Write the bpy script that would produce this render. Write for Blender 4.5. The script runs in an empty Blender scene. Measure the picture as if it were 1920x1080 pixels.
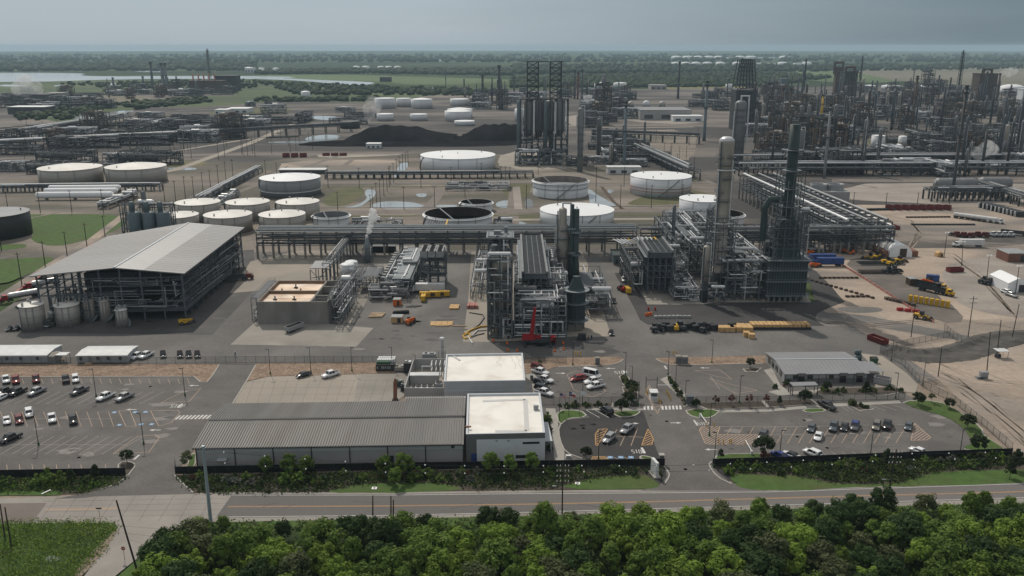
import bpy,bmesh,math,random
from math import sin,cos,pi,radians,hypot,atan2,sqrt,atan,floor
from mathutils import Vector,geometry
sc=bpy.context.scene
COL=sc.collection
FPX=1625.0;CAMZ=95.0;PITCH=atan(454/FPX);cP,sP=cos(PITCH),sin(PITCH)
cam=bpy.data.cameras.new("camera");cam.sensor_width=36.0;cam.lens=36.0*FPX/1920.0
cam.clip_start=1.0;cam.clip_end=60000.0
camo=bpy.data.objects.new("camera",cam);COL.objects.link(camo)
camo.location=(0,0,CAMZ);camo.rotation_euler=(pi/2-PITCH,0,0);sc.camera=camo
SUN_DIR=Vector((-3.2,7.0,8.4)).normalized()
SUN_EL=math.asin(SUN_DIR.z)
world=bpy.data.worlds.new("World");sc.world=world;world.use_nodes=True
nt=world.node_tree;nt.nodes.clear()
N=nt.nodes.new;L=nt.links.new
out=N("ShaderNodeOutputWorld");bg=N("ShaderNodeBackground");sky=N("ShaderNodeTexSky")
sky.sky_type='NISHITA';sky.sun_disc=False;sky.sun_elevation=SUN_EL
sky.sun_rotation=radians(-24.6);sky.altitude=50;sky.air_density=1.0;sky.dust_density=1.2;sky.ozone_density=1.0
tc=N("ShaderNodeTexCoord");sepd=N("ShaderNodeSeparateXYZ");L(tc.outputs['Generated'],sepd.inputs[0])
mp=N("ShaderNodeMapping");mp.inputs['Scale'].default_value=(2.2,2.2,22.0);L(tc.outputs['Generated'],mp.inputs[0])
nz=N("ShaderNodeTexNoise");nz.inputs['Scale'].default_value=1.6;nz.inputs['Detail'].default_value=5;L(mp.outputs[0],nz.inputs['Vector'])
rampd=N("ShaderNodeMapRange");rampd.inputs['From Min'].default_value=-0.10;rampd.inputs['From Max'].default_value=0.50
L(sepd.outputs['X'],rampd.inputs['Value'])
mulz=N("ShaderNodeMath");mulz.operation='MULTIPLY_ADD';mulz.inputs[1].default_value=0.34;mulz.inputs[2].default_value=-0.17
L(nz.outputs['Fac'],mulz.inputs[0])
addd=N("ShaderNodeMath");addd.operation='ADD';addd.use_clamp=True;L(rampd.outputs[0],addd.inputs[0]);L(mulz.outputs[0],addd.inputs[1])
clmix=N("ShaderNodeMix");clmix.data_type='RGBA'
CLOUD_K=10.0
clmix.inputs['A'].default_value=(0.375*CLOUD_K,0.455*CLOUD_K,0.515*CLOUD_K,1)
clmix.inputs['B'].default_value=(0.150*CLOUD_K,0.212*CLOUD_K,0.258*CLOUD_K,1)
L(addd.outputs[0],clmix.inputs['Factor'])
hi=N("ShaderNodeMapRange");hi.inputs['From Min'].default_value=0.06;hi.inputs['From Max'].default_value=0.5;hi.inputs['To Min'].default_value=0.0;hi.inputs['To Max'].default_value=1.0;L(sepd.outputs['Z'],hi.inputs['Value'])
clm=N("ShaderNodeMix");clm.data_type='RGBA';L(clmix.outputs['Result'],clm.inputs['A']);clm.inputs['B'].default_value=(0.50*CLOUD_K,0.505*CLOUD_K,0.505*CLOUD_K,1);L(hi.outputs[0],clm.inputs['Factor'])
skmix=N("ShaderNodeMix");skmix.data_type='RGBA';skmix.inputs['Factor'].default_value=0.92
L(sky.outputs[0],skmix.inputs['A']);L(clm.outputs['Result'],skmix.inputs['B'])
L(skmix.outputs['Result'],bg.inputs['Color']);bg.inputs['Strength'].default_value=0.10
L(bg.outputs[0],out.inputs['Surface'])
sun=bpy.data.lights.new("sun",'SUN');sun.energy=2.75;sun.angle=radians(0.8);sun.color=(1.0,0.92,0.81)
suno=bpy.data.objects.new("sun",sun);COL.objects.link(suno);suno.location=(0,0,300)
suno.rotation_euler=SUN_DIR.to_track_quat('Z','Y').to_euler()
sc.view_settings.view_transform='Standard';sc.view_settings.look='None';sc.view_settings.gamma=1.0
sc.view_settings.use_curve_mapping=False;sc.view_settings.exposure=0.0
sc.render.engine='CYCLES'
cy=sc.cycles
cy.max_bounces=4;cy.diffuse_bounces=2;cy.glossy_bounces=2;cy.transmission_bounces=2;cy.transparent_max_bounces=12;cy.volume_bounces=2
cy.use_denoising=True;cy.caustics_reflective=False;cy.caustics_refractive=False
def G(px,py,z=0.0):
 v=(540-py)/FPX;u=(px-960)/FPX
 d=(u,cP+v*sP,-sP+v*cP);t=(z-CAMZ)/d[2]
 return(d[0]*t,d[1]*t)
def HT(px,py,yt):
 X,Y=G(px,py);v=(540-yt)/FPX
 return CAMZ+Y*(v*cP-sP)/(cP+v*sP)
def HY(Y,yt):
 v=(540-yt)/FPX
 return CAMZ+Y*(v*cP-sP)/(cP+v*sP)
def PROJ(x,y,z):
 dep=y*cP-(z-CAMZ)*sP;up=y*sP+(z-CAMZ)*cP
 return 960+FPX*x/max(dep,1e-3),540-FPX*up/max(dep,1e-3)
def MPP(py):
 return CAMZ/(cP*(py-86.0))
MATS={}
def _n(t,kind,**kw):
 n=t.nodes.new(kind)
 for k,v in kw.items():setattr(n,k,v)
 return n
def M(name,c1,c2=None,scale=0.2,detail=5.0,rough=0.8,metal=0.0,c3=None,scale3=0.02,fac3=0.6,lo=0.35,hi=0.65,lo3=0.45,hi3=0.7,stretch=(1,1,1),bump=0.0,bscale=None,alpha=1.0,trans=0.0,spec=0.3,var=0.0,fine=0.0,fscale=3.0,emit=None,bands=0):
 m=bpy.data.materials.new(name);m.use_nodes=True;t=m.node_tree
 b=t.nodes['Principled BSDF'];lk=t.links.new
 b.inputs['Roughness'].default_value=rough;b.inputs['Metallic'].default_value=metal
 b.inputs['Specular IOR Level'].default_value=spec
 col=None
 if c2 is not None:
  tcn=_n(t,'ShaderNodeTexCoord');mpn=_n(t,'ShaderNodeMapping');mpn.inputs['Scale'].default_value=stretch
  lk(tcn.outputs['Object'],mpn.inputs[0])
  n1=_n(t,'ShaderNodeTexNoise');n1.inputs['Scale'].default_value=scale;n1.inputs['Detail'].default_value=detail;n1.inputs['Roughness'].default_value=0.6
  lk(mpn.outputs[0],n1.inputs['Vector'])
  r1=_n(t,'ShaderNodeMapRange');r1.inputs['From Min'].default_value=lo;r1.inputs['From Max'].default_value=hi;lk(n1.outputs['Fac'],r1.inputs['Value'])
  mx=_n(t,'ShaderNodeMix',data_type='RGBA');mx.inputs['A'].default_value=(*c1,1);mx.inputs['B'].default_value=(*c2,1);lk(r1.outputs[0],mx.inputs['Factor'])
  col=mx.outputs['Result']
  if c3 is not None:
   n3=_n(t,'ShaderNodeTexNoise');n3.inputs['Scale'].default_value=scale3;n3.inputs['Detail'].default_value=6;n3.inputs['Distortion'].default_value=0.6
   lk(mpn.outputs[0],n3.inputs['Vector'])
   r3=_n(t,'ShaderNodeMapRange');r3.inputs['From Min'].default_value=lo3;r3.inputs['From Max'].default_value=hi3;r3.inputs['To Max'].default_value=fac3;lk(n3.outputs['Fac'],r3.inputs['Value'])
   m3=_n(t,'ShaderNodeMix',data_type='RGBA');m3.inputs['B'].default_value=(*c3,1);lk(r3.outputs[0],m3.inputs['Factor']);lk(col,m3.inputs['A'])
   col=m3.outputs['Result']
  if fine:
   nf=_n(t,'ShaderNodeTexNoise');nf.inputs['Scale'].default_value=fscale;nf.inputs['Detail'].default_value=3;lk(tcn.outputs['Object'],nf.inputs['Vector'])
   rf=_n(t,'ShaderNodeMapRange');rf.inputs['From Min'].default_value=0.3;rf.inputs['From Max'].default_value=0.7
   rf.inputs['To Min'].default_value=1-fine;rf.inputs['To Max'].default_value=1+fine;lk(nf.outputs['Fac'],rf.inputs['Value'])
   mf=_n(t,'ShaderNodeMix',data_type='RGBA',blend_type='MULTIPLY');mf.inputs['Factor'].default_value=1.0
   lk(col,mf.inputs['A']);lk(rf.outputs[0],mf.inputs['B']);col=mf.outputs['Result']
  if bands:
   wv=_n(t,'ShaderNodeTexWave',wave_type='BANDS',bands_direction='Z');wv.inputs['Scale'].default_value=.131;lk(tcn.outputs['Object'],wv.inputs['Vector'])
   rw=_n(t,'ShaderNodeMapRange');rw.inputs['From Max'].default_value=.05;rw.inputs['To Min'].default_value=1-bands;lk(wv.outputs['Fac'],rw.inputs['Value'])
   mw=_n(t,'ShaderNodeMix',data_type='RGBA',blend_type='MULTIPLY');mw.inputs['Factor'].default_value=1.0;lk(col,mw.inputs['A']);lk(rw.outputs[0],mw.inputs['B']);col=mw.outputs['Result']
  if bump:
   bn=_n(t,'ShaderNodeBump');bn.inputs['Strength'].default_value=bump;bn.inputs['Distance'].default_value=0.3
   nb=_n(t,'ShaderNodeTexNoise');nb.inputs['Scale'].default_value=bscale or scale*4;nb.inputs['Detail'].default_value=4;lk(tcn.outputs['Object'],nb.inputs['Vector'])
   lk(nb.outputs['Fac'],bn.inputs['Height']);lk(bn.outputs[0],b.inputs['Normal'])
 else:
  b.inputs['Base Color'].default_value=(*c1,1)
 if var:
  oi=_n(t,'ShaderNodeObjectInfo');rv=_n(t,'ShaderNodeMapRange');rv.inputs['To Min'].default_value=1-var;rv.inputs['To Max'].default_value=1+var
  lk(oi.outputs['Random'],rv.inputs['Value'])
  mv=_n(t,'ShaderNodeMix',data_type='RGBA',blend_type='MULTIPLY');mv.inputs['Factor'].default_value=1.0;mv.inputs['A'].default_value=(*c1,1)
  if col is not None:lk(col,mv.inputs['A'])
  lk(rv.outputs[0],mv.inputs['B']);col=mv.outputs['Result']
 if col is not None:lk(col,b.inputs['Base Color'])
 if alpha<1:b.inputs['Alpha'].default_value=alpha
 if trans:b.inputs['Transmission Weight'].default_value=trans
 if emit:b.inputs['Emission Color'].default_value=(*emit[0],1);b.inputs['Emission Strength'].default_value=emit[1]
 MATS[name]=m
 return m
SPLIT=set('downpipe post side_window white_box yellow_box label_plate tank vessel fan cooler_fan leg column_leg pallet box_unit drum exchanger pump silo seat hose stack crate column roller contents_box top_unit'.split())
class MB:
 def __init__(s):s.v=[];s.f=[];s.m=[];s.g=[]
 def add(s,vs,fs,mi=0):
  o=len(s.v);s.g.append((o,len(s.f)));s.v.extend(vs)
  for f in fs:s.f.append([i+o for i in f]);s.m.append(mi)
  return s
 def poly(s,pts,mi=0):return s.add([tuple(p)for p in pts],[list(range(len(pts)))],mi)
 def box(s,c,d,rz=0.0,mi=0,bottom=False):
  x,y,z=c;a,b,h=d[0]/2,d[1]/2,d[2];cr,sr=cos(rz),sin(rz)
  vs=[]
  for zz in(z,z+h):
   for(i,j)in((-a,-b),(a,-b),(a,b),(-a,b)):vs.append((x+i*cr-j*sr,y+i*sr+j*cr,zz))
  fs=[[4,5,6,7],[0,1,5,4],[1,2,6,5],[2,3,7,6],[3,0,4,7],[3,2,1,0]]
  return s.add(vs,fs,mi)
 def taper(s,c,d0,d1,h,rz=0.0,mi=0,off=(0,0)):
  x,y,z=c;cr,sr=cos(rz),sin(rz);vs=[]
  for zz,(a,b),(ox,oy)in((z,d0,(0,0)),(z+h,d1,off)):
   for(i,j)in((-a/2+ox,-b/2+oy),(a/2+ox,-b/2+oy),(a/2+ox,b/2+oy),(-a/2+ox,b/2+oy)):vs.append((x+i*cr-j*sr,y+i*sr+j*cr,zz))
  return s.add(vs,[[4,5,6,7],[0,1,5,4],[1,2,6,5],[2,3,7,6],[3,0,4,7],[3,2,1,0]],mi)
 def bar(s,p,q,w,h=None,mi=0):
  p=Vector(p);q=Vector(q);d=q-p
  if d.length<1e-6:return s
  d.normalize();h=h or w
  up=Vector((0,0,1))if abs(d.z)<0.9 else Vector((0,1,0))
  a=d.cross(up).normalized()*(w/2);b=a.cross(d).normalized()*(h/2)
  vs=[tuple(e+i*a+j*b)for e in(p,q)for(i,j)in((-1,-1),(1,-1),(1,1),(-1,1))]
  return s.add(vs,[[0,1,5,4],[1,2,6,5],[2,3,7,6],[3,0,4,7],[3,2,1,0],[4,5,6,7]],mi)
 def tube(s,p,q,r,n=8,r2=None,mi=0,caps=True):
  p=Vector(p);q=Vector(q);d=q-p
  if d.length<1e-6:return s
  d.normalize();r2=r if r2 is None else r2
  up=Vector((0,0,1))if abs(d.z)<0.9 else Vector((1,0,0))
  a=d.cross(up).normalized();b=a.cross(d).normalized();vs=[]
  for e,rr in((p,r),(q,r2)):
   for i in range(n):
    t=2*pi*i/n;vs.append(tuple(e+a*(rr*cos(t))+b*(rr*sin(t))))
  fs=[[i,(i+1)%n,n+(i+1)%n,n+i]for i in range(n)]
  if caps:fs+=[list(range(n))[::-1],list(range(n,2*n))]
  return s.add(vs,fs,mi)
 def path(s,pts,r,n=6,mi=0):
  for i in range(len(pts)-1):
   s.tube(pts[i],pts[i+1],r,n,mi=mi)
  for p in pts[1:-1]:s.ball(p,r*1.06,6,4,mi)
  return s
 def ball(s,c,r,n=8,k=5,mi=0,sz=1.0):
  prof=[(r*sin(pi*j/k),-r*sz*cos(pi*j/k))for j in range(k+1)]
  return s.lathe(prof,c,n,mi)
 def lathe(s,prof,c=(0,0,0),n=16,mi=0,a0=0.0,a1=2*pi,caps=True):
  full=abs(a1-a0-2*pi)<1e-6;cols=n if full else n+1;vs=[];fs=[]
  for(r,z)in prof:
   for i in range(cols):
    t=a0+(a1-a0)*i/n;vs.append((c[0]+r*cos(t),c[1]+r*sin(t),c[2]+z))
  for j in range(len(prof)-1):
   for i in range(n):
    i2=(i+1)%cols
    fs.append([j*cols+i,j*cols+i2,(j+1)*cols+i2,(j+1)*cols+i])
  if full and caps:
   if prof[0][0]>1e-4:fs.append([i for i in range(cols)][::-1])
   if prof[-1][0]>1e-4:fs.append([(len(prof)-1)*cols+i for i in range(cols)])
  return s.add(vs,fs,mi)
 def hcyl(s,p,q,r,n=12,mi=0):
  p=Vector(p);q=Vector(q);d=(q-p).normalized()
  s.tube(p,q,r,n,mi=mi,caps=False)
  for e,sg in((p,-1),(q,1)):
   s.tube(e,e+d*sg*r*.35,r,n,r2=r*.75,mi=mi,caps=False);s.tube(e+d*sg*r*.35,e+d*sg*r*.5,r*.75,n,r2=r*.1,mi=mi)
  return s
 def prism(s,pts,z0,z1,mi=0,mi_side=None):
  n=len(pts)
  area=sum(pts[i][0]*pts[(i+1)%n][1]-pts[(i+1)%n][0]*pts[i][1]for i in range(n))
  if area<0:pts=pts[::-1]
  vs=[(x,y,z0)for x,y in pts]+[(x,y,z1)for x,y in pts]
  s.add(vs,[[i,(i+1)%n,n+(i+1)%n,n+i]for i in range(n)],mi if mi_side is None else mi_side)
  return s.sheet(pts,z1,mi)
 def sheet(s,pts,z,mi=0):
  vs=[Vector((x,y,z))for x,y in pts]
  tri=geometry.tessellate_polygon([vs])
  fs=[]
  for t in tri:
   a,b,c=(vs[i]for i in t)
   fs.append(list(t)if(b-a).cross(c-a).z>0 else list(t)[::-1])
  return s.add([tuple(v)for v in vs],fs,mi)
 def build(s,name,mats,parent=None,smooth=False,local=False):
  if name in SPLIT and parent is not None and 1<len(s.g)<=100:
   o=None
   for k,(v0,f0)in enumerate(s.g):
    v1,f1=s.g[k+1]if k+1<len(s.g)else(len(s.v),len(s.f))
    q=MB();q.add(s.v[v0:v1],[[i-v0 for i in f]for f in s.f[f0:f1]]);q.m=s.m[f0:f1];o=q.build(name,mats,parent,smooth,local)
   return o
  me=bpy.data.meshes.new(name)
  off=Vector((0,0,0));p=parent
  if not local:
   while p is not None:off+=p.location;p=p.parent
  me.from_pydata([(x-off.x,y-off.y,z-off.z)for x,y,z in s.v],[],s.f)
  if not isinstance(mats,(list,tuple)):mats=[mats]
  for m in mats:me.materials.append(MATS[m]if isinstance(m,str)else m)
  if len(mats)>1:me.polygons.foreach_set('material_index',s.m)
  if smooth:me.polygons.foreach_set('use_smooth',[True]*len(me.polygons))
  me.update()
  o=bpy.data.objects.new(name,me);COL.objects.link(o)
  if parent is not None:o.parent=parent
  return o
def tag(o,label=None,cat=None,group=None,kind=None):
 if label:o['label']=label
 if cat:o['category']=cat
 if group:o['group']=group
 if kind:o['kind']=kind
 return o
def thing(name,label,cat,loc,group=None,rz=0.0):
 o=bpy.data.objects.new(name,None);COL.objects.link(o);o.location=(loc[0],loc[1],loc[2]if len(loc)>2 else 0.0)
 o.rotation_euler=(0,0,rz);o.empty_display_size=1.0
 return tag(o,label,cat,group,'thing')
KIDS={}
def dup(root,loc,rz=0.0,label=None,group=None,scale=None):
 r=root.copy();COL.objects.link(r);r.location=(loc[0],loc[1],loc[2]if len(loc)>2 else 0.0);r.rotation_euler=(0,0,rz)
 if scale:r.scale=(scale,)*3 if not isinstance(scale,(tuple,list))else scale
 if label:r['label']=label
 if group:r['group']=group
 if root.name not in KIDS:KIDS[root.name]=[(c,list(c.children))for c in root.children]
 for c0,gs in KIDS[root.name]:
  c=c0.copy();COL.objects.link(c);c.parent=r
  for g0 in gs:
   g=g0.copy();COL.objects.link(g);g.parent=c
 return r
class Proto:
 def __init__(s,root):s.root=root;s.used=False
 def place(s,loc,rz=0.0,label=None,group=None,scale=None):
  if not s.used:
   s.used=True;r=s.root
   KIDS[r.name]=[(c,list(c.children))for c in r.children]
   r.location=(loc[0],loc[1],loc[2]if len(loc)>2 else 0.0);r.rotation_euler=(0,0,rz)
   if scale:r.scale=(scale,)*3 if not isinstance(scale,(tuple,list))else scale
   if label:r['label']=label
   if group:r['group']=group
   return r
  return dup(s.root,loc,rz,label,group,scale)
def structure(name,mb,mats):return tag(mb.build(name,mats),kind='structure')
def PP(pts,z=0.0):return[G(x,y,z)for x,y in pts]
def lerp(a,b,t):return tuple(a[i]+(b[i]-a[i])*t for i in range(len(a)))
M('asphalt_lot',(.105,.099,.094),(.142,.133,.126),.12,c3=(.085,.08,.078),scale3=.05,fac3=.65,rough=.9,fine=.10,fscale=1.5)
M('asphalt_road',(.125,.117,.112),(.16,.15,.143),.05,c3=(.10,.095,.09),scale3=.02,rough=.9,stretch=(.15,1,1),fine=.08,fscale=2)
M('asphalt_old',(.155,.133,.118),(.185,.16,.143),.1,rough=.9,fine=.1)
M('asphalt_new',(.030,.030,.031),(.042,.041,.041),.2,c3=(.055,.053,.05),scale3=.06,rough=.85,fine=.08)
M('asphalt_yard',(.115,.110,.105),(.165,.157,.148),.05,c3=(.09,.087,.085),scale3=.022,fac3=.7,rough=.9,fine=.08,fscale=.8)
M('asphalt_unit',(.034,.034,.036),(.05,.049,.049),.08,c3=(.07,.068,.066),scale3=.03,rough=.85,fine=.1)
M('concrete_road',(.25,.23,.21),(.30,.278,.255),.12,c3=(.20,.18,.165),scale3=.05,rough=.9,fine=.06)
M('concrete_pad',(.24,.225,.20),(.30,.28,.25),.1,c3=(.16,.15,.135),scale3=.05,rough=.9,fine=.06)
M('concrete_beige',(.285,.255,.215),(.325,.29,.245),.08,c3=(.22,.205,.185),scale3=.045,rough=.9,fine=.06)
M('concrete_kerb',(.34,.325,.295),(.40,.38,.35),.6,rough=.9)
M('concrete_wall',(.26,.25,.23),(.20,.19,.175),.25,stretch=(1,1,.35),c3=(.13,.125,.115),scale3=.12,rough=.9)
M('sidewalk',(.30,.285,.26),(.345,.33,.30),.4,rough=.9,fine=.05)
M('sand_yard',(.315,.252,.20),(.40,.33,.268),.035,c3=(.145,.135,.125),scale3=.016,fac3=.9,lo3=.42,hi3=.60,rough=.95,fine=.10,fscale=.6,stretch=(.6,1.2,1))
M('sand_light',(.25,.22,.195),(.33,.295,.26),.05,c3=(.15,.14,.13),scale3=.02,fac3=.8,rough=.95,fine=.1,fscale=.8,stretch=(.7,1.3,1))
M('tank_field',(.172,.150,.128),(.255,.220,.185),.02,c3=(.075,.072,.055),scale3=.013,fac3=.85,lo3=.40,hi3=.58,rough=.95,fine=.12,fscale=.4,stretch=(.6,1.3,1))
M('plant_dirt',(.125,.110,.098),(.205,.178,.155),.012,c3=(.042,.041,.041),scale3=.008,fac3=.9,lo3=.38,hi3=.55,rough=.95,fine=.12,fscale=.2,stretch=(.5,1.4,1))
M('ditch_mud',(.06,.056,.052),(.11,.10,.09),.12,rough=.8,bump=.6,bscale=.4,c3=(.035,.035,.035),scale3=.06)
M('rock_bed',(.20,.14,.10),(.31,.23,.17),.9,detail=8,rough=.95,c3=(.12,.085,.065),scale3=.25,bump=1.0,bscale=2.2,fine=.25,fscale=1.6)
M('mulch',(.055,.045,.036),(.085,.07,.055),1.0,rough=.95,fine=.2)
M('dirt',(.20,.16,.125),(.27,.22,.175),.3,rough=.95,fine=.15)
M('lawn',(.045,.088,.018),(.068,.122,.028),.35,c3=(.075,.085,.03),scale3=.08,fac3=.7,rough=.95,fine=.22,fscale=3)
M('rough_grass',(.070,.080,.036),(.11,.11,.055),.1,c3=(.12,.105,.055),scale3=.03,rough=.95,fine=.25,fscale=1)
M('dry_grass',(.12,.12,.05),(.16,.14,.07),.08,rough=.95,fine=.15)
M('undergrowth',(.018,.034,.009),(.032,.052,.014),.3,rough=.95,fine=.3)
M('water',(.32,.36,.39),(.40,.44,.47),.004,rough=.16,spec=.6)
M('puddle',(.26,.29,.30),(.34,.37,.38),.05,rough=.1,spec=.6)
M('coal',(.012,.012,.013),(.024,.024,.027),.05,rough=1,spec=0,bump=.8,bscale=.12)
M('paint_white',(.62,.61,.59),(.48,.47,.455),.8,rough=.8)
M('paint_yellow',(.52,.30,.12),(.42,.25,.12),.8,rough=.8)
M('paint_faded',(.46,.33,.24),(.36,.28,.22),.6,rough=.85)
M('paint_worn',(.40,.37,.33),(.32,.30,.275),.5,rough=.85)
M('paint_blue',(.16,.30,.50),(.22,.36,.54),.8,rough=.8)
M('roof_ribbed',(.125,.124,.122),(.17,.166,.16),.15,rough=.6,metal=.1,stretch=(1,.1,1),c3=(.10,.085,.07),scale3=.25,fac3=.45)
M('roof_big',(.215,.215,.218),(.25,.25,.252),.06,rough=.55,metal=.2,c3=(.185,.183,.18),scale3=.03,stretch=(.25,1,1))
M('roof_strip',(.30,.302,.305),(.33,.33,.333),.1,rough=.5,metal=.2)
M('roof_white',(.74,.72,.67),(.80,.78,.74),.12,c3=(.55,.50,.43),scale3=.14,fac3=.6,rough=.7)
M('roof_walk',(.52,.52,.51),rough=.8)
M('roof_grey',(.235,.242,.250),(.26,.266,.274),.1,rough=.5,metal=.2)
M('wall_grey',(.30,.30,.30),(.335,.335,.333),.2,rough=.7)
M('wall_dark',(.13,.132,.135),(.15,.15,.152),.3,rough=.7)
M('wall_white',(.66,.69,.71),(.60,.63,.65),.3,rough=.6)
M('wall_silver',(.42,.44,.455),(.36,.375,.39),.2,rough=.6)
M('trim_dark',(.035,.036,.038),rough=.6)
M('trim_light',(.50,.53,.56),rough=.5)
M('glass_dark',(.012,.015,.018),rough=.08,spec=.8)
M('glass_blue',(.05,.08,.09),rough=.08,spec=.8)
M('fence_screen',(.009,.009,.010),(.014,.014,.015),.5,rough=.9)
M('chain_link',(.16,.16,.155),rough=.7,alpha=.30)
M('galvanised',(.22,.225,.23),rough=.5,metal=.5)
M('steel_frame',(.078,.093,.106),(.108,.126,.140),.15,rough=.6,metal=.1,var=.15)
M('steel_pale',(.16,.185,.20),(.20,.225,.24),.2,rough=.6,metal=.2,var=.15)
M('steel_dark',(.030,.034,.038),(.045,.05,.055),.2,rough=.65,var=.2)
M('steel_rust',(.075,.055,.045),(.11,.08,.062),.2,rough=.8,var=.25)
M('grating',(.075,.085,.095),(.11,.12,.13),.6,rough=.7)
M('heater_green',(.032,.052,.054),(.045,.068,.068),.25,rough=.55,c3=(.025,.036,.036),scale3=.12)
M('vessel_tan',(.33,.30,.262),(.40,.37,.325),.25,rough=.55,metal=.15,c3=(.15,.135,.115),scale3=.12,stretch=(1,1,.4))
M('vessel_grey',(.15,.155,.158),(.20,.205,.208),.2,rough=.55,metal=.2,var=.2,stretch=(1,1,.3))
M('vessel_blue',(.10,.135,.15),(.13,.165,.18),.2,rough=.5,metal=.2)
M('pipe_silver',(.66,.67,.68),(.50,.51,.52),.25,rough=.4,metal=.35)
M('pipe_grey',(.19,.20,.205),(.26,.27,.275),.3,rough=.5,metal=.3,var=.2)
M('pipe_dark',(.055,.06,.066),(.08,.085,.09),.3,rough=.6,metal=.2)
M('pipe_brown',(.12,.085,.065),(.17,.125,.095),.3,rough=.75)
M('machine_grey',(.24,.25,.255),(.30,.31,.315),.5,rough=.55)
M('machine_white',(.62,.63,.63),(.52,.53,.53),.5,rough=.55)
M('tank_white',(.68,.70,.715),(.62,.64,.655),.05,rough=.5,c3=(.52,.52,.51),scale3=.05,fac3=.55,stretch=(1,1,.12),bands=.22)
M('tank_roof_white',(.76,.775,.785),(.70,.715,.725),.06,rough=.55)
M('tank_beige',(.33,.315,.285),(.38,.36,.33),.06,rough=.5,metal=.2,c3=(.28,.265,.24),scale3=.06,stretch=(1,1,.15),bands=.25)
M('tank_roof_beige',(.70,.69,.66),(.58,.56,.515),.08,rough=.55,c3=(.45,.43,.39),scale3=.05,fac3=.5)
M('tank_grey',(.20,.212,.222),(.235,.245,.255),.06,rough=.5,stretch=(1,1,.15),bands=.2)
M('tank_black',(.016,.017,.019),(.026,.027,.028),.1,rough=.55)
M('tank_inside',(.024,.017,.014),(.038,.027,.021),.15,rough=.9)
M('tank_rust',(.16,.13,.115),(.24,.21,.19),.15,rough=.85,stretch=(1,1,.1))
M('rubber',(.014,.014,.015),rough=.85)
M('car_white',(.70,.71,.72),rough=.25,spec=.6);M('car_black',(.014,.015,.017),rough=.2,spec=.7);M('car_grey',(.115,.12,.125),rough=.25,spec=.6,metal=.3)
M('car_silver',(.34,.35,.36),rough=.28,metal=.4);M('car_red',(.22,.018,.018),rough=.25,spec=.6);M('car_maroon',(.13,.016,.016),rough=.25,spec=.6)
M('car_blue',(.02,.04,.17),rough=.25,spec=.6);M('car_slate',(.10,.12,.135),rough=.25,spec=.6,metal=.3);M('car_gold',(.20,.185,.165),rough=.3,metal=.3)
M('chrome',(.55,.56,.57),rough=.2,metal=.9);M('lamp_red',(.35,.015,.012),rough=.3);M('lamp_clear',(.75,.77,.78),rough=.15)
M('red_paint',(.34,.012,.018),(.26,.012,.016),.4,rough=.45);M('red_bin',(.16,.022,.022),(.11,.02,.02),.4,rough=.7)
M('orange_paint',(.62,.13,.015),rough=.5);M('yellow_paint',(.62,.37,.03),(.50,.30,.03),.5,rough=.5);M('blue_paint',(.02,.05,.17),(.04,.08,.24),.3,rough=.5)
M('green_paint',(.03,.10,.05),rough=.6);M('rust_box',(.17,.075,.045),(.24,.12,.08),.3,rough=.8)
M('wood',(.30,.21,.13),(.40,.30,.20),.8,rough=.85);M('wood_pole',(.035,.028,.023),(.055,.043,.034),.4,rough=.9);M('lumber',(.44,.27,.115),(.54,.37,.19),1.2,rough=.85)
M('brown_dark',(.05,.035,.025),(.08,.055,.04),.5,rough=.85)
M('pallet_red',(.34,.14,.12),(.42,.20,.17),.6,rough=.8);M('tent_white',(.78,.79,.80),rough=.6);M('container_rust',(.15,.07,.05),(.20,.10,.075),.3,rough=.8)
M('lamp_green',(.03,.09,.035),rough=.6);M('steel_pole',(.30,.36,.42),(.36,.42,.47),.3,rough=.45,metal=.4)
M('basin_foam',(.72,.52,.36),(.86,.76,.64),.12,detail=8,rough=.6,c3=(.30,.16,.08),scale3=.09,fac3=.7)
M('basin_wall',(.23,.15,.095),(.17,.105,.065),.3,rough=.9)
M('sludge',(.05,.05,.04),(.075,.072,.055),.3,rough=.4)
M('far_building',(.30,.29,.28),(.36,.35,.34),.1,rough=.8);M('far_white',(.66,.68,.69),rough=.6);M('far_dark',(.06,.062,.068),(.08,.08,.085),.05,rough=.8)
M('flag_red',(.42,.03,.04),rough=.8);M('flag_blue',(.02,.03,.13),rough=.8);M('flag_white',(.7,.7,.7),rough=.8)
M('skin',(.36,.22,.15),rough=.7);M('cloth_dark',(.02,.022,.03),rough=.9);M('cloth_orange',(.55,.14,.02),rough=.9);M('cloth_white',(.55,.55,.53),rough=.9);M('cloth_blue',(.04,.06,.12),rough=.9)
M('bark',(.06,.048,.036),(.09,.072,.055),1.5,rough=.95)
M('marker_white',(.85,.85,.85),rough=.6)
def leafmat(name,c1,c2,var=.25):
 m=M(name,c1,c2,.9,detail=2,rough=.75,var=var,spec=.15);t=m.node_tree;b=t.nodes['Principled BSDF']
 col=b.inputs['Base Color'].links[0].from_socket
 tr=t.nodes.new('ShaderNodeBsdfTranslucent');mx=t.nodes.new('ShaderNodeMixShader');mx.inputs[0].default_value=.28
 t.links.new(col,tr.inputs['Color']);t.links.new(b.outputs[0],mx.inputs[1]);t.links.new(tr.outputs[0],mx.inputs[2])
 t.links.new(mx.outputs[0],t.nodes['Material Output'].inputs['Surface'])
leafmat('leaf_bright',(.135,.215,.03),(.195,.28,.048));leafmat('leaf_mid',(.085,.145,.026),(.13,.195,.038));leafmat('leaf_dark',(0.032,0.062,0.019),(0.054,0.089,0.027))
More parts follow.
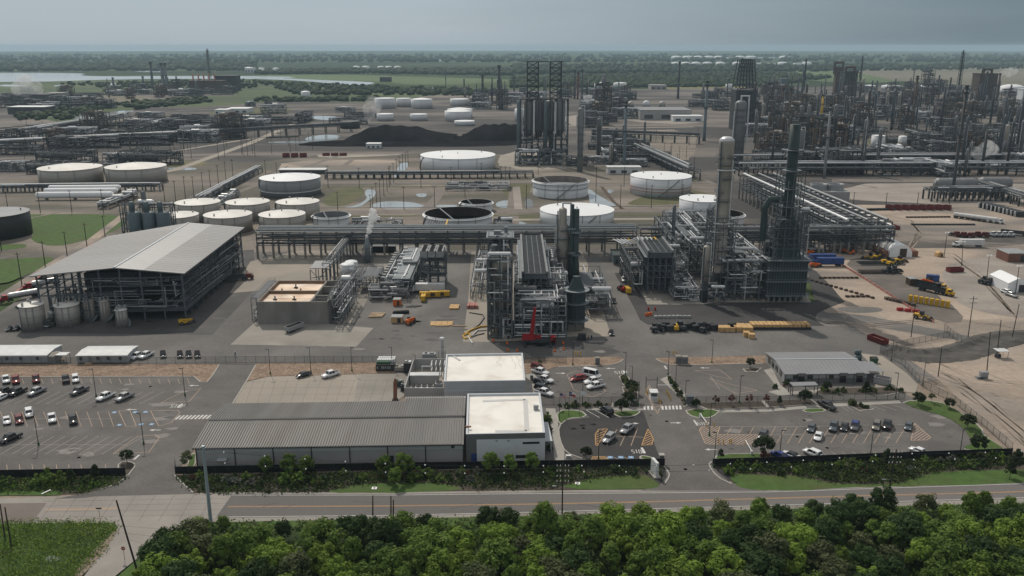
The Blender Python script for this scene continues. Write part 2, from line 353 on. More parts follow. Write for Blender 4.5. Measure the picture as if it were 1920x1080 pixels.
leafmat('leaf_olive',(0.081,0.101,0.043),(0.115,0.135,0.061));leafmat('leaf_oak',(.022,.036,.015),(.036,.052,.022));leafmat('leaf_red',(.10,.04,.03),(.13,.06,.045));leafmat('leaf_silver',(.10,.11,.085),(.14,.15,.12))
leafmat('leaf_far',(.03,.05,.022),(.045,.066,.03))
# GROUND
def chaikin(pts,it=2):
 for _ in range(it):
  o=[]
  for i in range(len(pts)):
   a,b=pts[i],pts[(i+1)%len(pts)]
   o+=[lerp(a,b,.25),lerp(a,b,.75)]
  pts=o
 return pts
ZSTEP=[0]
def rough(pts):
 rv=random.Random(len(pts)+int(pts[0][0]));n=len(pts);per=sum(hypot(pts[i][0]-pts[i-1][0],pts[i][1]-pts[i-1][1])for i in range(n));o=[]
 ph=[rv.uniform(0,6.28)for _ in range(8)];s=0
 for i in range(n):
  a,b=pts[i],pts[(i+1)%n];d=hypot(b[0]-a[0],b[1]-a[1]);k=max(1,min(40,int(d/per*160)))
  for j in range(k):
   f=(s+d*j/k)/per*2*pi;p=lerp(a,b,j/k);w=sum(sin(f*q+ph[q%8])/(q**.7)for q in(3,5,8,13,21,34));nx,ny=(b[1]-a[1])/max(d,1e-6),-(b[0]-a[0])/max(d,1e-6);A=per*.0035*w;o.append((p[0]+nx*A,p[1]+ny*A))
  s+=d
 return o
def sheet(name,px,mat,z,smooth=0,kind='structure',world=False):
 ZSTEP[0]+=1;z+=(ZSTEP[0]%40)*.00013
 pts=px if world else PP(px)
 if smooth:pts=rough(chaikin(pts,smooth))
 o=MB().sheet(pts,z).build(name,mat);tag(o,kind=kind);return o
def far_land_mat():
 m=bpy.data.materials.new('far_land');m.use_nodes=True;t=m.node_tree;b=t.nodes['Principled BSDF'];b.inputs['Roughness'].default_value=.95;b.inputs['Specular IOR Level'].default_value=.1
 tcn=_n(t,'ShaderNodeTexCoord');mpn=_n(t,'ShaderNodeMapping');mpn.inputs['Scale'].default_value=(.00045,.0011,1);t.links.new(tcn.outputs['Object'],mpn.inputs[0])
 n1=_n(t,'ShaderNodeTexNoise');n1.inputs['Scale'].default_value=1.3;n1.inputs['Detail'].default_value=7;n1.inputs['Roughness'].default_value=.62;t.links.new(mpn.outputs[0],n1.inputs['Vector'])
 cr=_n(t,'ShaderNodeValToRGB');e=cr.color_ramp.elements
 e[0].position=.30;e[0].color=(.018,.034,.016,1);e[1].position=.75;e[1].color=(.16,.15,.085,1)
 for p,c in((.46,(.024,.043,.018,1)),(.53,(.05,.075,.03,1)),(.60,(.075,.10,.04,1)),(.67,(.035,.055,.024,1))):
  x=e.new(p);x.color=c
 t.links.new(n1.outputs['Fac'],cr.inputs[0])
 n2=_n(t,'ShaderNodeTexNoise');n2.inputs['Scale'].default_value=.03;n2.inputs['Detail'].default_value=4;t.links.new(tcn.outputs['Object'],n2.inputs['Vector'])
 r2=_n(t,'ShaderNodeMapRange');r2.inputs['From Min'].default_value=.3;r2.inputs['From Max'].default_value=.7;r2.inputs['To Min'].default_value=.7;r2.inputs['To Max'].default_value=1.3;t.links.new(n2.outputs['Fac'],r2.inputs['Value'])
 mx=_n(t,'ShaderNodeMix',data_type='RGBA',blend_type='MULTIPLY');mx.inputs['Factor'].default_value=1;t.links.new(cr.outputs[0],mx.inputs['A']);t.links.new(r2.outputs[0],mx.inputs['B'])
 t.links.new(mx.outputs['Result'],b.inputs['Base Color']);MATS['far_land']=m
far_land_mat()
M('marsh',(.045,.072,.026),(.085,.115,.042),.006,c3=(.03,.045,.02),scale3=.004,stretch=(.5,1.5,1),rough=.95,fine=.2,fscale=.05)
M('field_green',(.075,.115,.04),(.10,.14,.055),.004,stretch=(.4,1.5,1),rough=.95,fine=.15,fscale=.05)
M('field_yellow',(.15,.15,.055),(.18,.165,.075),.01,rough=.95,fine=.1,fscale=.05)
M('field_tan',(.19,.165,.13),(.13,.125,.085),.003,stretch=(.3,1.6,1),rough=.95,c3=(.07,.085,.04),scale3=.002,fine=.15,fscale=.03)
mb=MB();R=18500.0;rings=[0.0,400,1000,2200,4500,9000,R];ns=48
for j in range(len(rings)-1):
 for i in range(ns):
  a,b=2*pi*i/ns,2*pi*(i+1)/ns;r0,r1=rings[j],rings[j+1]
  q=[(r1*cos(a),r1*sin(a),-.6),(r1*cos(b),r1*sin(b),-.6),(r0*cos(b),r0*sin(b),-.6),(r0*cos(a),r0*sin(a),-.6)]
  mb.poly(q if r0>0 else q[:3])
structure('ground',mb,'far_land')
sheet('marsh',[(-500,152),(0,154),(180,150),(480,150),(560,156),(690,160),(830,170),(960,176),(960,205),(-500,205)],'marsh',-.45)
sheet('field',[(450,141),(640,139),(760,143),(930,147),(980,152),(800,160),(700,152),(560,150),(480,146)],'field_green',-.40,1)
sheet('field',[(1240,158),(1420,160),(1420,170),(1250,169)],'field_yellow',-.40)
sheet('field',[(1540,128),(1700,126),(2300,122),(2300,160),(1640,158)],'field_tan',-.42,1)
sheet('field',[(1455,133),(1590,133),(1665,148),(1700,156),(1500,152)],'field_green',-.38,1)
sheet('lagoon',[(-600,135.5),(0,136),(90,136),(150,136.8),(158,139),(147,141),(200,143),(330,142),(520,143),(560,145),(480,148),(300,147.5),(180,150),(60,154),(-600,156)],'water',-.30,1)
sheet('river',[(470,144),(520,146),(580,149),(690,153),(706,156),(672,160),(650,163),(625,162),(615,156),(570,151),(480,148)],'water',-.28,1)
sheet('river',[(765,166),(820,164),(870,168),(860,173),(800,176),(780,178),(790,172),(760,170)],'water',-.28,1)
for q in([(165,119.5),(260,117.5),(275,119),(200,121)],[(250,132.5),(300,133),(320,135),(260,135)],[(420,106),(448,105.5),(446,107.5),(425,107.5)],[(700,111),(760,110.5),(790,112),(720,112.5)],[(0,158),(50,159),(40,162),(0,162)],[(180,156.5),(220,155),(235,157),(200,160)],[(590,160),(630,160.5),(625,163),(595,163)],[(100,160),(120,159),(122,161),(103,162)],[(190,121),(300,118.5),(310,119.5),(215,122)],[(20,121),(70,120.5),(66,122),(25,122.3)],[(800,112.5),(840,112),(832,114),(806,114)]):
 sheet('pond',q,'water',-.29,1)
sheet('industrial_ground',[(-900,174),(430,175),(480,190),(700,192),(800,180),(930,168),(1240,167),(1440,164),(1640,160),(2900,158),(2900,520),(-900,520)],'plant_dirt',-.12)
sheet('tank_farm_ground',[(-700,480),(-700,350),(70,338),(330,304),(480,305),(600,290),(790,288),(960,290),(1300,325),(1345,345),(1400,480)],'tank_field',-.06)
for q,m in(([(530,302),(700,299),(755,302),(735,323),(520,322)],'sand_yard'),([(590,288),(740,286),(760,291),(600,297)],'concrete_beige'),([(940,283),(1040,288),(1150,310),(930,322)],'concrete_beige'),([(0,182),(200,176),(300,182),(250,192),(0,200)],'field_tan'),([(1180,216),(1300,212),(1330,222),(1300,234),(1170,228)],'sand_light'),([(1060,214),(1140,222),(1130,240),(1055,232)],'sand_light'),([(1150,245),(1300,242),(1310,300),(1240,300),(1160,262)],'tank_field'),([(1570,346),(1790,342),(1920,345),(2400,352),(2400,384),(1580,384)],'sand_light'),([(300,302),(395,302),(372,313),(310,313)],'dry_grass'),([(215,196),(420,176),(540,190),(330,203)],'marsh'),([(60,218),(220,196),(260,206),(120,232)],'marsh'),([(380,208),(520,200),(560,208),(420,222)],'rough_grass'),([(1620,262),(1700,258),(1690,276),(1640,276)],'rough_grass')):
 sheet('yard_patch',q,m,-.03 if m!='marsh' else-.05,1)
for q in([(100,222),(235,206),(260,208),(150,224)],[(310,247),(395,243),(390,250),(320,252)],[(580,254),(640,252),(634,264),(566,266)],[(582,216),(645,219),(640,226),(585,224)],[(700,354),(706,362),(697,372),(675,389),(641,389),(668,386),(690,372),(682,356)],[(706,378),(760,377),(796,384),(792,391),(690,391)],[(778,363),(800,362),(800,369),(784,370)],[(750,305),(770,304),(752,330),(744,333),(738,330)],[(316,314),(370,314),(366,319),(312,319)],[(816,384),(862,384),(850,390),(820,390)],[(1100,352),(1118,362),(1140,378),(1166,386),(1110,388),(1104,372)],[(1138,355),(1152,356),(1148,362),(1140,362)],[(930,378),(958,374),(962,390),(930,390)],[(984,374),(998,372),(1000,390),(985,390)],[(962,417),(975,414),(990,420),(985,424),(958,424)],[(10,259),(130,247),(128,250),(20,262)],[(500,265),(640,264),(636,268),(505,269)],[(560,232),(640,230),(640,234),(565,236)]):
 sheet('puddle',q,'puddle',-.015,2)
for q,m in(([(-200,440),(-200,405),(60,402),(150,401),(232,404),(236,425),(200,440),(150,453),(100,462),(60,452),(62,436),(40,440)],'lawn'),([(-200,535),(-200,496),(40,484),(110,480),(85,498),(40,520),(0,535)],'lawn'),([(-100,466),(20,457),(55,458),(40,467),(-100,475)],'lawn'),([(640,352),(690,350),(664,384),(610,388),(604,370)],'rough_grass'),([(1170,380),(1260,352),(1330,360),(1340,380),(1190,386)],'rough_grass'),([(940,350),(1000,340),(990,372),(945,370)],'rough_grass'),([(930,408),(1010,404),(1010,414),(935,418)],'rough_grass')):
 sheet('lawn',q,m,-.02,2)
for q in([(-300,352),(600,340),(1000,338),(1350,350),(1350,355),(1000,343),(600,345),(-300,357)],[(560,395),(900,392),(1345,390),(1350,397),(900,399),(560,402)],[(470,450),(520,390),(640,310),(655,300),(664,300),(650,312),(540,395),(500,450)],[(770,410),(820,360),(806,345),(816,345),(836,358),(800,412)],[(-200,300),(400,288),(760,286),(760,289),(400,292),(-200,305)],[(950,452),(950,395),(955,355),(965,355),(972,395),(975,452)],[(1560,336),(2300,338),(2300,343),(1560,341)]):
 sheet('plant_road',q,'asphalt_old',-.01)
def strip(pts,w,m,z=-.008):
 p=[Vector(q)for q in PP(pts)];lft,rgt=[],[]
 for i in range(len(p)):
  d=(p[min(i+1,len(p)-1)]-p[max(i-1,0)]).normalized();n=Vector((-d.y,d.x))*w/2;lft.append(tuple(p[i]+n));rgt.append(tuple(p[i]-n))
 sheet('track',lft+rgt[::-1],m,z,0,world=True)
for pts,w,m in(([(0,330),(240,312),(480,284)],7,'asphalt_old'),([(0,312),(250,296),(520,252)],6,'concrete_beige'),([(250,334),(330,318),(470,268),(560,228)],8,'concrete_beige'),([(0,300),(200,288),(420,240),(470,214)],6,'plant_dirt'),([(320,430),(430,366),(560,318),(640,290)],5,'asphalt_old'),([(300,420),(410,360),(540,312)],2.5,'ditch_mud'),([(600,345.5),(1330,344)],2.2,'ditch_mud'),([(560,390),(1345,386)],2.5,'ditch_mud'),([(560,406),(900,404),(1260,402)],4,'rough_grass'),([(950,412),(1260,410),(1340,416)],5,'concrete_beige'),([(600,352),(680,350),(760,350),(960,349)],4,'rough_grass'),([(1128,350),(1150,378),(1168,392)],2.5,'brown_dark'),([(968,350),(972,392)],5,'sand_light'),([(150,268),(420,262),(560,256)],9,'coal'),([(0,286),(150,276),(300,264)],8,'ditch_mud'),([(300,275),(560,270),(760,272)],5,'ditch_mud'),([(200,240),(420,224),(560,222)],6,'concrete_beige'),([(0,240),(160,226),(330,206)],8,'coal'),([(0,225),(200,212),(420,204)],5,'concrete_pad'),([(1440,232),(1700,226),(1960,230)],10,'field_tan'),([(1420,204),(1650,200),(1960,206)],12,'concrete_pad'),([(1040,234),(1160,240),(1300,238)],8,'concrete_beige'),([(800,190),(1000,186),(1240,190)],14,'field_tan'),([(0,420),(120,396),(230,392)],3,'asphalt_old'),([(0,395),(250,384)],2.5,'ditch_mud'),([(0,558),(90,500),(170,452),(232,404)],5,'sand_yard'),([(0,566),(95,504),(175,456)],1.2,'pallet_red'),([(0,486),(60,478),(110,476)],1.2,'trim_dark')):strip(pts,w,m)
sheet('yard_paving',[(-700,690),(-700,640),(0,585),(60,545),(228,470),(470,472),(1172,468),(1400,520),(1560,590),(1650,640),(1760,712),(1640,730),(-700,730)],'asphalt_yard',0.0)
M('asphalt_stain_shadow',(.062,.060,.060),(.095,.09,.087),.06,c3=(.04,.04,.04),scale3=.05,rough=.85,fine=.1)
sheet('yard_paving',[(-300,640),(0,624),(398,628),(480,540),(476,468),(440,470),(340,520),(60,560),(0,590),(-300,600)],'asphalt_stain_shadow',.015)  # stained asphalt, with the hall's cast shadow painted into the dark tone
sheet('concrete_apron',[(432,646),(478,604),(560,603),(700,615),(668,650)],'concrete_pad',.015)
sheet('concrete_apron',[(690,456),(830,456),(842,466),(835,480),(690,560),(665,605),(648,605),(690,500)],'concrete_pad',.02)
sheet('concrete_apron',[(470,490),(560,470),(640,470),(660,500),(640,530),(430,550)],'concrete_beige',.015)
sheet('concrete_apron',[(884,472),(1090,472),(1100,490),(1146,630),(1080,634),(914,641),(868,641),(878,560)],'concrete_beige',.015)
sheet('unit_paving',[(1152,512),(1168,510),(1205,555),(1345,566),(1528,565),(1512,500),(1530,508),(1560,538),(1582,566),(1552,578),(1532,588),(1528,600),(1546,611),(1400,612),(1215,609),(1200,600),(1188,575)],'asphalt_unit',.015)
sheet('concrete_apron',[(1160,470),(1470,470),(1505,545),(1522,567),(1345,567),(1318,571),(1214,571),(1200,545),(1165,500)],'concrete_pad',.03)
sheet('crane_paving',[(920,642),(1090,630),(1165,660),(1100,676),(1012,676),(985,662)],'asphalt_stain_shadow',.02)
sheet('sand_yard',[(1290,462),(1380,440),(1560,398),(1600,384),(2900,384),(2900,980),(1990,905),(1900,850),(1760,712),(1690,665),(1650,640),(1560,590),(1530,600),(1526,588),(1560,575),(1584,566),(1558,538),(1525,505),(1500,480)],'sand_yard',-.005)
for q,m in(([(1535,585),(1600,588),(1700,606),(1860,638),(1810,640),(1690,622),(1600,604),(1550,598)],'asphalt_yard'),([(1560,575),(1650,575),(1660,585),(1590,588)],'asphalt_yard'),([(1760,500),(1840,480),(1960,470),(1960,600),(1860,590),(1790,570)],'sand_light'),([(1300,462),(1500,455),(1760,450),(1920,448),(1920,462),(1700,466),(1400,478)],'plant_dirt'),([(1780,440),(1930,435),(1930,456),(1840,456)],'ditch_mud')):
 sheet('sand_patch',q,m,.006,2)
sheet('coal_yard',[(560,268),(640,262),(860,254),(1000,256),(1000,272),(800,276),(560,274)],'coal',-.008,1);sheet('laydown',[(1578,488),(1640,482),(1700,520),(1770,560),(1820,605),(1760,606),(1690,566),(1620,522)],'plant_dirt',.01,1)
mb=MB();rd=random.Random(5)
cl=[(1664,655),(1700,664),(1740,668),(1790,664),(1830,652),(1862,640),(1900,632),(1960,630)]
pts=[Vector((*G(x,y),0))for x,y in cl];fine=[]
for i in range(len(pts)-1):
 for k in range(8):fine.append(pts[i].lerp(pts[i+1],k/8))
prof=[(-6.5,0.02),(-4.5,.8),(-3.2,1.0),(-1.6,.25),(0,.05),(1.6,.2),(3.4,1.3),(4.6,1.0),(6.8,.02)]
rowsv=[]
for i,p in enumerate(fine):
 d=(fine[min(i+1,len(fine)-1)]-fine[max(i-1,0)]).normalized();nrm=Vector((-d.y,d.x,0))
 rowsv.append([tuple(p+nrm*(o+rd.uniform(-.4,.4))+Vector((0,0,max(.02,h+(rd.uniform(-.35,.35)if h>.1 else 0)))))for o,h in prof])
vs=[v for r in rowsv for v in r];k=len(prof)
mb.add([(x,y,z*.6)for x,y,z in vs],[[i*k+j,(i+1)*k+j,(i+1)*k+j+1,i*k+j+1][::-1]for i in range(len(rowsv)-1)for j in range(k-1)])
structure('ditch',mb,'ditch_mud')
sheet('site_ground',[(-700,700),(2900,690),(2900,920),(-700,960)],'dirt',-.10)
sheet('woodland_floor',[(-900,975),(0,975),(210,975),(224,987),(192,1037),(100,1130),(40,1400),(-900,1400)],'lawn',.004)
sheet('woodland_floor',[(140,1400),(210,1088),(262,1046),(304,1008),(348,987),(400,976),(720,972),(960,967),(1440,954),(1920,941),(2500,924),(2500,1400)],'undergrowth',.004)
sheet('grass_verge',[(200,1100),(262,1044),(304,1005),(350,985),(400,974),(720,970),(960,965),(1440,952),(1920,939),(2500,922),(2500,934),(1920,953),(1440,968),(960,984),(720,988),(420,990),(330,1010),(280,1050),(230,1110)],'lawn',.010)
sheet('left_parking',[(-500,708),(364,706),(376,717),(388,717),(400,702),(412,682),(480,682),(462,715),(436,757),(345,865),(328,890),(345,905),(366,926),(100,936),(157,925),(222,906),(240,892),(-500,899)],'asphalt_lot',.02)
sheet('concrete_yard',[(434,758),(462,716),(505,706),(742,700),(772,701),(768,735),(745,752)],'concrete_beige',.025)
sheet('concrete_yard',[(672,703),(765,700),(762,738),(742,752),(664,754)],'concrete_pad',.029)
sheet('front_parking',[(985,688),(1170,682),(1180,671),(1230,671),(1250,684),(1440,681),(1640,715),(1700,740),(1900,850),(1335,864),(1345,885),(1370,905),(1440,920),(1200,920),(1236,910),(1250,895),(1246,866),(1020,872),(985,750)],'asphalt_lot',.02)
sheet('visitor_parking',[(1089,769),(1206,771),(1238,863),(1092,861),(1060,850),(1049,824),(1046,802),(1060,788),(1106,783)],'asphalt_new',.026)
sheet('office_apron',[(1612,662),(1655,668),(1700,700),(1722,722),(1716,737),(1690,735),(1640,725),(1650,700)],'concrete_beige',.026)
for q in([(-400,683),(412,683),(400,701),(388,716),(376,716),(364,706),(-400,708)],[(481,682),(735,680),(742,700),(505,706),(462,715)],[(980,674),(1160,669),(1169,673),(1160,681),(1132,686),(1045,688),(1022,695),(985,702)],[(1229,672),(1437,667),(1437,682),(1300,685),(1262,685),(1238,678)]):
 mbx=MB();ptsw=PP(q);mbx.prism(ptsw,-.1,.12);structure('rock_bed',mbx,'rock_bed')
sheet('sidewalk',[(1023,766),(1041,766),(1047,800),(1050,824),(1058,845),(1058,868),(1040,868),(1034,800)],'sidewalk',.05)
sheet('sidewalk',[(1238,711),(1258,703),(1262,716),(1300,752),(1292,760)],'sidewalk',.032)
sheet('sidewalk',[(1325,769),(1440,768),(1540,758),(1686,751),(1690,756),(1540,764),(1440,772),(1330,774)],'sidewalk',.05)
sheet('sidewalk',[(1432,694),(1448,690),(1463,722),(1480,735),(1540,730),(1640,727),(1640,730),(1536,735),(1462,742),(1440,735),(1460,730)],'sidewalk',.05)
sheet('sidewalk',[(1100,766),(1206,766),(1207,769),(1100,769)],'sidewalk',.05)
sheet('sidewalk',[(985,690),(1000,686),(1012,748),(1000,765),(985,765)],'sidewalk',.034)
sheet('planting_bed',[(326,892),(1245,873),(1256,890),(1242,912),(1060,918),(605,926),(366,926),(346,906)],'mulch',.01)
sheet('planting_bed',[(1334,868),(1896,848),(1990,850),(1990,903),(1700,914),(1440,920),(1400,919),(1362,897)],'mulch',.01)
sheet('planting_bed',[(-500,899),(237,894),(222,906),(156,926),(-500,936)],'mulch',.01)
for q in([(600,925),(660,911),(690,907),(740,905),(830,906),(884,919),(740,924)],[(1040,917),(1090,901),(1140,893),(1210,890),(1226,900),(1240,911),(1215,918)],[(-400,926),(60,919),(106,920),(122,927),(80,930),(-400,936)],[(1366,891),(1384,887),(1440,891),(1480,889),(1520,898),(1555,905),(1640,909),(1700,905),(1740,890),(1770,884),(1890,879),(1990,877),(1990,902),(1700,913),(1440,919),(1395,917),(1375,906)]):
 sheet('lawn',q,'lawn',.03,1)
for q in([(1090,769),(1104,782),(1062,786),(1047,799),(1041,769)],[(1147,771),(1198,770),(1202,773),(1190,781),(1166,784),(1150,778)],[(1283,767),(1354,768),(1336,784),(1310,785),(1290,779)],[(1500,768),(1540,765),(1553,772),(1514,775)],[(1336,863),(1345,852),(1420,850),(1432,852),(1426,861)],[(1200,862),(1198,856),(1206,854),(1224,858),(1234,863)],[(1684,752),(1756,750),(1800,772),(1842,802),(1846,818),(1868,832),(1890,846),(1814,846),(1806,840),(1826,834),(1808,802),(1770,779),(1716,766)],[(345,878),(366,842),(368,878)]):
 w=PP(q);w=chaikin(w,1);mbx=MB();mbx.prism(w,-.05,.13);structure('kerb',mbx,'concrete_kerb')
 cx=sum(p[0]for p in w)/len(w);cy_=sum(p[1]for p in w)/len(w)
 inn=[]
 for x,y in w:
  d=hypot(x-cx,y-cy_);kf=max(0,d-.45)/d;inn.append((cx+(x-cx)*kf,cy_+(y-cy_)*kf))
 sheet('lawn',inn,'lawn',.136,0,world=True)
for q in([(1160,706),(1172,703),(1180,708),(1182,720),(1168,722)],[(1166,726),(1194,722),(1198,752),(1200,765),(1182,766),(1172,745)],[(1251,705),(1257,703),(1290,760),(1282,764)],[(1585,757),(1600,754),(1640,768),(1612,771)],[(1430,752),(1520,748),(1534,758),(1440,764)],[(1540,729),(1680,726),(1694,730),(1690,736),(1660,742),(1540,742),(1526,736)],[(1392,692),(1428,690),(1420,698),(1398,698)],[(1060,758),(1150,756),(1150,763),(1060,766)],[(1296,756),(1430,752),(1440,764),(1325,768)]):
 w=PP(q);mbx=MB();mbx.prism(w,-.05,.13);structure('kerb',mbx,'concrete_kerb')
 cx=sum(p[0]for p in w)/len(w);cy_=sum(p[1]for p in w)/len(w);inn=[]
 for x,y in w:
  d=hypot(x-cx,y-cy_);kf=max(0,d-.5)/d;inn.append((cx+(x-cx)*kf,cy_+(y-cy_)*kf))
 sheet('planting_bed',inn,'mulch',.136,0,world=True)
kb=MB()
def kerbline(px,w=.32,h=.13,smooth=0):
 p=PP(px)
 if smooth:
  q=[p[0]]
  for i in range(len(p)-1):q+=[lerp(p[i],p[i+1],.25),lerp(p[i],p[i+1],.75)]
  p=q+[p[-1]]
 for i in range(len(p)-1):kb.bar((*p[i],h/2-.02),(*p[i+1],h/2-.02),w,h+.04)
kerbline([(-300,708),(364,706),(376,717),(388,717),(400,702),(411,684)]);kerbline([(480,684),(462,715),(436,757)])
kerbline([(1046,688),(1132,686),(1160,681),(1169,674)],smooth=1);kerbline([(1230,673),(1240,680),(1262,685),(1430,682)],smooth=1)
kerbline([(1062,787),(1047,800),(1049,824),(1060,849),(1092,860)],smooth=1);kerbline([(1238,864),(1252,884),(1256,892),(1246,908)],smooth=1)
kerbline([(1334,866),(1328,872),(1345,895),(1372,908)],smooth=1);kerbline([(326,890),(344,908),(362,924)]);kerbline([(240,890),(224,906),(190,918)],smooth=1)
kerbline([(224,870),(230,866),(244,866),(255,872),(246,884),(240,892)],smooth=1);kerbline([(222,888),(222,872),(224,870)])
structure('kerb',kb,'concrete_kerb')
mbx=MB();mbx.prism(chaikin(PP([(224,888),(224,872),(232,867),(244,867),(252,872),(246,882),(238,890)]),1),0,.1);structure('planting_bed',mbx,'mulch')
sheet('road_shoulder',[(-600,936),(0,934),(440,923),(740,923),(960,920),(1200,918),(1440,917),(1920,901),(2500,880),(2500,925),(1920,943),(1440,955),(960,968),(720,973),(400,979),(-600,985)],'concrete_pad',.014)
sheet('road',[(428,926.5),(740,926.5),(960,924),(1200,922.5),(1440,920.5),(1920,905),(2500,885),(2500,915),(1920,935),(1440,950),(960,963),(720,968),(404,971)],'asphalt_road',.022)
sheet('road',[(-600,947),(0,944),(88,943),(62,978),(0,981),(-600,985)],'asphalt_old',.022)
sheet('road',[(88,943),(180,931),(300,928),(437,925),(404,971),(392,978),(345,986),(300,1006),(260,1045),(210,1085),(150,1130),(90,1130),(158,1080),(192,1035),(222,988),(210,977),(62,978)],'concrete_road',.026)
PAINT={}
def line(p,q,w=.13,m='paint_white',z=.034):
 a=Vector((*G(*p),z));b=Vector((*G(*q),z));d=(b-a)
 if d.length<.05:return
 n=Vector((-d.y,d.x,0)).normalized()*w/2
 PAINT.setdefault((m,z),MB()).poly([tuple(a-n),tuple(b-n),tuple(b+n),tuple(a+n)])
def pline(pts,w=.13,m='paint_white',z=.034):
 for i in range(len(pts)-1):line(pts[i],pts[i+1],w,m,z)
pline([(432,928.5),(740,928.5),(960,926),(1200,924.5),(1440,922.5),(1920,907),(2300,894)],.15)
pline([(406,969.5),(720,966.5),(960,961.5),(1440,948),(1920,933),(2300,921)],.15)
for o in(-.6,.6):pline([(428,950+o),(700,949+o),(960,946+o),(1200,941.5+o),(1440,934.5+o),(1880,923+o),(2300,908+o)],.12,'paint_yellow')
pline([(88,786+0),(88,786)],.1)
for o in(0,1.4):pline([(85,955+o),(160,954+o),(220,952.5+o)],.14,'paint_yellow')
for i in range(18):line((41+i*18.25,710),(45+i*18.25,719.5),.12,'paint_faded')
for X in list(range(-240,830,81)):
 line((X/4,772),((X+40)/4,800),.12,'paint_faded')
pline([(-60,785),(215,785.5)],.1,'paint_worn')
for i in range(16):line(((115+i*78-240)/4,758),((115+i*78+185-240)/4,734.5),.12,'paint_worn')
for i in range(13):line(((35+i*84-200)/4,852),((35+i*84+235-200)/4,818),.12,'paint_worn')
pline([(-60,834),(240,834)],.1,'paint_worn')
for X in(-40,50,145,240,330,422,515,607,698,790):line((X/4,871),((X+6)/4,883),.12,'paint_faded')
for poly in([(890,522),(975,522),(1022,636),(945,638),(890,522)],[(1128,520),(1335,518),(1350,535),(1285,608),(1215,632),(1190,632),(1128,520)],[(1030,715),(1165,700),(1195,720),(1120,830),(1000,838),(850,840),(1030,715)],[(1205,462),(1370,380),(1505,355),(1420,450),(1205,462)]):
 pline([(x/4,640+y/4)for x,y in poly],.16,'paint_faded')
for x,y in((857,533),(1012,532),(1092,530),(895,627),(1058,623),(1137,622)):
 line(((x-16)/4,640+y/4),((x+16)/4,640+y/4),1.1,'paint_blue');line(((x-5)/4,640+y/4),((x+5)/4,640+y/4),.5,'paint_white',.040)
def arrow(x,y,dx,s=1.0):
 c=G(x,y);sg=1 if dx>0 else-1;z=.036
 m_=PAINT.setdefault(('paint_white',.036),MB())
 m_.box((c[0],c[1],z-.002),(1.6*s,.3*s,.004));m_.poly([(c[0]+sg*.8*s,c[1]-.5*s,z),(c[0]+sg*1.9*s,c[1],z),(c[0]+sg*.8*s,c[1]+.5*s,z)][::sg])
for x,y,d in((367,723,-1),(295,806.5,-1),(250,768,-1),(1148,691,-1),(1048,700,1),(1183,794,1),(1263,793,1),(1325,690,-1),(1337,843,-1)):arrow(x,y,d,1.1)
def stop_word(x,y,s=1.0,text='STOP',dirx=1):
 segs={'S':((0,1,1,1),(0,1,0,.5),(0,.5,1,.5),(1,.5,1,0),(0,0,1,0)),'T':((0,1,1,1),(.5,1,.5,0)),'O':((0,0,0,1),(1,0,1,1),(0,0,1,0),(0,1,1,1)),'P':((0,0,0,1),(0,1,1,1),(1,1,1,.5),(0,.5,1,.5))}
 c=G(x,y);m_=PAINT.setdefault(('paint_white',.037),MB())
 for i,ch in enumerate(text):
  for a,b,c2,d2 in segs[ch]:
   p=Vector((c[0]+(i*1.0+a*.62)*s,c[1]+b*2.1*s,.0355));q=Vector((c[0]+(i*1.0+c2*.62)*s,c[1]+d2*2.1*s,.0355));m_.bar(p,q,.2*s,.004)
stop_word(318,764.5);stop_word(1186,850,.85);stop_word(1154,701,1.0);stop_word(1310,797,.8)
line((334,764),(342,757),.5);line((251,862),(261,853),.5);line((1203,839.5),(1209,850),.6);line((1301,788),(1308,798),.5);line((1168,695),(1172,700),.5);line((1246,686),(1250,692),.5)
def zebra(a,b,n,L_=2.6):
 pa,pb=Vector((*G(*a),.036)),Vector((*G(*b),.036));m_=PAINT.setdefault(('paint_white',.036),MB())
 for i in range(n):
  c=pa.lerp(pb,(i+.5)/n);m_.box((c.x,c.y,.033),(.55,L_,.003),-.12)
zebra((330,783),(402,781.5),10);zebra((1205,765),(1226,765),3);zebra((1239,765),(1279,764),6)
def hatch(poly,n,dirv,m='paint_yellow',w=.22,z=.034):
 P_=PP(poly);pline(poly+[poly[0]],w,m,z)
 d=Vector(dirv).normalized();nn=Vector((-d.y,d.x));pr=[Vector(p).dot(nn)for p in P_];lo,hi=min(pr),max(pr)
 m_=PAINT.setdefault((m,z),MB())
 for k in range(1,n):
  t=lo+(hi-lo)*k/n;hits=[]
  for i in range(len(P_)):
   a,b=Vector(P_[i]),Vector(P_[(i+1)%len(P_)]);da,db=a.dot(nn)-t,b.dot(nn)-t
   if da*db<0:hits.append(a.lerp(b,da/(da-db)).dot(d))
  hits.sort()
  for i in range(0,len(hits)-1,2):
   a=nn*t+d*hits[i];b=nn*t+d*hits[i+1];o=nn*w/2
   m_.poly([(a.x-o.x,a.y-o.y,z),(b.x-o.x,b.y-o.y,z),(b.x+o.x,b.y+o.y,z),(a.x+o.x,a.y+o.y,z)])
hatch([(1116,814),(1123,805),(1139,804),(1120,836),(1117,834)],7,(1,.9));hatch([(1203,835),(1215,804),(1225,823),(1222,834)],8,(1,.9));hatch([(1108,862),(1112,856),(1134,856),(1142,862)],7,(-1,1.1))
for a,b in(((1157,805),(1138,836)),((1176,807),(1163,836)),((1195,804),(1183,836)),((1138,817),(1206,820)),((1150,857),(1163,863)),((1170,857),(1183,863)),((1099,769),(1124,783)),((1116,769),(1141,783)),((1128,769),(1150,781))):line(a,b,.16,'paint_faded' if a[1]>780 else 'paint_white')
for x in(1144,1164,1183):line((x-5,857.5),(x+5,857.5),1.2,'paint_blue');line((x-1.5,857.5),(x+1.5,857.5),.5,'paint_white',.040)
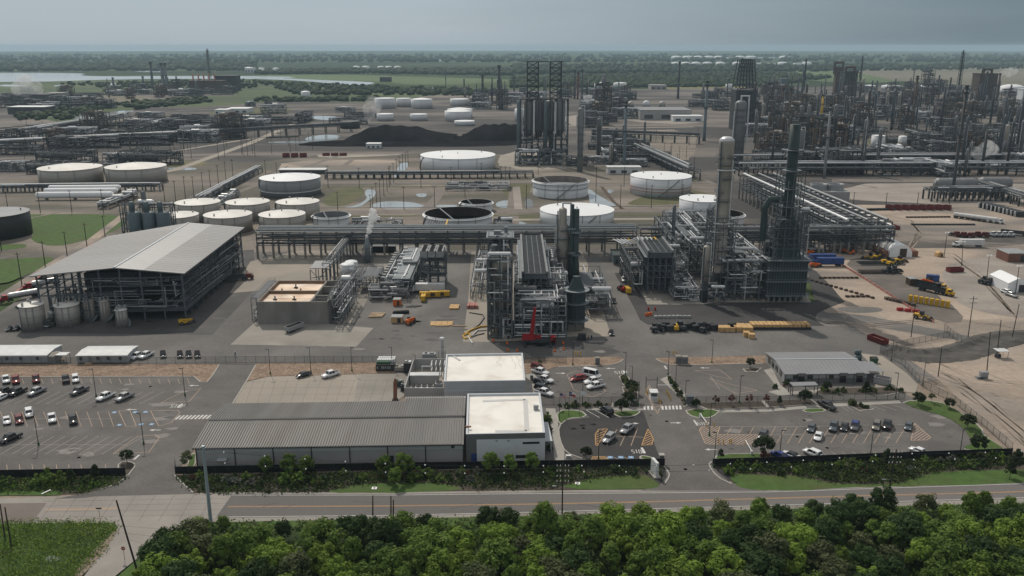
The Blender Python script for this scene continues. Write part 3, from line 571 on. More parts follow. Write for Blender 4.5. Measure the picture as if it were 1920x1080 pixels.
hatch([(1311,806),(1316,800),(1350,800),(1345,815),(1420,815),(1418,833),(1330,833),(1322,831)],22,(1,1.0),'paint_faded')
hatch([(1708,826),(1715,793),(1745,820),(1738,825)],9,(1,.9),'paint_faded')
for i in range(4):line((1372+i*21,800),(1363+i*21,815),.13,'paint_faded')
for i in range(13):line((1454.5+i*20.3,800),(1436+i*20.3,831),.13,'paint_faded')
pline([(1350,800),(1480,800),(1700,796)],.1,'paint_worn');pline([(1420,816),(1705,811)],.1,'paint_worn')
for i in range(14):line((1538+i*20,847),(1554+i*20,857),.12,'paint_worn')
for a,b in(((1570,759),(1592,771)),((1580,758),(1600,770)),((1630,760),(1660,770)),((1645,758),(1680,769)),((1668,757),(1700,768))):line(a,b,.12,'paint_worn')
for poly in([(1063,702),(1080,696),(1120,700),(1135,735),(1110,745),(1075,730),(1063,702)],[(1302,695),(1350,694),(1372,711),(1345,706),(1302,695)],[(1330,710),(1380,738),(1420,732),(1376,722),(1330,710)]):pline(poly,.14,'paint_faded')
line((1332,705),(1350,730),.12,'paint_worn')
hatch([(1211,738),(1217,722),(1240,760),(1233,776)],9,(1,.7),'paint_faded',.16)
for(m_,z),b in PAINT.items():structure('road_markings',b,m_)
M('stain',(.05,.048,.047),(.075,.072,.07),.5,rough=.7);M('patch_pale',(.19,.178,.168),(.215,.2,.19),.4,rough=.9)
rs=random.Random(11)
def blobs(name,mat,boxes,z,n,r):
 b=MB()
 for _ in range(n):
  x0,y0,x1,y1=rs.choice(boxes);c=G(rs.uniform(x0,x1),rs.uniform(y0,y1));k=9;ph=rs.uniform(0,6);a=rs.uniform(*r);e=rs.uniform(1.0,2.6)
  b.sheet([(c[0]+a*e*(1+.35*sin(3*t+ph))*cos(t),c[1]+a*(1+.3*sin(2*t+ph))*sin(t))for t in[2*pi*i/k for i in range(k)]],z)
 structure(name,b,mat)
blobs('asphalt_stain','stain',[(0,715,380,860),(1020,690,1160,740),(1340,775,1800,840),(300,690,420,870)],.031,60,(.25,.8))
blobs('asphalt_patch','patch_pale',[(0,715,380,860),(1320,775,1800,840),(500,640,1400,665)],.030,26,(.5,1.6))
blobs('asphalt_stain','stain',[(300,500,470,620),(100,600,400,625),(690,590,880,640),(1000,640,1150,665)],.027,70,(.4,1.6))
b=MB();rj=random.Random(21)
def seam(p,q,w=.07,z=.0325):
 a=Vector((*G(*p),z));c=Vector((*G(*q),z));k=max(1,int((c-a).length/4));pr=a
 for i in range(1,k+1):q2=a.lerp(c,i/k)+(Vector((rj.uniform(-.12,.12),rj.uniform(-.12,.12),0))if w>.08 else Vector());b.bar(pr,q2,w,.004);pr=q2
for i in range(9):seam((110+i*36,930),(75+i*37,976+i*.3))
for y in(938,947,958,968):seam((80,y+2),(425,y-3))
for i in range(6):seam((215+i*14,985+i*14),(300-i*8,992+i*15))
for i in range(14):seam((455+i*21,712),(440+i*21,756),.06,.0365)
for y in(716,728,741):seam((455,y),(745,y-3),.06,.0365)
for _ in range(34):x=rj.choice((rj.uniform(5,330),rj.uniform(1300,1780),rj.uniform(500,1400)));y=rj.uniform(715,860)if x<330 or x>1300 else rj.uniform(936,955);seam((x,y),(x+rj.uniform(-60,60),y+rj.uniform(-10,10)),.1,.039)
structure('pavement_seam',b,'stain')
b=MB()
for x,y in((1508,788),(1495,819),(1551,840),(1094,803),(148,858),(282,725),(1250,790),(1285,880)):b.lathe([(.45,.041),(.0001,.041)],(*G(x,y),0),10)
structure('manhole',b,'stain')
# FRONT BUILDINGS
def frame_from(A,B):
 A=Vector(A);B=Vector(B);u=(B-A).normalized();n=Vector((-u.y,u.x));return A,u,n,(B-A).length
def loc(A,u,n,x,y):p=A+u*x+n*y;return(p.x,p.y)
def wallquad(b,p,q,z0,z1,mi=0):b.poly([(p[0],p[1],z0),(q[0],q[1],z0),(q[0],q[1],z1),(p[0],p[1],z1)],mi)
A,u,n,Lw=frame_from(G(370,876),G(870,868));H=5.1;D1=25.3;D2=29.0;XS=Lw*.742;RZ=HY((A+n*12.6).y,788)
wh=thing('warehouse','long grey warehouse with ribbed metal gable roof behind the planted roadside bed','warehouse',(A.x,A.y,0))
P2=lambda x,y:loc(A,u,n,x,y)
b=MB();b.prism([P2(0,0),P2(Lw,0),P2(Lw,D2),P2(XS,D2),P2(XS,D1),P2(0,D1)],0,H-.25)
for x,y0,y1 in((.01,0,D1),):
 b.add([(*P2(-.02,0),H-.25),(*P2(-.02,D1),H-.25),(*P2(-.02,D1/2),RZ-.1)],[[0,1,2]])
b.build('wall','wall_grey',wh)
slope=(RZ-H)/(D1/2);zb2=RZ-slope*(D2-D1/2)
b=MB();ov=.5
def rq(x0,x1,y0,z0,y1,z1):b.poly([(*P2(x0,y0),z0),(*P2(x1,y0),z0),(*P2(x1,y1),z1),(*P2(x0,y1),z1)])
rq(-ov,Lw,-ov,H-slope*ov,D1/2,RZ);rq(-ov,XS,D1/2,RZ,D1+.3,H-slope*.3);rq(XS,Lw,D1/2,RZ,D2+.3,zb2-slope*.3)
k=int(Lw/.62)
for i in range(k+1):
 x=-ov+.1+i*.62
 b.bar((*P2(x,-ov),H-slope*ov+.03),(*P2(x,D1/2-.2),RZ-slope*.2+.03),.24,.30)
 ye=D2+.3 if x>XS else D1+.3
 b.bar((*P2(x,D1/2+.2),RZ-slope*.2+.03),(*P2(x,ye),RZ-slope*(ye-D1/2)+.03),.24,.30)
b.build('roof','roof_ribbed',wh)
b=MB();b.bar((*P2(-ov,D1/2),RZ+.16),(*P2(Lw,D1/2),RZ+.16),.8,.16);b.build('ridge_cap','trim_dark',wh)
b=MB();b.bar((*P2(-ov,-ov-.08),H-slope*ov-.1),(*P2(Lw,-ov-.08),H-slope*ov-.1),.18,.22);b.build('gutter','trim_dark',wh)
b=MB()
for i in range(8):
 x=min(Lw-.12,i*Lw/7.02+.1);p=P2(x,-.1);b.box((p[0],p[1],0),(.22,.16,H-.3),.035)
b.build('downpipe','trim_dark',wh)
b=MB();p=P2(Lw/2,-.06);b.box((p[0],p[1],H-1.35),(Lw-.4,.06,.85),.035);b.build('wall_band','wall_silver',wh)
for x,w,z,h in((45.3,1.1,0,2.2),(59.8,.8,3.9,.7)):
 b=MB();p=P2(x,-.07);b.box((p[0],p[1],z),(w,.08,h),.035);b.build('door' if h>1 else 'vent','trim_dark',wh)
b=MB();p=P2(6.2,-.9);b.box((p[0],p[1],2.3),(2.2,1.6,.12),.035);b.build('door_canopy','wall_silver',wh)
def flat_building(name,label,roofpx,z,wallmat,par=.55,inner='trim_light'):
 c=[Vector(G(x,y,z))for x,y in roofpx];b0=c[0]
 t=thing(name,label,'building',(b0.x,b0.y,0));ctr=sum(c,Vector((0,0)))/4
 b=MB();pts=[tuple(p)for p in c];w=.45
 inn=[]
 for p in c:
  d=ctr-p;inn.append(tuple(p+Vector((w if d.x>0 else-w,w if d.y>0 else-w))))
 for i in range(4):
  p,q=pts[i],pts[(i+1)%4];wallquad(b,p,q,0,z)
  ip,iq=inn[i],inn[(i+1)%4];b.poly([(*p,z),(*q,z),(*iq,z),(*ip,z)],1);b.poly([(*iq,z-par),(*ip,z-par),(*ip,z),(*iq,z)],1)
 b.build('wall',[wallmat,inner],t)
 MB().sheet(inn,z-par+.01).build('roof','roof_white',t)
 return t,c,ctr,inn
wb,c,ctr,inn=flat_building('office_building','pale flat roofed office block at the right end of the ribbed warehouse',[(873.5,814),(1022,811),(1013,736),(876.5,738)],7.3,'wall_dark')
uu=(c[1]-c[0]).normalized();ang=atan2(uu.y,uu.x);nn_=Vector((-uu.y,uu.x));W=(c[1]-c[0]).length
def fp(t,x,y=-.06):p=c[0]+uu*x+nn_*y;return(p.x,p.y)
b=MB();p0=fp(0,2.5);p1=fp(0,W-.02)
xs=2.5;kk=int((W-xs)/.5);zt=5.75
for i in range(kk):
 xa=xs+i*(W-xs)/kk;xb=xs+(i+1)*(W-xs)/kk;q=(*fp(0,(xa+xb)/2,-.10),0);b.box((q[0],q[1],.1),((xb-xa)*.86,.12,zt),ang)
q=fp(0,(xs+W)/2,-.045);b.box((q[0],q[1],.05),(W-xs,.07,zt+.05),ang);b.build('cladding','wall_white',wb)
b=MB();q=fp(0,W-3.3,-.17);b.box((q[0],q[1],4.55),(4.0,.1,.5),ang);b.build('window','glass_dark',wb)
for x in(7.2,10.0):b=MB();q=fp(0,x,-.17);b.box((q[0],q[1],5.3),(.5,.06,.3),ang);b.build('wall_light','galvanised',wb)
b=MB();q=fp(0,1.9,-.05);b.box((q[0],q[1],0),(1.5,.08,2.3),ang);b.build('door','blue_paint',wb)
b=MB();q=fp(0,14.3,-.17);b.box((q[0],q[1],.9),(5.2,.1,.8),ang);b.build('window','glass_dark',wb)
b=MB()
rc=[Vector(G(x,y,6.78))for x,y in((905,752),(985,749),(988,808),(903,809))]
for i in(0,1):b.bar((*rc[i],6.8),(*rc[(i+1)%4],6.8),1.1,.05)
b.bar((*rc[2],6.8),(*rc[3].lerp(rc[2],.3),6.8),1.1,.05);b.build('roof_walkway','roof_walk',wb)
b=MB();x,y=G(1005,768,6.76);b.box((x,y,6.76),(1.2,1.0,.9));b.taper((x,y,7.66),(1.4,1.2),(.9,.8),.25);b.build('roof_vent','machine_grey',wb)
b=MB();x,y=G(877,801,7.3);b.bar((x-.6,y,7.45),(x+.8,y,7.45),.5,.25);b.build('scupper','rust_box',wb)
b=MB();q0=c[1]+uu*1.0;q1=c[1]+nn_*15+uu*1.0;b.bar((q0.x,q0.y+4,3.1),(q1.x,q1.y,3.1),2.0,.18)
for t_ in(.0,.33,.66,1):q=q0.lerp(q1,t_);b.box((q.x+.8,max(q.y,q0.y+4.2),0),(.15,.15,3.0))
b.build('entrance_canopy','trim_light',wb)
b=MB()
for i in range(5):q=c[1]+nn_*(6+i*3)+uu*.06;b.box((q.x,q.y,.8),(.1,2.2,1.9),ang)
b.build('side_window','glass_dark',wb)
wr,c,ctr,inn=flat_building('office_building','white roofed annex building behind the office block beside the machinery yard',[(832,715),(985,713),(980,661.5),(836.5,664)],7.0,'wall_silver')
uu=(c[1]-c[0]).normalized();ang=atan2(uu.y,uu.x);nn_=Vector((-uu.y,uu.x));W=(c[1]-c[0]).length
b=MB();q=fp(0,W/2,-.05);b.box((q[0],q[1],4.1),(W,.08,.15),ang);b.build('wall_band','trim_light',wr)
b=MB();q=fp(0,W*.645,-.06);b.box((q[0],q[1],0),(2.0,.1,2.6),ang);b.build('door','trim_dark',wr)
b=MB();q=fp(0,W*.645,-.6);b.box((q[0],q[1],2.75),(2.3,1.3,.12),ang);b.build('door_canopy','machine_grey',wr)
b=MB();p=G(850,668,6.5);q=G(862,676,6.5);b.bar((*p,6.6),(*q,6.6),.5,.25);b.build('roof_pipe','roof_walk',wr)
M('roof_crack',(.42,.36,.28),rough=.9)
b=MB();rr=random.Random(3)
for cx in(940,958,968):
 pr=G(cx,668,6.47)
 for j in range(9):q=(pr[0]+rr.uniform(-.7,.7),pr[1]-rr.uniform(.5,1.6));b.bar((*pr,6.47),(*q,6.47),.09,.012);pr=q
b.build('roof_stain','roof_crack',wr)
x,y=G(830,684);ht=HT(830,684,633)
t=thing('vent_stack','slim pale vent stack rising at the rear corner of the annex building','stack',(x,y,0))
MB().lathe([(.45,0),(.45,ht-.7),(.75,ht-.5),(.75,ht),(.3,ht+.1)],(x,y,0),12).build('flue','machine_white',t,True)
b=MB()
for dx in(-1.1,.9):b.bar((x+dx,y-.4,0),(x+dx,y-.4,ht*.55),.18)
for z in(2,4,6):b.bar((x-1.1,y-.4,z),(x+.9,y-.4,z),.14)
b.build('brace_frame','steel_pale',t)
xw0,yw0=G(762,738);xw1,yw1=G(838,736);xw2,yw2=G(782,674)
t=thing('machinery_enclosure','grey walled open yard holding cooling machines beside the annex building','enclosure',(xw0,yw0,0));b=MB();hw=3.2;xl,xr_,yf,yb=xw0,xw1,yw0-3.5,yw2-8
for p,q in(((xl,yf),(xr_,yf)),((xl,yf),(xl,yb)),((xl,yb),(xr_,yb))):
 b.bar((*p,hw/2),(*q,hw/2),.3,hw)
b.build('wall','wall_grey',t)
b=MB();ysh=yf+(yb-yf)*.46;b.box(((xl+xr_)/2-1.2,ysh,3.0),(8.5,2.6,.2));
for i in range(14):b.box((xl+2.0+i*.6,ysh,3.2),(.16,2.6,.07))
b.build('shed_roof','machine_white',t);MB().box(((xl+xr_)/2-1.2,ysh,0),(8.1,2.2,3.0)).build('shed_wall','wall_grey',t)
MB().sheet([(xl,yf),(xr_,yf),(xr_,yb),(xl,yb)],.05).build('floor_slab','concrete_beige',t)
def hvac(name,label,x,y,dx,dy,h,fans,z=0.05,m='machine_white'):
 t=thing(name,label,'cooling unit',(x,y,z));MB().box((x,y,z),(dx,dy,h)).build('casing',m,t);b=MB();g=MB()
 for i in range(fans):
  fx=x-dx/2+dx*(i+.5)/fans;b.lathe([(dy*.36,0),(dy*.36,.25),(dy*.30,.25),(dy*.30,.1)],(fx,y,z+h),12)
 b.build('fan_guard','trim_dark',t);g.box((x,y-dy/2-.03,z+h*.2),(dx*.85,.05,h*.55));g.build('louvre','galvanised',t);return t
hvac('cooling_unit','white cooling unit in the front corner of the walled machinery yard',xl+5.2,yf+3.0,5.0,2.2,2.4,3)
hvac('cooling_unit','grey round fronted cooling unit beside the white one in the machinery yard',xl+9.3,yf+3.4,2.0,2.4,3.4,1,m='machine_grey')
hvac('cooling_unit','small grey cooling unit at the left wall of the machinery yard',xl+2.0,yf+4.2,1.6,1.8,1.8,1,m='machine_grey')
t=thing('pipe_support','white pipe frame standing in the rear half of the machinery yard','pipe frame',(xl+7,yb-4,0));b=MB()
for i in range(4):
 for z in(1.2,3.4):b.bar((xl+5.8+i*1.3,yb-6,z),(xl+5.8+i*1.3,yb-2,z),.2)
 for y in(yb-6,yb-2):b.bar((xl+5.8+i*1.3,y,0),(xl+5.8+i*1.3,y,3.4),.2)
b.path([(xl+3,yb-5,.5),(xl+3,yb-5,2.6),(xl+5.8,yb-5,2.6),(xl+5.8,yb-2,2.6)],.18)
b.build('pipework','machine_white',t)
x,y=G(722,697);t=thing('battery_bank','black and green equipment bank with white topped boxes beside the stone bed','equipment bank',(x,y,0))
b=MB();b.box((x,y+1.3,0),(5.6,2.4,2.3));b.build('cabinet','trim_dark',t)
b=MB();b.box((x-.6,y+1.6,2.3),(4.0,1.6,.55));b.build('green_box','green_paint',t)
b=MB()
for i in range(8):
 for j in range(2):b.box((x-2.4+i*.66,y+4.2+j*1.5,0),(.55,1.2,2.7))
b.build('white_box','machine_white',t)
b=MB()
for i in range(7):b.box((x-2.3+i*.72,y+2.2,2.3),(.56,1.0,.9))
b.build('yellow_box','machine_white',t)
b=MB()
for dx in(-2.3,-.9,-.4,.2,.9,1.5):b.box((x+dx,y+.08,.9),(.35,.06,.8))
b.build('label_plate','machine_grey',t)
for nm,lab,px_,py_,dx,dy,h,m in(('skid_tank','pale crate standing right of the equipment bank by the stone bed',751,694,4.0,2.4,1.2,'concrete_pad'),('generator_set','dark generator set with pale top left of the machinery yard',766,697,2.6,2.6,3.0,'trim_dark'),('pump_skid','teal pump skid on the concrete yard left of the machinery yard',748,724,2.6,1.5,1.5,'heater_green'),('pump_skid','small black pump skid beside the teal one on the concrete yard',757,732,1.5,1.6,1.5,'steel_dark'),('transformer_box','grey cooling rack standing in the paved yard behind the machinery yard',805,672,4.2,2.0,1.6,'machine_grey')):
 x,y=G(px_,py_);t=thing(nm,lab,'equipment',(x,y,0));MB().box((x,y,.15),(dx,dy,h)).build('casing',m,t);b=MB();b.box((x,y,0),(dx+.3,dy+.3,.15));b.build('skid_base','steel_dark',t)
 b=MB();b.lathe([(.35,0),(.35,.5),(.2,.55)],(x-dx*.25,y,h+.15),8);b.box((x+dx*.2,y,h+.15),(dx*.3,dy*.5,.3));b.build('top_unit','machine_white' if h>2 else 'pipe_grey',t)
x,y=G(741,751);t=thing('excavator_bucket','rusty orange machine arm leaning against the rear of the warehouse roof','machine arm',(x,y,0));b=MB();b.bar((x,y,0),(x+.2,y+.2,5.5),1.0,.7);b.taper((x+.2,y+.2,5.4),(1.0,.8),(.4,.3),1.1);b.build('arm','rust_box',t);MB().box((x,y,0),(1.6,1.2,.5)).build('base_plate','steel_dark',t)
A,u,n,Lw=frame_from(G(1470,718),G(1626,716.5));H=HT(1470,718,700);P2=lambda x,y:loc(A,u,n,x,y);bk=Vector(G(1440,661,H));Dp=(bk-A).dot(n);RZ=HY((A+n*Dp/2).y,674)
t=thing('site_office','long low site office with smooth grey gable roof and awnings','office',(A.x,A.y,0));b=MB();b.prism([P2(0,0),P2(Lw,0),P2(Lw,Dp),P2(0,Dp)],0,H-.05)
for x in(0,Lw):b.poly([(*P2(x,0),H-.05),(*P2(x,Dp),H-.05),(*P2(x,Dp/2),RZ-.05)])
b.build('wall','wall_grey',t)
b=MB();b.poly([(*P2(-.3,-.5),H-.1),(*P2(Lw+.3,-.5),H-.1),(*P2(Lw+.3,Dp/2),RZ),(*P2(-.3,Dp/2),RZ)]);b.poly([(*P2(-.3,Dp/2),RZ),(*P2(Lw+.3,Dp/2),RZ),(*P2(Lw+.3,Dp+.5),H-.1),(*P2(-.3,Dp+.5),H-.1)])
for i in range(int(Lw/1.2)):x=i*1.2;b.bar((*P2(x,-.5),H-.08),(*P2(x,Dp/2),RZ+.02),.08,.06);b.bar((*P2(x,Dp/2),RZ+.02),(*P2(x,Dp+.5),H-.08),.08,.06)
b.build('roof','roof_grey',t);b=MB();b.bar((*P2(-.3,Dp/2),RZ+.06),(*P2(Lw+.3,Dp/2),RZ+.06),.4,.1);b.build('ridge_cap','trim_light',t)
b=MB();b.bar((*P2(0,-.08),.7),(*P2(Lw,-.08),.7),.1,1.4);b.build('wall_band','wall_dark',t)
for i in range(7):b=MB();p=P2(i*Lw/6.05+.1,-.1);b.box((p[0],p[1],0),(.14,.14,H-.2));b.build('downpipe','trim_dark',t)
for f in(.20,.70,.90):
 b=MB();p=P2(Lw*f,-.6);b.taper((p[0],p[1],2.5),(2.6,1.3),(2.4,.4),.5,off=(0,.4));b.build('awning','trim_dark',t);b=MB();p=P2(Lw*f,-.16);b.box((p[0],p[1],0),(1.8,.1,2.3));b.build('door','glass_dark',t)
for f in(.13,.30,.56):b=MB();p=P2(Lw*f,-.16);b.box((p[0],p[1],1.2),(1.3,.1,1.2));b.build('window','glass_dark',t)
b=MB();b.poly([(*P2(Lw+.3,Dp*.08),3.0),(*P2(Lw+5.5,Dp*.08),2.7),(*P2(Lw+5.5,Dp*.55),2.7),(*P2(Lw+.3,Dp*.55),3.0)])
for y in(.1,.53):
 p=P2(Lw+5.2,Dp*y);b.box((p[0],p[1],0),(.18,.18,2.7))
b.build('side_canopy','roof_grey',t)
b=MB()
for i in range(4):p=P2(-.1,Dp*(.2+.2*i));b.box((p[0],p[1],1.0),(.1,2.0,1.6));
b.build('side_window','glass_dark',t)
cs=[G(1480,717,3),G(1528,716,3),G(1534,722.5,3),G(1487,724,3)];t=thing('shelter_canopy','flat grey smoking shelter canopy on posts in front of the site office','shelter',(*cs[3],0))
b=MB();b.prism(cs,2.9,3.08);b.build('roof','roof_grey',t);b=MB()
for p in[lerp(cs[0],cs[3],.5)]+list(cs)+[lerp(cs[2],cs[3],.5)]:b.box((p[0],p[1],0),(.16,.16,2.9))
b.build('post','trim_dark',t);b=MB();p=lerp(cs[3],cs[2],.5);b.box((p[0],p[1]+1.3,.45),(2.2,.5,.08));b.box((p[0],p[1]+1.3,0),(.2,.4,.45));b.build('bench','galvanised',t)
def skip(label,p,q,w,h,m='red_bin',fill='rust_box',cat='skip'):
 a=Vector((*p,0));c_=Vector((*q,0));d=(c_-a);L_=d.length;rz=atan2(d.y,d.x);t=thing('skip_container',label,cat,((a.x+c_.x)/2,(a.y+c_.y)/2,0),rz=rz);b=MB();hx,hy=L_/2,w/2
 for(x0,y0,dx,dy)in((0,-hy,L_,.12),(0,hy,L_,.12),(-hx,0,.12,w),(hx,0,.12,w)):b.box((x0,y0,.15),(dx,dy,h))
 b.box((0,0,.15),(L_,w,.15));k=max(3,int(L_/.9))
 for i in range(k+1):
  for sg in(-1,1):b.box((-hx+L_*i/k,sg*(hy+.09),.15),(.12,.1,h))
 for sg in(-1,1):b.box((0,sg*(hy+.08),h+.02),(L_+.2,.16,.16))
 b.build('body',m,t,local=True);b=MB();b.box((0,0,.3),(L_-.3,w-.3,h*.45));b.build('contents',fill,t,local=True)
 b=MB()
 for sx in(-.35,.35):b.tube((sx*L_,-hy,.12),(sx*L_,hy,.12),.12,6)
 b.build('roller','steel_dark',t,local=True);return t
skip('dark waste compactor skip with red rubbish at the right end of the site office',G(1640,716),G(1668,722),2.4,1.9,'wall_grey','red_bin')
skip('long maroon roll off skip on the bare ground beyond the site office',G(1631,636),G(1660,647),2.5,1.7)
x,y=G(1638,680);t=thing('dumpster','dark green lidded dumpster on the concrete behind the site office','dumpster',(x,y,0));b=MB();b.taper((x,y,.2),(1.9,1.3),(2.2,1.7),1.3);b.build('body','green_paint',t);b=MB();b.taper((x,y,1.5),(2.2,1.7),(2.1,.5),.35,off=(0,.5));b.build('lid','trim_dark',t)
x,y=G(1609,679);t=thing('water_tank_rack','pale green stacked tanks standing at the back corner of the site office','tank rack',(x,y,0));b=MB()
for i in range(3):b.lathe([(.7,0),(.75,1.6),(.3,1.9)],(x-.9+i*.9,y+i*.8,.3),10)
for i in range(2):b.lathe([(.6,0),(.6,1.3),(.2,1.5)],(x-.5+i*.9,y+.8,2.3),10)
b.build('tank','vessel_blue',t,True);MB().box((x,y+.6,0),(3,3,.3)).build('base','steel_dark',t)
for i,(lab,x0,y0,x1,w,m)in enumerate((('long white site cabin with dark windows at the far left edge',-40,682.5,90,9.5,'machine_white'),('white portable office cabin with door between the stone bed and paved yard',145,682,240,8.5,'machine_white'))):
 A,u,n,Lw=frame_from(G(x0,y0),G(x1,y0-.8));H=HT(x1-20,y0,664);P2=lambda x,y:loc(A,u,n,x,y);t=thing('site_cabin',lab,'cabin',(A.x,A.y,0))
 b=MB();b.prism([P2(0,0),P2(Lw,0),P2(Lw,w),P2(0,w)],.3,H-.4);b.poly([(*P2(Lw,0),H-.4),(*P2(Lw,w),H-.4),(*P2(Lw,w/2),H)]);b.poly([(*P2(0,0),H-.4),(*P2(0,w),H-.4),(*P2(0,w/2),H)]);b.build('wall','wall_silver',t)
 b=MB();b.poly([(*P2(-.2,-.3),H-.45),(*P2(Lw+.2,-.3),H-.45),(*P2(Lw+.2,w/2),H),(*P2(-.2,w/2),H)]);b.poly([(*P2(-.2,w/2),H),(*P2(Lw+.2,w/2),H),(*P2(Lw+.2,w+.3),H-.45),(*P2(-.2,w+.3),H-.45)]);b.build('roof','machine_white',t)
 MB().prism([P2(.2,.2),P2(Lw-.2,.2),P2(Lw-.2,w-.2),P2(.2,w-.2)],0,.3).build('skirting','trim_dark',t)
 for f in(.08,.25,.42,.62,.86):
  b=MB();p=P2(Lw*f,-.04)
  if f==.25:b.box((p[0],p[1],.4),(1.0,.08,2.1),atan2(u.y,u.x));b.build('door','machine_grey',t)
  else:b.box((p[0],p[1],1.2),(.9,.08,1.0),atan2(u.y,u.x));b.build('window','glass_dark',t)
 b=MB();p=P2(Lw*.25,-.9);b.box((p[0],p[1],.1),(2.0,1.4,.4));b.build('step','wood',t)
x,y=G(93,681);t=thing('storage_shed','small weathered shed with sloping roof between the two white cabins','shed',(x,y,0));MB().box((x,y+2.2,0),(3.4,4.4,2.3)).build('wall','machine_grey',t);b=MB();b.taper((x,y+2.2,2.3),(3.8,4.8),(3.8,.2),.5);b.build('roof','concrete_pad',t)
x,y=G(115,681);t=thing('picnic_canopy','small white flat canopy on thin posts beside the weathered shed','canopy',(x,y,0));b=MB();b.box((x,y+1.5,2.5),(3.4,2.8,.12));b.build('roof','machine_white',t);b=MB()
for sx in(-1.5,1.5):
 for sy in(.3,2.7):b.box((x+sx,y+sy,0),(.1,.1,2.5))
b.build('post','galvanised',t);b=MB();b.box((x,y+1.5,.7),(1.8,.8,.06));b.box((x,y+1.5,0),(.2,.6,.7));b.build('table','wood',t)
# FENCES
def fence(name,label,px,h,mat,post_gap=3.0,post='steel_dark',rail=True,pm=.07):
 P_=[Vector((*G(*p),0))for p in px];t=thing(name,label,'fence',tuple(P_[0]));b=MB();pb=MB();rb=MB()
 for i in range(len(P_)-1):
  a,c_=P_[i],P_[i+1];L_=(c_-a).length;k=max(1,round(L_/post_gap));d=(c_-a).normalized();nn2=Vector((-d.y,d.x,0))*.012
  b.add([tuple(a-nn2),tuple(c_-nn2),tuple(c_-nn2+Vector((0,0,h))),tuple(a-nn2+Vector((0,0,h)))],[[0,1,2,3]])
  for j in range(k+(1 if i==len(P_)-2 else 0)):
   p=a.lerp(c_,j/k);pb.box((p.x,p.y,0),(pm,pm,h+.12))
  if rail:
   for z in(h,.12):rb.bar(a+Vector((0,0,z)),c_+Vector((0,0,z)),.05)
 b.build('fabric',mat,t);pb.build('post',post,t)
 if rail:rb.build('rail',post,t)
 return t
fence('screened_fence','black screened fence along the left car park above the roadside shrubs',[(-300,900),(0,896),(236,892)],2.0,'fence_screen')
fence('screened_fence','black screened fence below the warehouse and visitor car park',[(329,874),(329,889),(700,882),(1030,877),(1246,873.5)],1.9,'fence_screen')
fence('screened_fence','black screened fence along the foot of the right car park',[(1336,874),(1440,871),(1700,861),(1897,854)],1.9,'fence_screen')
fence('chain_link_fence','chain link fence along the stone bed behind the left cabins and concrete yard',[(-200,683),(245,682.5),(310,681.5),(480,680),(735,679.5)],2.1,'chain_link')
fence('chain_link_fence','chain link fence from the annex building past the crane to the drive',[(985,672),(1010,676),(1062,681)],2.1,'chain_link')
fence('chain_link_fence','chain link fence between the middle lot and the visitor car park',[(1016,760),(1060,759),(1168,757),(1196,761)],2.1,'chain_link')
fence('chain_link_fence','chain link fence in front of the site office shrubs',[(1286,758),(1380,757),(1440,757),(1540,752),(1684,749),(1696,748)],2.2,'chain_link')
fence('chain_link_fence','long chain link boundary fence slanting beside the bare ground on the right',[(1650,662),(1690,683),(1730,726),(1790,757),(1850,805),(1897,846)],2.2,'chain_link')
fence('chain_link_fence','chain link gate panel standing open on the sandy yard by the ditch',[(1770,620),(1786,634),(1802,644)],2.6,'chain_link')
fence('chain_link_fence','light chain link fence crossing the sand behind the maroon skip',[(1650,662),(1700,648),(1780,632)],2.2,'chain_link')
# POLES, LAMPS AND SIGNS
def lamp_proto():
 t=thing('street_lamp','car park lamp','street lamp',(0,0,0));b=MB();b.tube((0,0,.8),(0,0,8.6),.10,8,r2=.07);b.build('pole','trim_dark',t,local=True)
 b=MB();b.tube((0,0,0),(0,0,.85),.24,10);b.build('base','lamp_green',t,local=True);b=MB();b.box((.45,0,8.5),(1.0,.34,.16));b.box((0,0,8.45),(.2,.2,.2));b.build('lamp_head','trim_dark',t,local=True);return t
LAMP=Proto(lamp_proto())
def lamp_row(lst,where,group):
 for px_,py_,yt in lst:
  x,y=G(px_,py_);h=HT(px_,py_,yt);LAMP.place((x,y,0),random.Random(px_).uniform(-.4,.4)+(pi if px_%2 else 0),'green footed lamp post '+where,group,(1,1,h/8.7))
lamp_row([(180.5,744,691),(347,742,690)],'in the upper left car park','left car park lamps');lamp_row([(72.5,835,775),(269.5,833,774)],'in the lower left car park','left car park lamps')
lamp_row([(507,702,654),(583,699,651),(660,696,650),(735.5,692,650),(779,690,665)],'along the stone bed behind the concrete yard','stone bed lamps')
lamp_row([(1074,685,640),(1172.5,704,660),(1185,718,686),(1197,762,715),(1092,760,710),(1122,864,807)],'left of the gate drive','gate drive lamps')
lamp_row([(1252.5,704,659),(1266,734,684),(1284,760,713),(1334.5,681,637),(1386,756,704)],'right of the gate drive','gate drive lamps')
lamp_row([(1330,817,755),(1338.5,877,810),(1462,854,806),(1632,854,810),(1800,849,805)],'in the lower right car park','right car park lamps')
lamp_row([(1679,747.5,699),(1730,722,680),(1532,740,702),(1671,677,637)],'around the site office','office lamps')
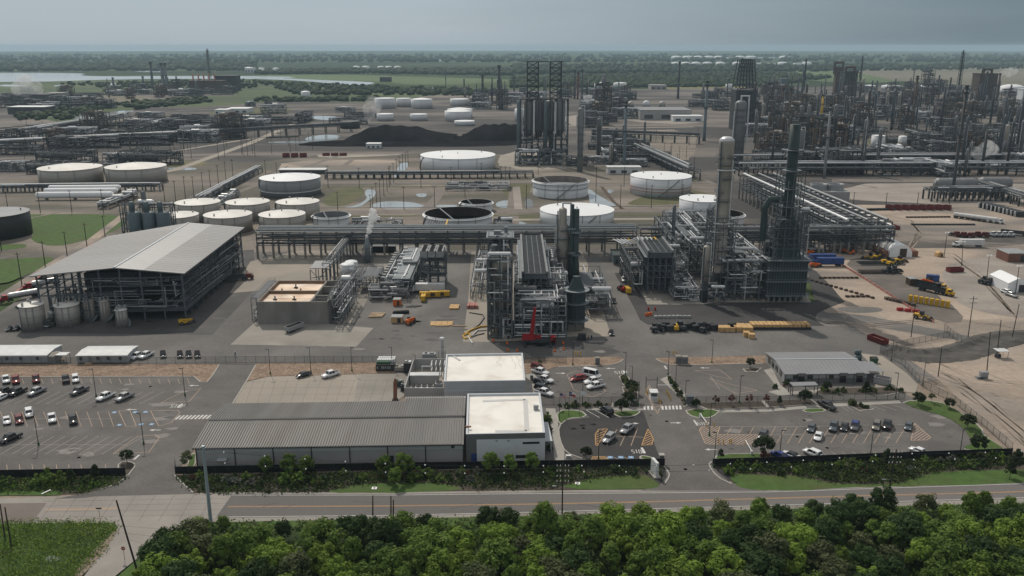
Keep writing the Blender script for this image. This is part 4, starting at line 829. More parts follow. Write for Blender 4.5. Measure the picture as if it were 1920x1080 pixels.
def wood_pole(px_,py_,top,label,group=None,arms=0,r=.16,lamp=None,transformer=False,m='wood_pole'):
 x,y=G(px_,py_);h=HT(px_,py_,top[1]);ztop=h
 dep=y*cP-(h-CAMZ)*sP;xt=(top[0]-960)/FPX*dep
 if abs(xt-x)>.25*h:xt=x+.25*h*(1 if xt>x else-1)
 t=thing('utility_pole',label,'utility pole',(x,y,0),group);b=MB();b.tube((x,y,0),(xt,y,h),r,8,r2=r*.7);b.build('pole',m,t)
 for a in range(arms):
  z=h*(.94-.10*a);f=z/h;cx=x+(xt-x)*f;b=MB();b.bar((cx-1.3,y-.2,z),(cx+1.3,y-.2,z),.12,.14);b.build('crossarm','wood_pole',t)
  b=MB()
  for i in(-1.2,-.5,.5,1.2):b.tube((cx+i,y-.2,z+.05),(cx+i,y-.2,z+.4),.06,6)
  b.build('insulator','marker_white',t)
 if lamp:b=MB();z=h*lamp;b.bar((x,y,z),(x-1.6,y-.8,z+.5),.08);b.box((x-1.8,y-.9,z+.42),(.8,.35,.16));b.build('lamp_arm','galvanised',t)
 if transformer:b=MB();z=h*.72;b.lathe([(.3,0),(.32,.9),(.1,1.0)],(x+.5,y,z),10);b.build('transformer','machine_grey',t)
 return t
wood_pole(395,976,(380.5,836),'tall tapered pale blue steel pole beside the road at the left',r=.42,m='steel_pole')
wood_pole(256,1066,(218,938),'leaning black timber pole at the side road corner',r=.2)
wood_pole(10,1012,(0,945),'black timber pole at the far left edge of the grass');wood_pole(22,1028,(9,951),'second timber pole in the left grass, the greyer one')
wood_pole(1054,964,(1055.5,868),'roadside timber pole with white crossarms left of the gate drive',arms=4,lamp=.55)
wood_pole(1664,940,(1681,842),'roadside timber pole with crossarms below the right car park',arms=3,lamp=.42)
for x_,y_,t_ in((699,966,929),(733,972,930),(737.5,972,937)):wood_pole(x_,y_,(x_,t_),'short dark post standing in the trees beside the road','dark posts by the road')
for px_,py_,tx,ty,lab in((1759,706,1766,652,'dark timber pole standing alone on bare ground beyond the boundary fence'),(1850,700,1857,622,'tall timber pole with boxes at its foot on the bare ground'),(1869,667,1877,600,'timber pole right of the small white canopy'),(1898,632,1911,570,'timber pole near the right edge beyond the ditch'),(1708,632,1716,573,'dark timber pole on the sand left of the gate panel'),(1815,632,1826,555,'tall timber pole with crossarms on the sand by the ditch')):
 wood_pole(px_,py_,(tx,ty),lab,arms=2 if px_==1815 else 0)
def yard_light(px_,py_,tx,ty,lab,grp=None):
 t=wood_pole(px_,py_,(tx,ty),lab,grp);x,y=G(px_,py_);h=HT(px_,py_,ty);xt=t.children[0]
 dep=y*cP-(h-CAMZ)*sP;x2=(tx-960)/FPX*dep;b=MB();b.bar((x2-.9,y,h),(x2+.9,y,h),.2,.15);b.box((x2-.7,y-.2,h),(.6,.5,.5));b.box((x2+.7,y-.2,h),(.6,.5,.5));b.build('floodlight','marker_white',t)
for a in((1803,500,1806,454),(1850,525,1855,480),(1904,550,1911,500),(1770,482,1776,437)):yard_light(*a,'timber pole with floodlights on the sandy construction yard','yard floodlight poles')
x,y=G(1880,673);t=thing('pump_canopy','small white flat canopy over a pump on the bare ground at right','canopy',(x,y,0));b=MB();b.box((x,y+1.5,2.4),(3.6,3.2,.12));b.build('roof','machine_white',t);b=MB()
for sx in(-1.6,1.6):
 for sy in(.1,2.9):b.box((x+sx,y+sy,0),(.1,.1,2.4))
b.build('post','galvanised',t);b=MB();b.box((x-1,y+1.2,.2),(1.6,1.0,1.0));b.build('pump','steel_dark',t)
for px_,py_,dx,lab in((1838,711,2.0,'flat concrete box on the bare ground left of the meter cabinets'),(1845,711,2.2,'grey meter cabinets at the foot of the tall timber pole')):
 x,y=G(px_,py_);t=thing('meter_cabinet',lab,'cabinet',(x,y,0));b=MB();b.box((x,y+.5,0),(dx,1.2,.8 if px_<1840 else 2.2));b.build('cabinet','machine_grey',t);b=MB();b.box((x,y-.13,.3),(dx*.6,.05,.5));b.build('door','wall_dark',t)
def wire(label,pts,sag,nm,r=.03):
 b=MB();mk=MB();P_=[Vector(p)for p in pts];last=None
 for i in range(len(P_)-1):
  a,c_=P_[i],P_[i+1];pr=a
  for k in range(1,25):
   f=k/24;q=a.lerp(c_,f)-Vector((0,0,sag*4*f*(1-f)));b.tube(pr,q,r,4,caps=False);pr=q
  for k in range(nm):
   f=(k+.5)/nm;q=a.lerp(c_,f)-Vector((0,0,sag*4*f*(1-f)));mk.ball(q,.16,6,4)
 t=thing('overhead_wire',label,'power line',tuple(P_[0]));b.build('cable','steel_dark',t)
 if nm:mk.build('marker_ball','marker_white',t)
xa,ya=G(1054,964);xb,yb2=G(1664,940);xs_,ys_=G(395,976)
for i,(z,nm,lab)in enumerate(((11.3,9,'top overhead wire with white markers crossing above the right verge'),(9.9,8,'lower overhead wire with white markers crossing above the right verge'))):
 wire(lab,[(xa,ya,z),(xb,yb2,z),(xb+75,yb2+8,z)],1.0,nm)
for i,(z,nm,lab)in enumerate(((11.3,9,'top overhead wire with white markers above the planted bed by the warehouse'),(9.9,9,'lower overhead wire with white markers above the planted bed by the warehouse'))):
 wire(lab,[(xa,ya,z),(xs_,ys_,16-i*2.5)],1.3,nm)
def flagpole(px_,py_,yt,lab,kind):
 x,y=G(px_,py_);h=HT(px_,py_,yt);t=thing('flagpole',lab,'flagpole',(x,y,0));b=MB();b.tube((x,y,0),(x,y,h),.07,8,r2=.04);b.build('pole','trim_dark' if kind!='plain' else 'galvanised',t);MB().ball((x,y,h+.08),.1,8,5).build('finial','paint_yellow',t)
 nx,nz_=14,13;fl=1.7;fh=1.15;b=MB();z0=h-.25-fh
 P_=lambda i,j:(x+.08+fl*i/nx*.93,y+.12*sin(i*.8)*i/nx*1.6,z0+fh*j/nz_-.45*(i/nx)**1.4+.05*sin(i*.7))
 for i in range(nx):
  for j in range(nz_):
   if kind=='stripes':mi=1 if(i<6 and j>=6)else(0 if j%2==0 else 2)
   elif kind=='star':mi=1 if i<5 else(2 if j>=7 else 0)
   else:mi=2
   if kind=='star' and abs(i-2)+abs(j-6)<=1:mi=2
   b.poly([P_(i,j),P_(i+1,j),P_(i+1,j+1),P_(i,j+1)],mi)
 f=b.build('flag',['flag_red','flag_blue','flag_white'],t)
flagpole(1049,787,736,'flagpole flying the stars and stripes, nearest the office walk','stripes');flagpole(1066.5,782,733,'flagpole flying the red, white and blue lone star flag','star');flagpole(1086.5,780,731,'flagpole with a small plain pale flag beside the visitor car park','plain')
x,y=G(1225,748);t=thing('guard_kiosk','small white roofed guard kiosk on the gate drive island','kiosk',(x,y,0));b=MB();b.prism(chaikin([(x-1.1,y-2.6),(x+1.3,y-2.6),(x+1.3,y+3.5),(x-1.1,y+3.5)],1),0,.16);b.build('island','concrete_kerb',t)
MB().box((x,y,.16),(1.8,2.2,1.0)).build('wall','machine_white',t);MB().box((x,y,1.16),(1.7,2.1,1.1)).build('window','glass_blue',t);MB().box((x,y,2.26),(2.3,2.8,.22)).build('roof','machine_white',t)
x,y=G(1220,728);t=thing('gate_gantry','grey steel gate frame at the head of the gate island','gate frame',(x,y,0));b=MB()
for dx in(-1.4,1.8):b.box((x+dx,y,0),(.16,.16,3.6))
b.bar((x-1.4,y,2.6),(x+1.8,y,2.6),.12);b.build('post','steel_dark',t);b=MB();b.bar((x+1.8,y,1.0),(x+6.2,y-.2,1.1),.1);b.build('barrier_arm','marker_white',t)
def bollard_proto():
 t=thing('bollard','yellow bollard','bollard',(0,0,0));b=MB();b.tube((0,0,0),(0,0,1.0),.11,8);b.build('post','yellow_paint',t,local=True);b=MB();b.ball((0,0,1.0),.11,8,4);b.build('cap','yellow_paint',t,local=True);return t
BOL=Proto(bollard_proto())
for x_,y_ in((1212,737),(1214,741),(1235,754),(1238,758),(1250,738),(1252,742),(1255,746),(1257,751)):BOL.place((*G(x_,y_),0),0,'yellow bollard beside the guard kiosk on the gate drive','yellow bollards at the gate',(1.2,1.2,1.2))
for x_,y_ in((1368,832),(1371,831),(1347,831),(1356,832),(1325,800),(1339,800)):BOL.place((*G(x_,y_),0),0,'short bollard by the striped corner of the right car park','bollards in the right car park')
def barrier(p,q,lab):
 a=Vector((*G(*p),0));c_=Vector((*G(*q),0));t=thing('barrier_gate',lab,'barrier',tuple(a));MB().box((a.x,a.y,0),(.5,.5,1.1)).build('cabinet','machine_white',t);b=MB();b.bar(a+Vector((0,0,1.0)),c_+Vector((0,0,1.1)),.14);b.build('arm','marker_white',t);MB().box((c_.x,c_.y,0),(.2,.2,1.15)).build('rest_post','yellow_paint',t)
barrier((1313,783),(1325,800),'white barrier arm at the entrance of the right car park');barrier((1409,853),(1397,833),'white barrier arm at the lower corner of the right car park')
x,y=G(1227,891);t=thing('monument_sign','white slab monument sign on dark paving beside the gate drive','sign',(x,y,0),rz=radians(14));MB().box((0,0,0),(1.6,3.6,.35)).build('plinth','concrete_kerb',t,local=True);b=MB();b.box((0,0,.35),(.7,3.0,3.4));b.build('slab','machine_white',t,local=True);b=MB();b.box((.37,0,1.9),(.05,2.4,1.2));b.build('panel','galvanised',t,local=True)
sheet('sign_paving',[(1202,880),(1240,874),(1252,890),(1240,908),(1224,905)],'asphalt_new',.02,1);sheet('sign_paving',[(1340,882),(1360,878),(1372,890),(1366,906),(1350,895)],'asphalt_new',.02,1)
x,y=G(1240,871);t=thing('gate_pillar','dark brick gate pillar with cap at the right end of the screened fence','pillar',(x,y,0));MB().box((x,y,0),(1.0,1.0,2.5)).build('shaft','wall_dark',t);MB().box((x,y,2.5),(1.25,1.25,.2)).build('cap','concrete_kerb',t)
def cabinet(px_,py_,dx,dy,h,lab,m='machine_grey',cat='cabinet'):
 x,y=G(px_,py_);t=thing('utility_cabinet',lab,cat,(x,y,0));MB().box((x,y,.12),(dx,dy,h)).build('casing',m,t);MB().box((x,y,0),(dx+.3,dy+.3,.12)).build('plinth','concrete_kerb',t);b=MB();b.box((x,y-dy/2-.02,.3),(dx*.8,.04,h*.7));b.build('door','wall_dark',t)
cabinet(1120,683,1.4,1.2,2.2,'beige utility cabinet on the stone bed right of the middle lot','concrete_pad');cabinet(1272,681,2.0,1.6,2.4,'left beige cabinet of the pair on the stone bed by the drive','concrete_pad');cabinet(1283,682,2.0,1.6,2.4,'right beige cabinet of the pair on the stone bed by the drive','concrete_pad')
cabinet(997,712,.9,.8,1.3,'small blue grey cabinet beside the parked white pickups','vessel_blue');cabinet(1187,757,1.6,.6,1.0,'low white sign box in the mulch left of the gate drive','machine_white');cabinet(1293,757,1.8,1.6,2.3,'dark shelter box at the right of the gate drive','steel_frame');cabinet(1066,858,1.3,.9,.5,'low white utility box on grass beside the visitor car park','machine_white')
for px_,py_,lab in((702,916,'square white drain cover on the lawn below the warehouse'),(1083,907,'square white drain cover on the lawn left of the gate drive'),(887,903,'white utility box in the planted bed below the office block'),(1719,878,'pale round cover in the planted bed of the right verge')):
 x,y=G(px_,py_);t=thing('drain_cover',lab,'drain cover',(x,y,0));b=MB();b.box((x,y,.03),(1.1,1.0,.12));b.build('frame','marker_white',t);MB().box((x,y,.15),(.5,.45,.03)).build('grate','trim_dark',t)
x,y=G(87,924);t=thing('lawn_sign','small white arrow sign lying on the left roadside lawn','sign',(x,y,0));b=MB();b.bar((x-.6,y-.8,.2),(x+.5,y+.9,.25),.3,.05);b.build('board','marker_white',t);MB().box((x,y,0),(.1,.1,.2)).build('stake','wood',t)
x,y=G(234,1050);t=thing('stop_sign','red octagonal stop sign on a thin post at the side road','sign',(x,y,0));MB().tube((x,y,0),(x,y,2.6),.05,6).build('post','galvanised',t)
b=MB();oc=[(.42*cos(pi/8+i*pi/4),.42*sin(pi/8+i*pi/4))for i in range(8)];b.poly([(x+a,y-.07,2.55+c2)for a,c2 in oc]);b.poly([(x+a*1.1,y-.055,2.55+c2*1.1)for a,c2 in oc],1);b.build('plate',['red_paint','marker_white'],t)
b=MB()
for i,ch in enumerate('STOP'):
 for a,b1,c2,d2 in{'S':((0,1,1,1),(0,1,0,.5),(0,.5,1,.5),(1,.5,1,0),(0,0,1,0)),'T':((0,1,1,1),(.5,1,.5,0)),'O':((0,0,0,1),(1,0,1,1),(0,0,1,0),(0,1,1,1)),'P':((0,0,0,1),(0,1,1,1),(1,1,1,.5),(0,.5,1,.5))}[ch]:
  b.bar((x-.29+i*.155+a*.1,y-.08,2.45+b1*.22),(x-.29+i*.155+c2*.1,y-.08,2.45+d2*.22),.03)
b.build('lettering','marker_white',t)
x,y=G(188,975);t=thing('road_sign','small dark street name sign seen from behind at the junction','sign',(x,y,0));MB().tube((x,y,0),(x,y,2.8),.05,6).build('post','galvanised',t);b=MB();b.bar((x-.6,y,2.7),(x+.6,y,2.7),.05,.3);b.build('plate','trim_dark',t)
# TREES, SHRUBS, GRASS
RV=random.Random(77)
def leafquad(b,c,s,rv,up=.55,mi=0,nd=None):
 nrm=Vector((rv.gauss(0,1),rv.gauss(0,1),abs(rv.gauss(0,1))*.8+up)).normalized()
 if nd is not None:nrm=(nd*1.25+nrm*.62).normalized()
 a=nrm.orthogonal().normalized();t=rv.uniform(0,6.28)
 bb=nrm.cross(a);e1=(a*cos(t)+bb*sin(t))*s;e2=nrm.cross(e1)*rv.uniform(.55,.9);c=Vector(c)
 b.v+=[tuple(c-e1),tuple(c-e2),tuple(c+e1),tuple(c+e2)];o=len(b.v)-4;b.f.append([o,o+1,o+2,o+3]);b.m.append(mi)
def crown(rx,rz,zc,clumps,per,leaf,rv,core=True,cone=0.0,low=-.55):
 b=MB();b.g.append((0,0))
 for _ in range(clumps):
  th=rv.uniform(0,2*pi);w=rv.uniform(low,1.0);rr=sqrt(max(0,1-w*w))*(1-cone*(w+.5)*.6);f=rv.uniform(.55,1.0)
  c=Vector((rx*rr*cos(th)*f,rx*rr*sin(th)*f,zc+rz*w*f));cr=rx*rv.uniform(.24,.44)
  for _ in range(per):
   d=Vector((rv.gauss(0,1),rv.gauss(0,1),rv.gauss(.25,1))).normalized()*cr*rv.uniform(.55,1.05);d.z*=.8
   leafquad(b,c+d,leaf*rv.uniform(.7,1.3),rv,nd=d/cr)
 return b
def trunk(h,r,rv,limbs=4,spread=1.5,top=1.5):
 b=MB();b.tube((0,0,-.1),(0,0,h),r,8,r2=r*.65);
 for i in range(limbs):
  a=2*pi*i/limbs+rv.uniform(-.4,.4);b.tube((0,0,h*rv.uniform(.75,1)),(spread*cos(a),spread*sin(a),h+top*rv.uniform(.5,1.2)),r*.5,6,r2=r*.15)
 b.tube((0,0,h),(rv.uniform(-.2,.2),rv.uniform(-.2,.2),h+top*1.4),r*.6,6,r2=r*.1);return b
def tree_proto(name,cat,mat,rx,rz,zc,clumps,per,leaf,th,tr,cone=0.0,low=-.55):
 rv=random.Random(name+mat+str(rx));t=thing(name,name,cat,(0,0,0));crown(rx,rz,zc,clumps,per,leaf,rv,cone=cone,low=low).build('crown',mat,t,local=True);trunk(th,tr,rv,5,rx*.45,rz*.8).build('trunk','bark',t,local=True);return Proto(t)
WOOD=[(tree_proto('woodland_tree','tree','leaf_bright',3.7,3.3,5.2,46,62,.30,3.0,.18),'bright green billowing'),(tree_proto('woodland_tree','tree','leaf_mid',3.9,3.2,5.0,44,60,.33,2.8,.18),'mid green broad'),(tree_proto('woodland_tree','tree','leaf_dark',3.4,3.7,5.4,44,58,.32,2.8,.18),'dark green bushy'),(tree_proto('woodland_tree','tree','leaf_bright',2.7,2.9,4.3,34,60,.27,2.4,.13),'small pale green'),(tree_proto('woodland_tree','tree','leaf_olive',3.2,3.2,5.0,34,52,.30,2.8,.15),'loose olive green'),(tree_proto('woodland_tree','tree','leaf_mid',2.9,4.0,5.8,38,60,.29,3.0,.15,cone=.5),'tall mid green')]
OAK=tree_proto('live_oak','tree','leaf_oak',2.0,1.7,2.9,34,44,.22,1.6,.12);CON=tree_proto('young_conifer','tree','leaf_oak',1.15,2.2,2.7,30,40,.19,1.0,.08,cone=.9,low=-.9);YOUNG=tree_proto('young_tree','tree','leaf_olive',1.5,2.1,3.1,22,34,.2,1.8,.07);BED=tree_proto('bed_tree','tree','leaf_mid',2.1,2.3,3.3,36,44,.24,1.5,.11);MYRTLE=tree_proto('crape_myrtle','tree','leaf_red',1.2,1.3,2.5,14,30,.17,1.5,.06)
def plant_tree(proto,px_,py_,ytop,htop,label,group=None):
 x,y=G(px_,py_);h=HT(px_,py_,ytop);s=h/htop;proto.place((x,y,.08),RV.uniform(0,6),label,group,(s*RV.uniform(.95,1.1),s*RV.uniform(.95,1.1),s))
for a in((238.5,869,845,'round dark oak in the kerbed island at the left car park exit'),(1165.5,774,749,'round dark oak on the grass island beside the visitor parking bays'),(1184,738,714,'dark oak in the mulch strip left of the gate drive'),(1177,758,736,'small dark oak at the lower end of the mulch strip'),(1305,766,749,'dark oak on the grass right of the gate drive crosswalk'),(1431,855,820,'large dark oak at the lower corner of the right car park'),(1407,689,672,'small round oak on the bare strip left of the site office'),(1509,756,732,'dark round oak by the fence below the shelter canopy'),(1550,733,716,'small oak in the bed before the site office'),(1721,760,737,'round oak on grass at the top right car park corner'),(1780,766,748,'round oak on the grass slope by the boundary fence'),(1814,803,778,'round oak half way down the boundary grass strip'),(1834,848,817,'wide dark oak on the grass tongue at the right car park end'),(1099,861,839,'small dark oak at the foot of the visitor car park')):
 plant_tree(OAK,a[0],a[1],a[2],4.7,a[3])
for a in((1351,861,840,'dark conical conifer on the lawn strip right of the gate drive'),(1461,760,740,'slim dark conifer in the mulch by the fence'),(1624,736,712,'pointed conifer at the right corner of the site office'),(1661,878,838,'tall tapering conifer against the screened fence, right car park'),(1904,882,838,'tall dark conifer at the far right end of the screened fence'),(1893,896,862,'second dark conifer below the end of the screened fence'),(180,900,868,'dark narrow conifer by the left screened fence'),(135,906,876,'dark bushy conifer in the left roadside bed')):
 plant_tree(CON,a[0],a[1],a[2],4.9,a[3])
for a in((1012,688,673,'thin brownish young tree on the stone bed by the annex'),(1746,756,737,'small bare looking young tree on the boundary grass'),(1049,771,756,'young tree on the lawn by the flagpoles'),(352,879,845,'young tree on the grass sliver left of the warehouse'),(1187,752,722,'young tree in the mulch strip by the lamp')):
 plant_tree(YOUNG,a[0],a[1],a[2],5.1,a[3])
for a in((1341,763,742),(1370,762,741),(1404,763,741),(1435,761,740)):plant_tree(MYRTLE,a[0],a[1],a[2],3.7,'dusky red young tree in the bed right of the gate','red young trees along the fence')
for px_,py_,yt in((500,888,857),(543,890,855),(576,890,856),(721,891,856),(758,893,852),(742,910,878),(921,888,849),(956,888,855),(997,884,851)):plant_tree(BED,px_,py_,yt,5.5,'leafy green tree in the bed below the warehouse','trees in the warehouse bed')
pts=[];tries=0
while tries<9000 and len(pts)<298:
 tries+=1;x=RV.uniform(-66,104);y=RV.uniform(129,163)
 p=PROJ(x,y,0)
 lim=1004 if p[0]<740 else(1000 if p[0]<1100 else 996)-(p[0]-740)*.030
 if p[1]<lim+RV.uniform(0,8):continue
 if p[0]<305+max(0,(1010-p[1])*4)-max(0,min(70,(p[1]-1010)*.9))+20:continue
 if all((x-a)**2+(y-c)**2>(3.4+.75*((i*7)%3))**2 for i,(a,c,_)in enumerate(pts)):
  pts.append((x,y,p))
pts.sort(key=lambda q:q[0])
for i,(x,y,p)in enumerate(pts):
 row='on the road edge of the woods' if p[1]<1022 else('in the middle of the woods' if p[1]<1100 else 'along the lower edge of the woods')
 k=RV.choices(range(6),(3,3,3,2,1.6,2))[0]if p[1]>1010 else RV.choices(range(6),(1,2,3,2,2,2))[0]
 s=RV.uniform(.66,1.0)*((.62 if p[0]<1100 else .8)if p[1]<1025 else 1.0);pr,nm=WOOD[k];pr.place((x,y,-.1),RV.uniform(0,6.28),nm+' tree '+row,'trees of the woods below the road',(s*RV.uniform(.9,1.15),s*RV.uniform(.9,1.15),s*RV.uniform(.85,1.1)))
def scatter(name,px,n,leaf,h,mats,weights=None,label=None,clump=1,seed=1,up=.2,world=None):
 P_=[Vector(q)for q in(PP(px)if world is None else world)];x0=min(p.x for p in P_);x1=max(p.x for p in P_);y0=min(p.y for p in P_);y1=max(p.y for p in P_);rv=random.Random(seed);b=MB();b.g.append((0,0));k=0
 def inside(x,y):
  c=False
  for i in range(len(P_)):
   a,d=P_[i],P_[i-1]
   if(a.y>y)!=(d.y>y)and x<(d.x-a.x)*(y-a.y)/(d.y-a.y)+a.x:c=not c
  return c
 while k<n:
  x=rv.uniform(x0,x1);y=rv.uniform(y0,y1)
  if not inside(x,y):k+=.2;continue
  mi=rv.choices(range(len(mats)),weights)[0]if weights else rv.randrange(len(mats));hh=h*rv.uniform(.4,1.2)
  for _ in range(clump):leafquad(b,(x+rv.gauss(0,.35*clump**.4),y+rv.gauss(0,.35*clump**.4),hh*rv.uniform(.2,1)),leaf*rv.uniform(.6,1.4),rv,up,mi)
  k+=1
 return tag(b.build(name,mats),label,'ground cover',kind='stuff')
scatter('undergrowth',[(300,1013),(350,990),(420,990),(740,990),(1200,977),(1440,969),(1920,954),(2300,945),(2300,1500),(100,1500),(240,1110)],6000,.36,1.9,['leaf_dark','leaf_mid','leaf_olive'],(5,3,1),'dark green undergrowth between the trees of the woods',6,2)
scatter('tall_grass',[(-300,980),(205,978),(222,990),(190,1040),(120,1110),(60,1200),(-300,1200)],7500,.17,.8,['leaf_mid','leaf_bright','leaf_olive'],(6,3,1),'tall wild grass in the wedge left of the side road',5,3)
scatter('grass',[(262,1050),(304,1008),(350,988),(420,980),(740,974),(1440,956),(1920,943),(1920,953),(1440,970),(740,992),(420,996),(320,1020),(270,1070)],2600,.22,.35,['leaf_mid','leaf_olive'],None,'rough grass verge between the road and the woods',4,4)
sheet('puddle',[(82,1048),(95,1042),(115,1043),(112,1050),(95,1054)],'puddle',.05,1);sheet('bare_earth',[(165,1040),(190,1020),(218,992),(222,996),(192,1040),(150,1085),(135,1085)],'dirt',.03,1)
scatter('ground_cover',[(326,893),(1235,877),(1246,893),(1206,888),(1090,899),(1040,915),(890,918),(830,905),(740,904),(660,910),(600,924),(430,926),(366,924)],2400,.25,.7,['leaf_dark','leaf_oak','leaf_mid','leaf_olive'],(5,4,1,1),'low dark ground cover in the warehouse roadside bed',5,5)
scatter('ground_cover',[(1345,877),(1440,873),(1700,862),(1897,856),(1960,870),(1770,882),(1735,888),(1700,903),(1640,907),(1560,903),(1520,896),(1480,888),(1385,886)],2400,.25,.7,['leaf_dark','leaf_oak','leaf_mid','leaf_olive'],(4,4,2,1),'low dark ground cover in the right roadside bed',5,6)
scatter('ground_cover',[(-200,902),(236,896),(222,906),(160,924),(120,920),(-200,926)],1100,.25,.7,['leaf_dark','leaf_mid','leaf_olive'],(4,3,1),'low ground cover in the left roadside bed',5,7)
def shrub_proto(name,mat,r,hz):t=thing(name,name,'shrub',(0,0,0));crown(r,hz,hz*.55,16,26,.17,random.Random(name+mat),low=-.3).build('foliage',mat,t,local=True);b=MB();b.tube((0,0,-.05),(0,0,hz*.6),.05,6);b.build('stem','bark',t,local=True);return Proto(t)
SH=[(shrub_proto('round_shrub','leaf_dark',.9,1.0),'dark rounded shrub'),(shrub_proto('round_shrub','leaf_mid',1.1,1.3),'bright leafy shrub'),(shrub_proto('round_shrub','leaf_silver',.9,.8),'silvery low shrub'),(shrub_proto('round_shrub','leaf_olive',1.0,1.1),'olive spreading shrub'),(shrub_proto('round_shrub','leaf_red',.8,.9),'dusky red shrub')]
def shrubs(lst,where,group,n=0,box=None,w=(4,2,1,2,.3)):
 for k,x_,y_,s in lst:SH[k][0].place((*G(x_,y_),.05),RV.uniform(0,6),SH[k][1]+' '+where,group,s)
 for _ in range(n):
  f=RV.random();x_=box[0]+(box[2]-box[0])*f;y_=box[1]+(box[3]-box[1])*f+RV.uniform(*box[4]);k=RV.choices(range(5),w)[0]
  SH[k][0].place((*G(x_,y_),.05),RV.uniform(0,6),SH[k][1]+' '+where,group,RV.uniform(.5,1.15))
shrubs([(2,428,905,1.5),(2,445,907,1.2),(2,470,910,1.2),(1,545,901,1.6),(1,560,905,1.4),(1,532,904,1.3)],'in the bed left of the warehouse trees','warehouse bed shrubs',26,(350,901,620,905,(-10,10)))
shrubs([(1,785,895,1.5),(1,803,893,1.2)],'in the bed below the office block','warehouse bed shrubs',30,(640,898,1000,893,(-8,9)));shrubs([],'in the bed left of the monument sign','warehouse bed shrubs',18,(1010,890,1190,884,(-5,8)))
shrubs([(4,1434,862,1.5)],'in the bed right of the gate drive','right bed shrubs',30,(1350,880,1560,880,(-7,10)),(5,3,0,1,.2));shrubs([],'below the right screened fence','right bed shrubs',46,(1560,880,1880,862,(-8,12)),(3,5,.5,2,.2))
shrubs([(1,90,907,1.8),(1,110,908,1.7),(1,75,909,1.5)],'in the left roadside bed','left bed shrubs',22,(0,912,200,903,(-6,8)),(3,3,0,2,0))
for where,bx,n in(('in the mulch bed before the site office',(1540,735,1690,733,(-3,4)),12),('in the mulch strip beside the gate drive',(1170,712,1190,758,(-2,2)),9),('in the narrow strip right of the gate drive',(1253,710,1285,758,(-1,1)),9),('in the island bed of the right car park',(1592,757,1630,768,(-2,2)),9),('along the wall by the visitor car park fence',(1020,765,1150,761,(-1,2)),10),('beside the office block side wall',(1026,775,1032,858,(-3,3)),7),('along the bed by the site office shelter',(1452,726,1476,722,(-3,3)),4)):shrubs([],where,'car park shrubs',n,bx,(4,1,0,2,.2))
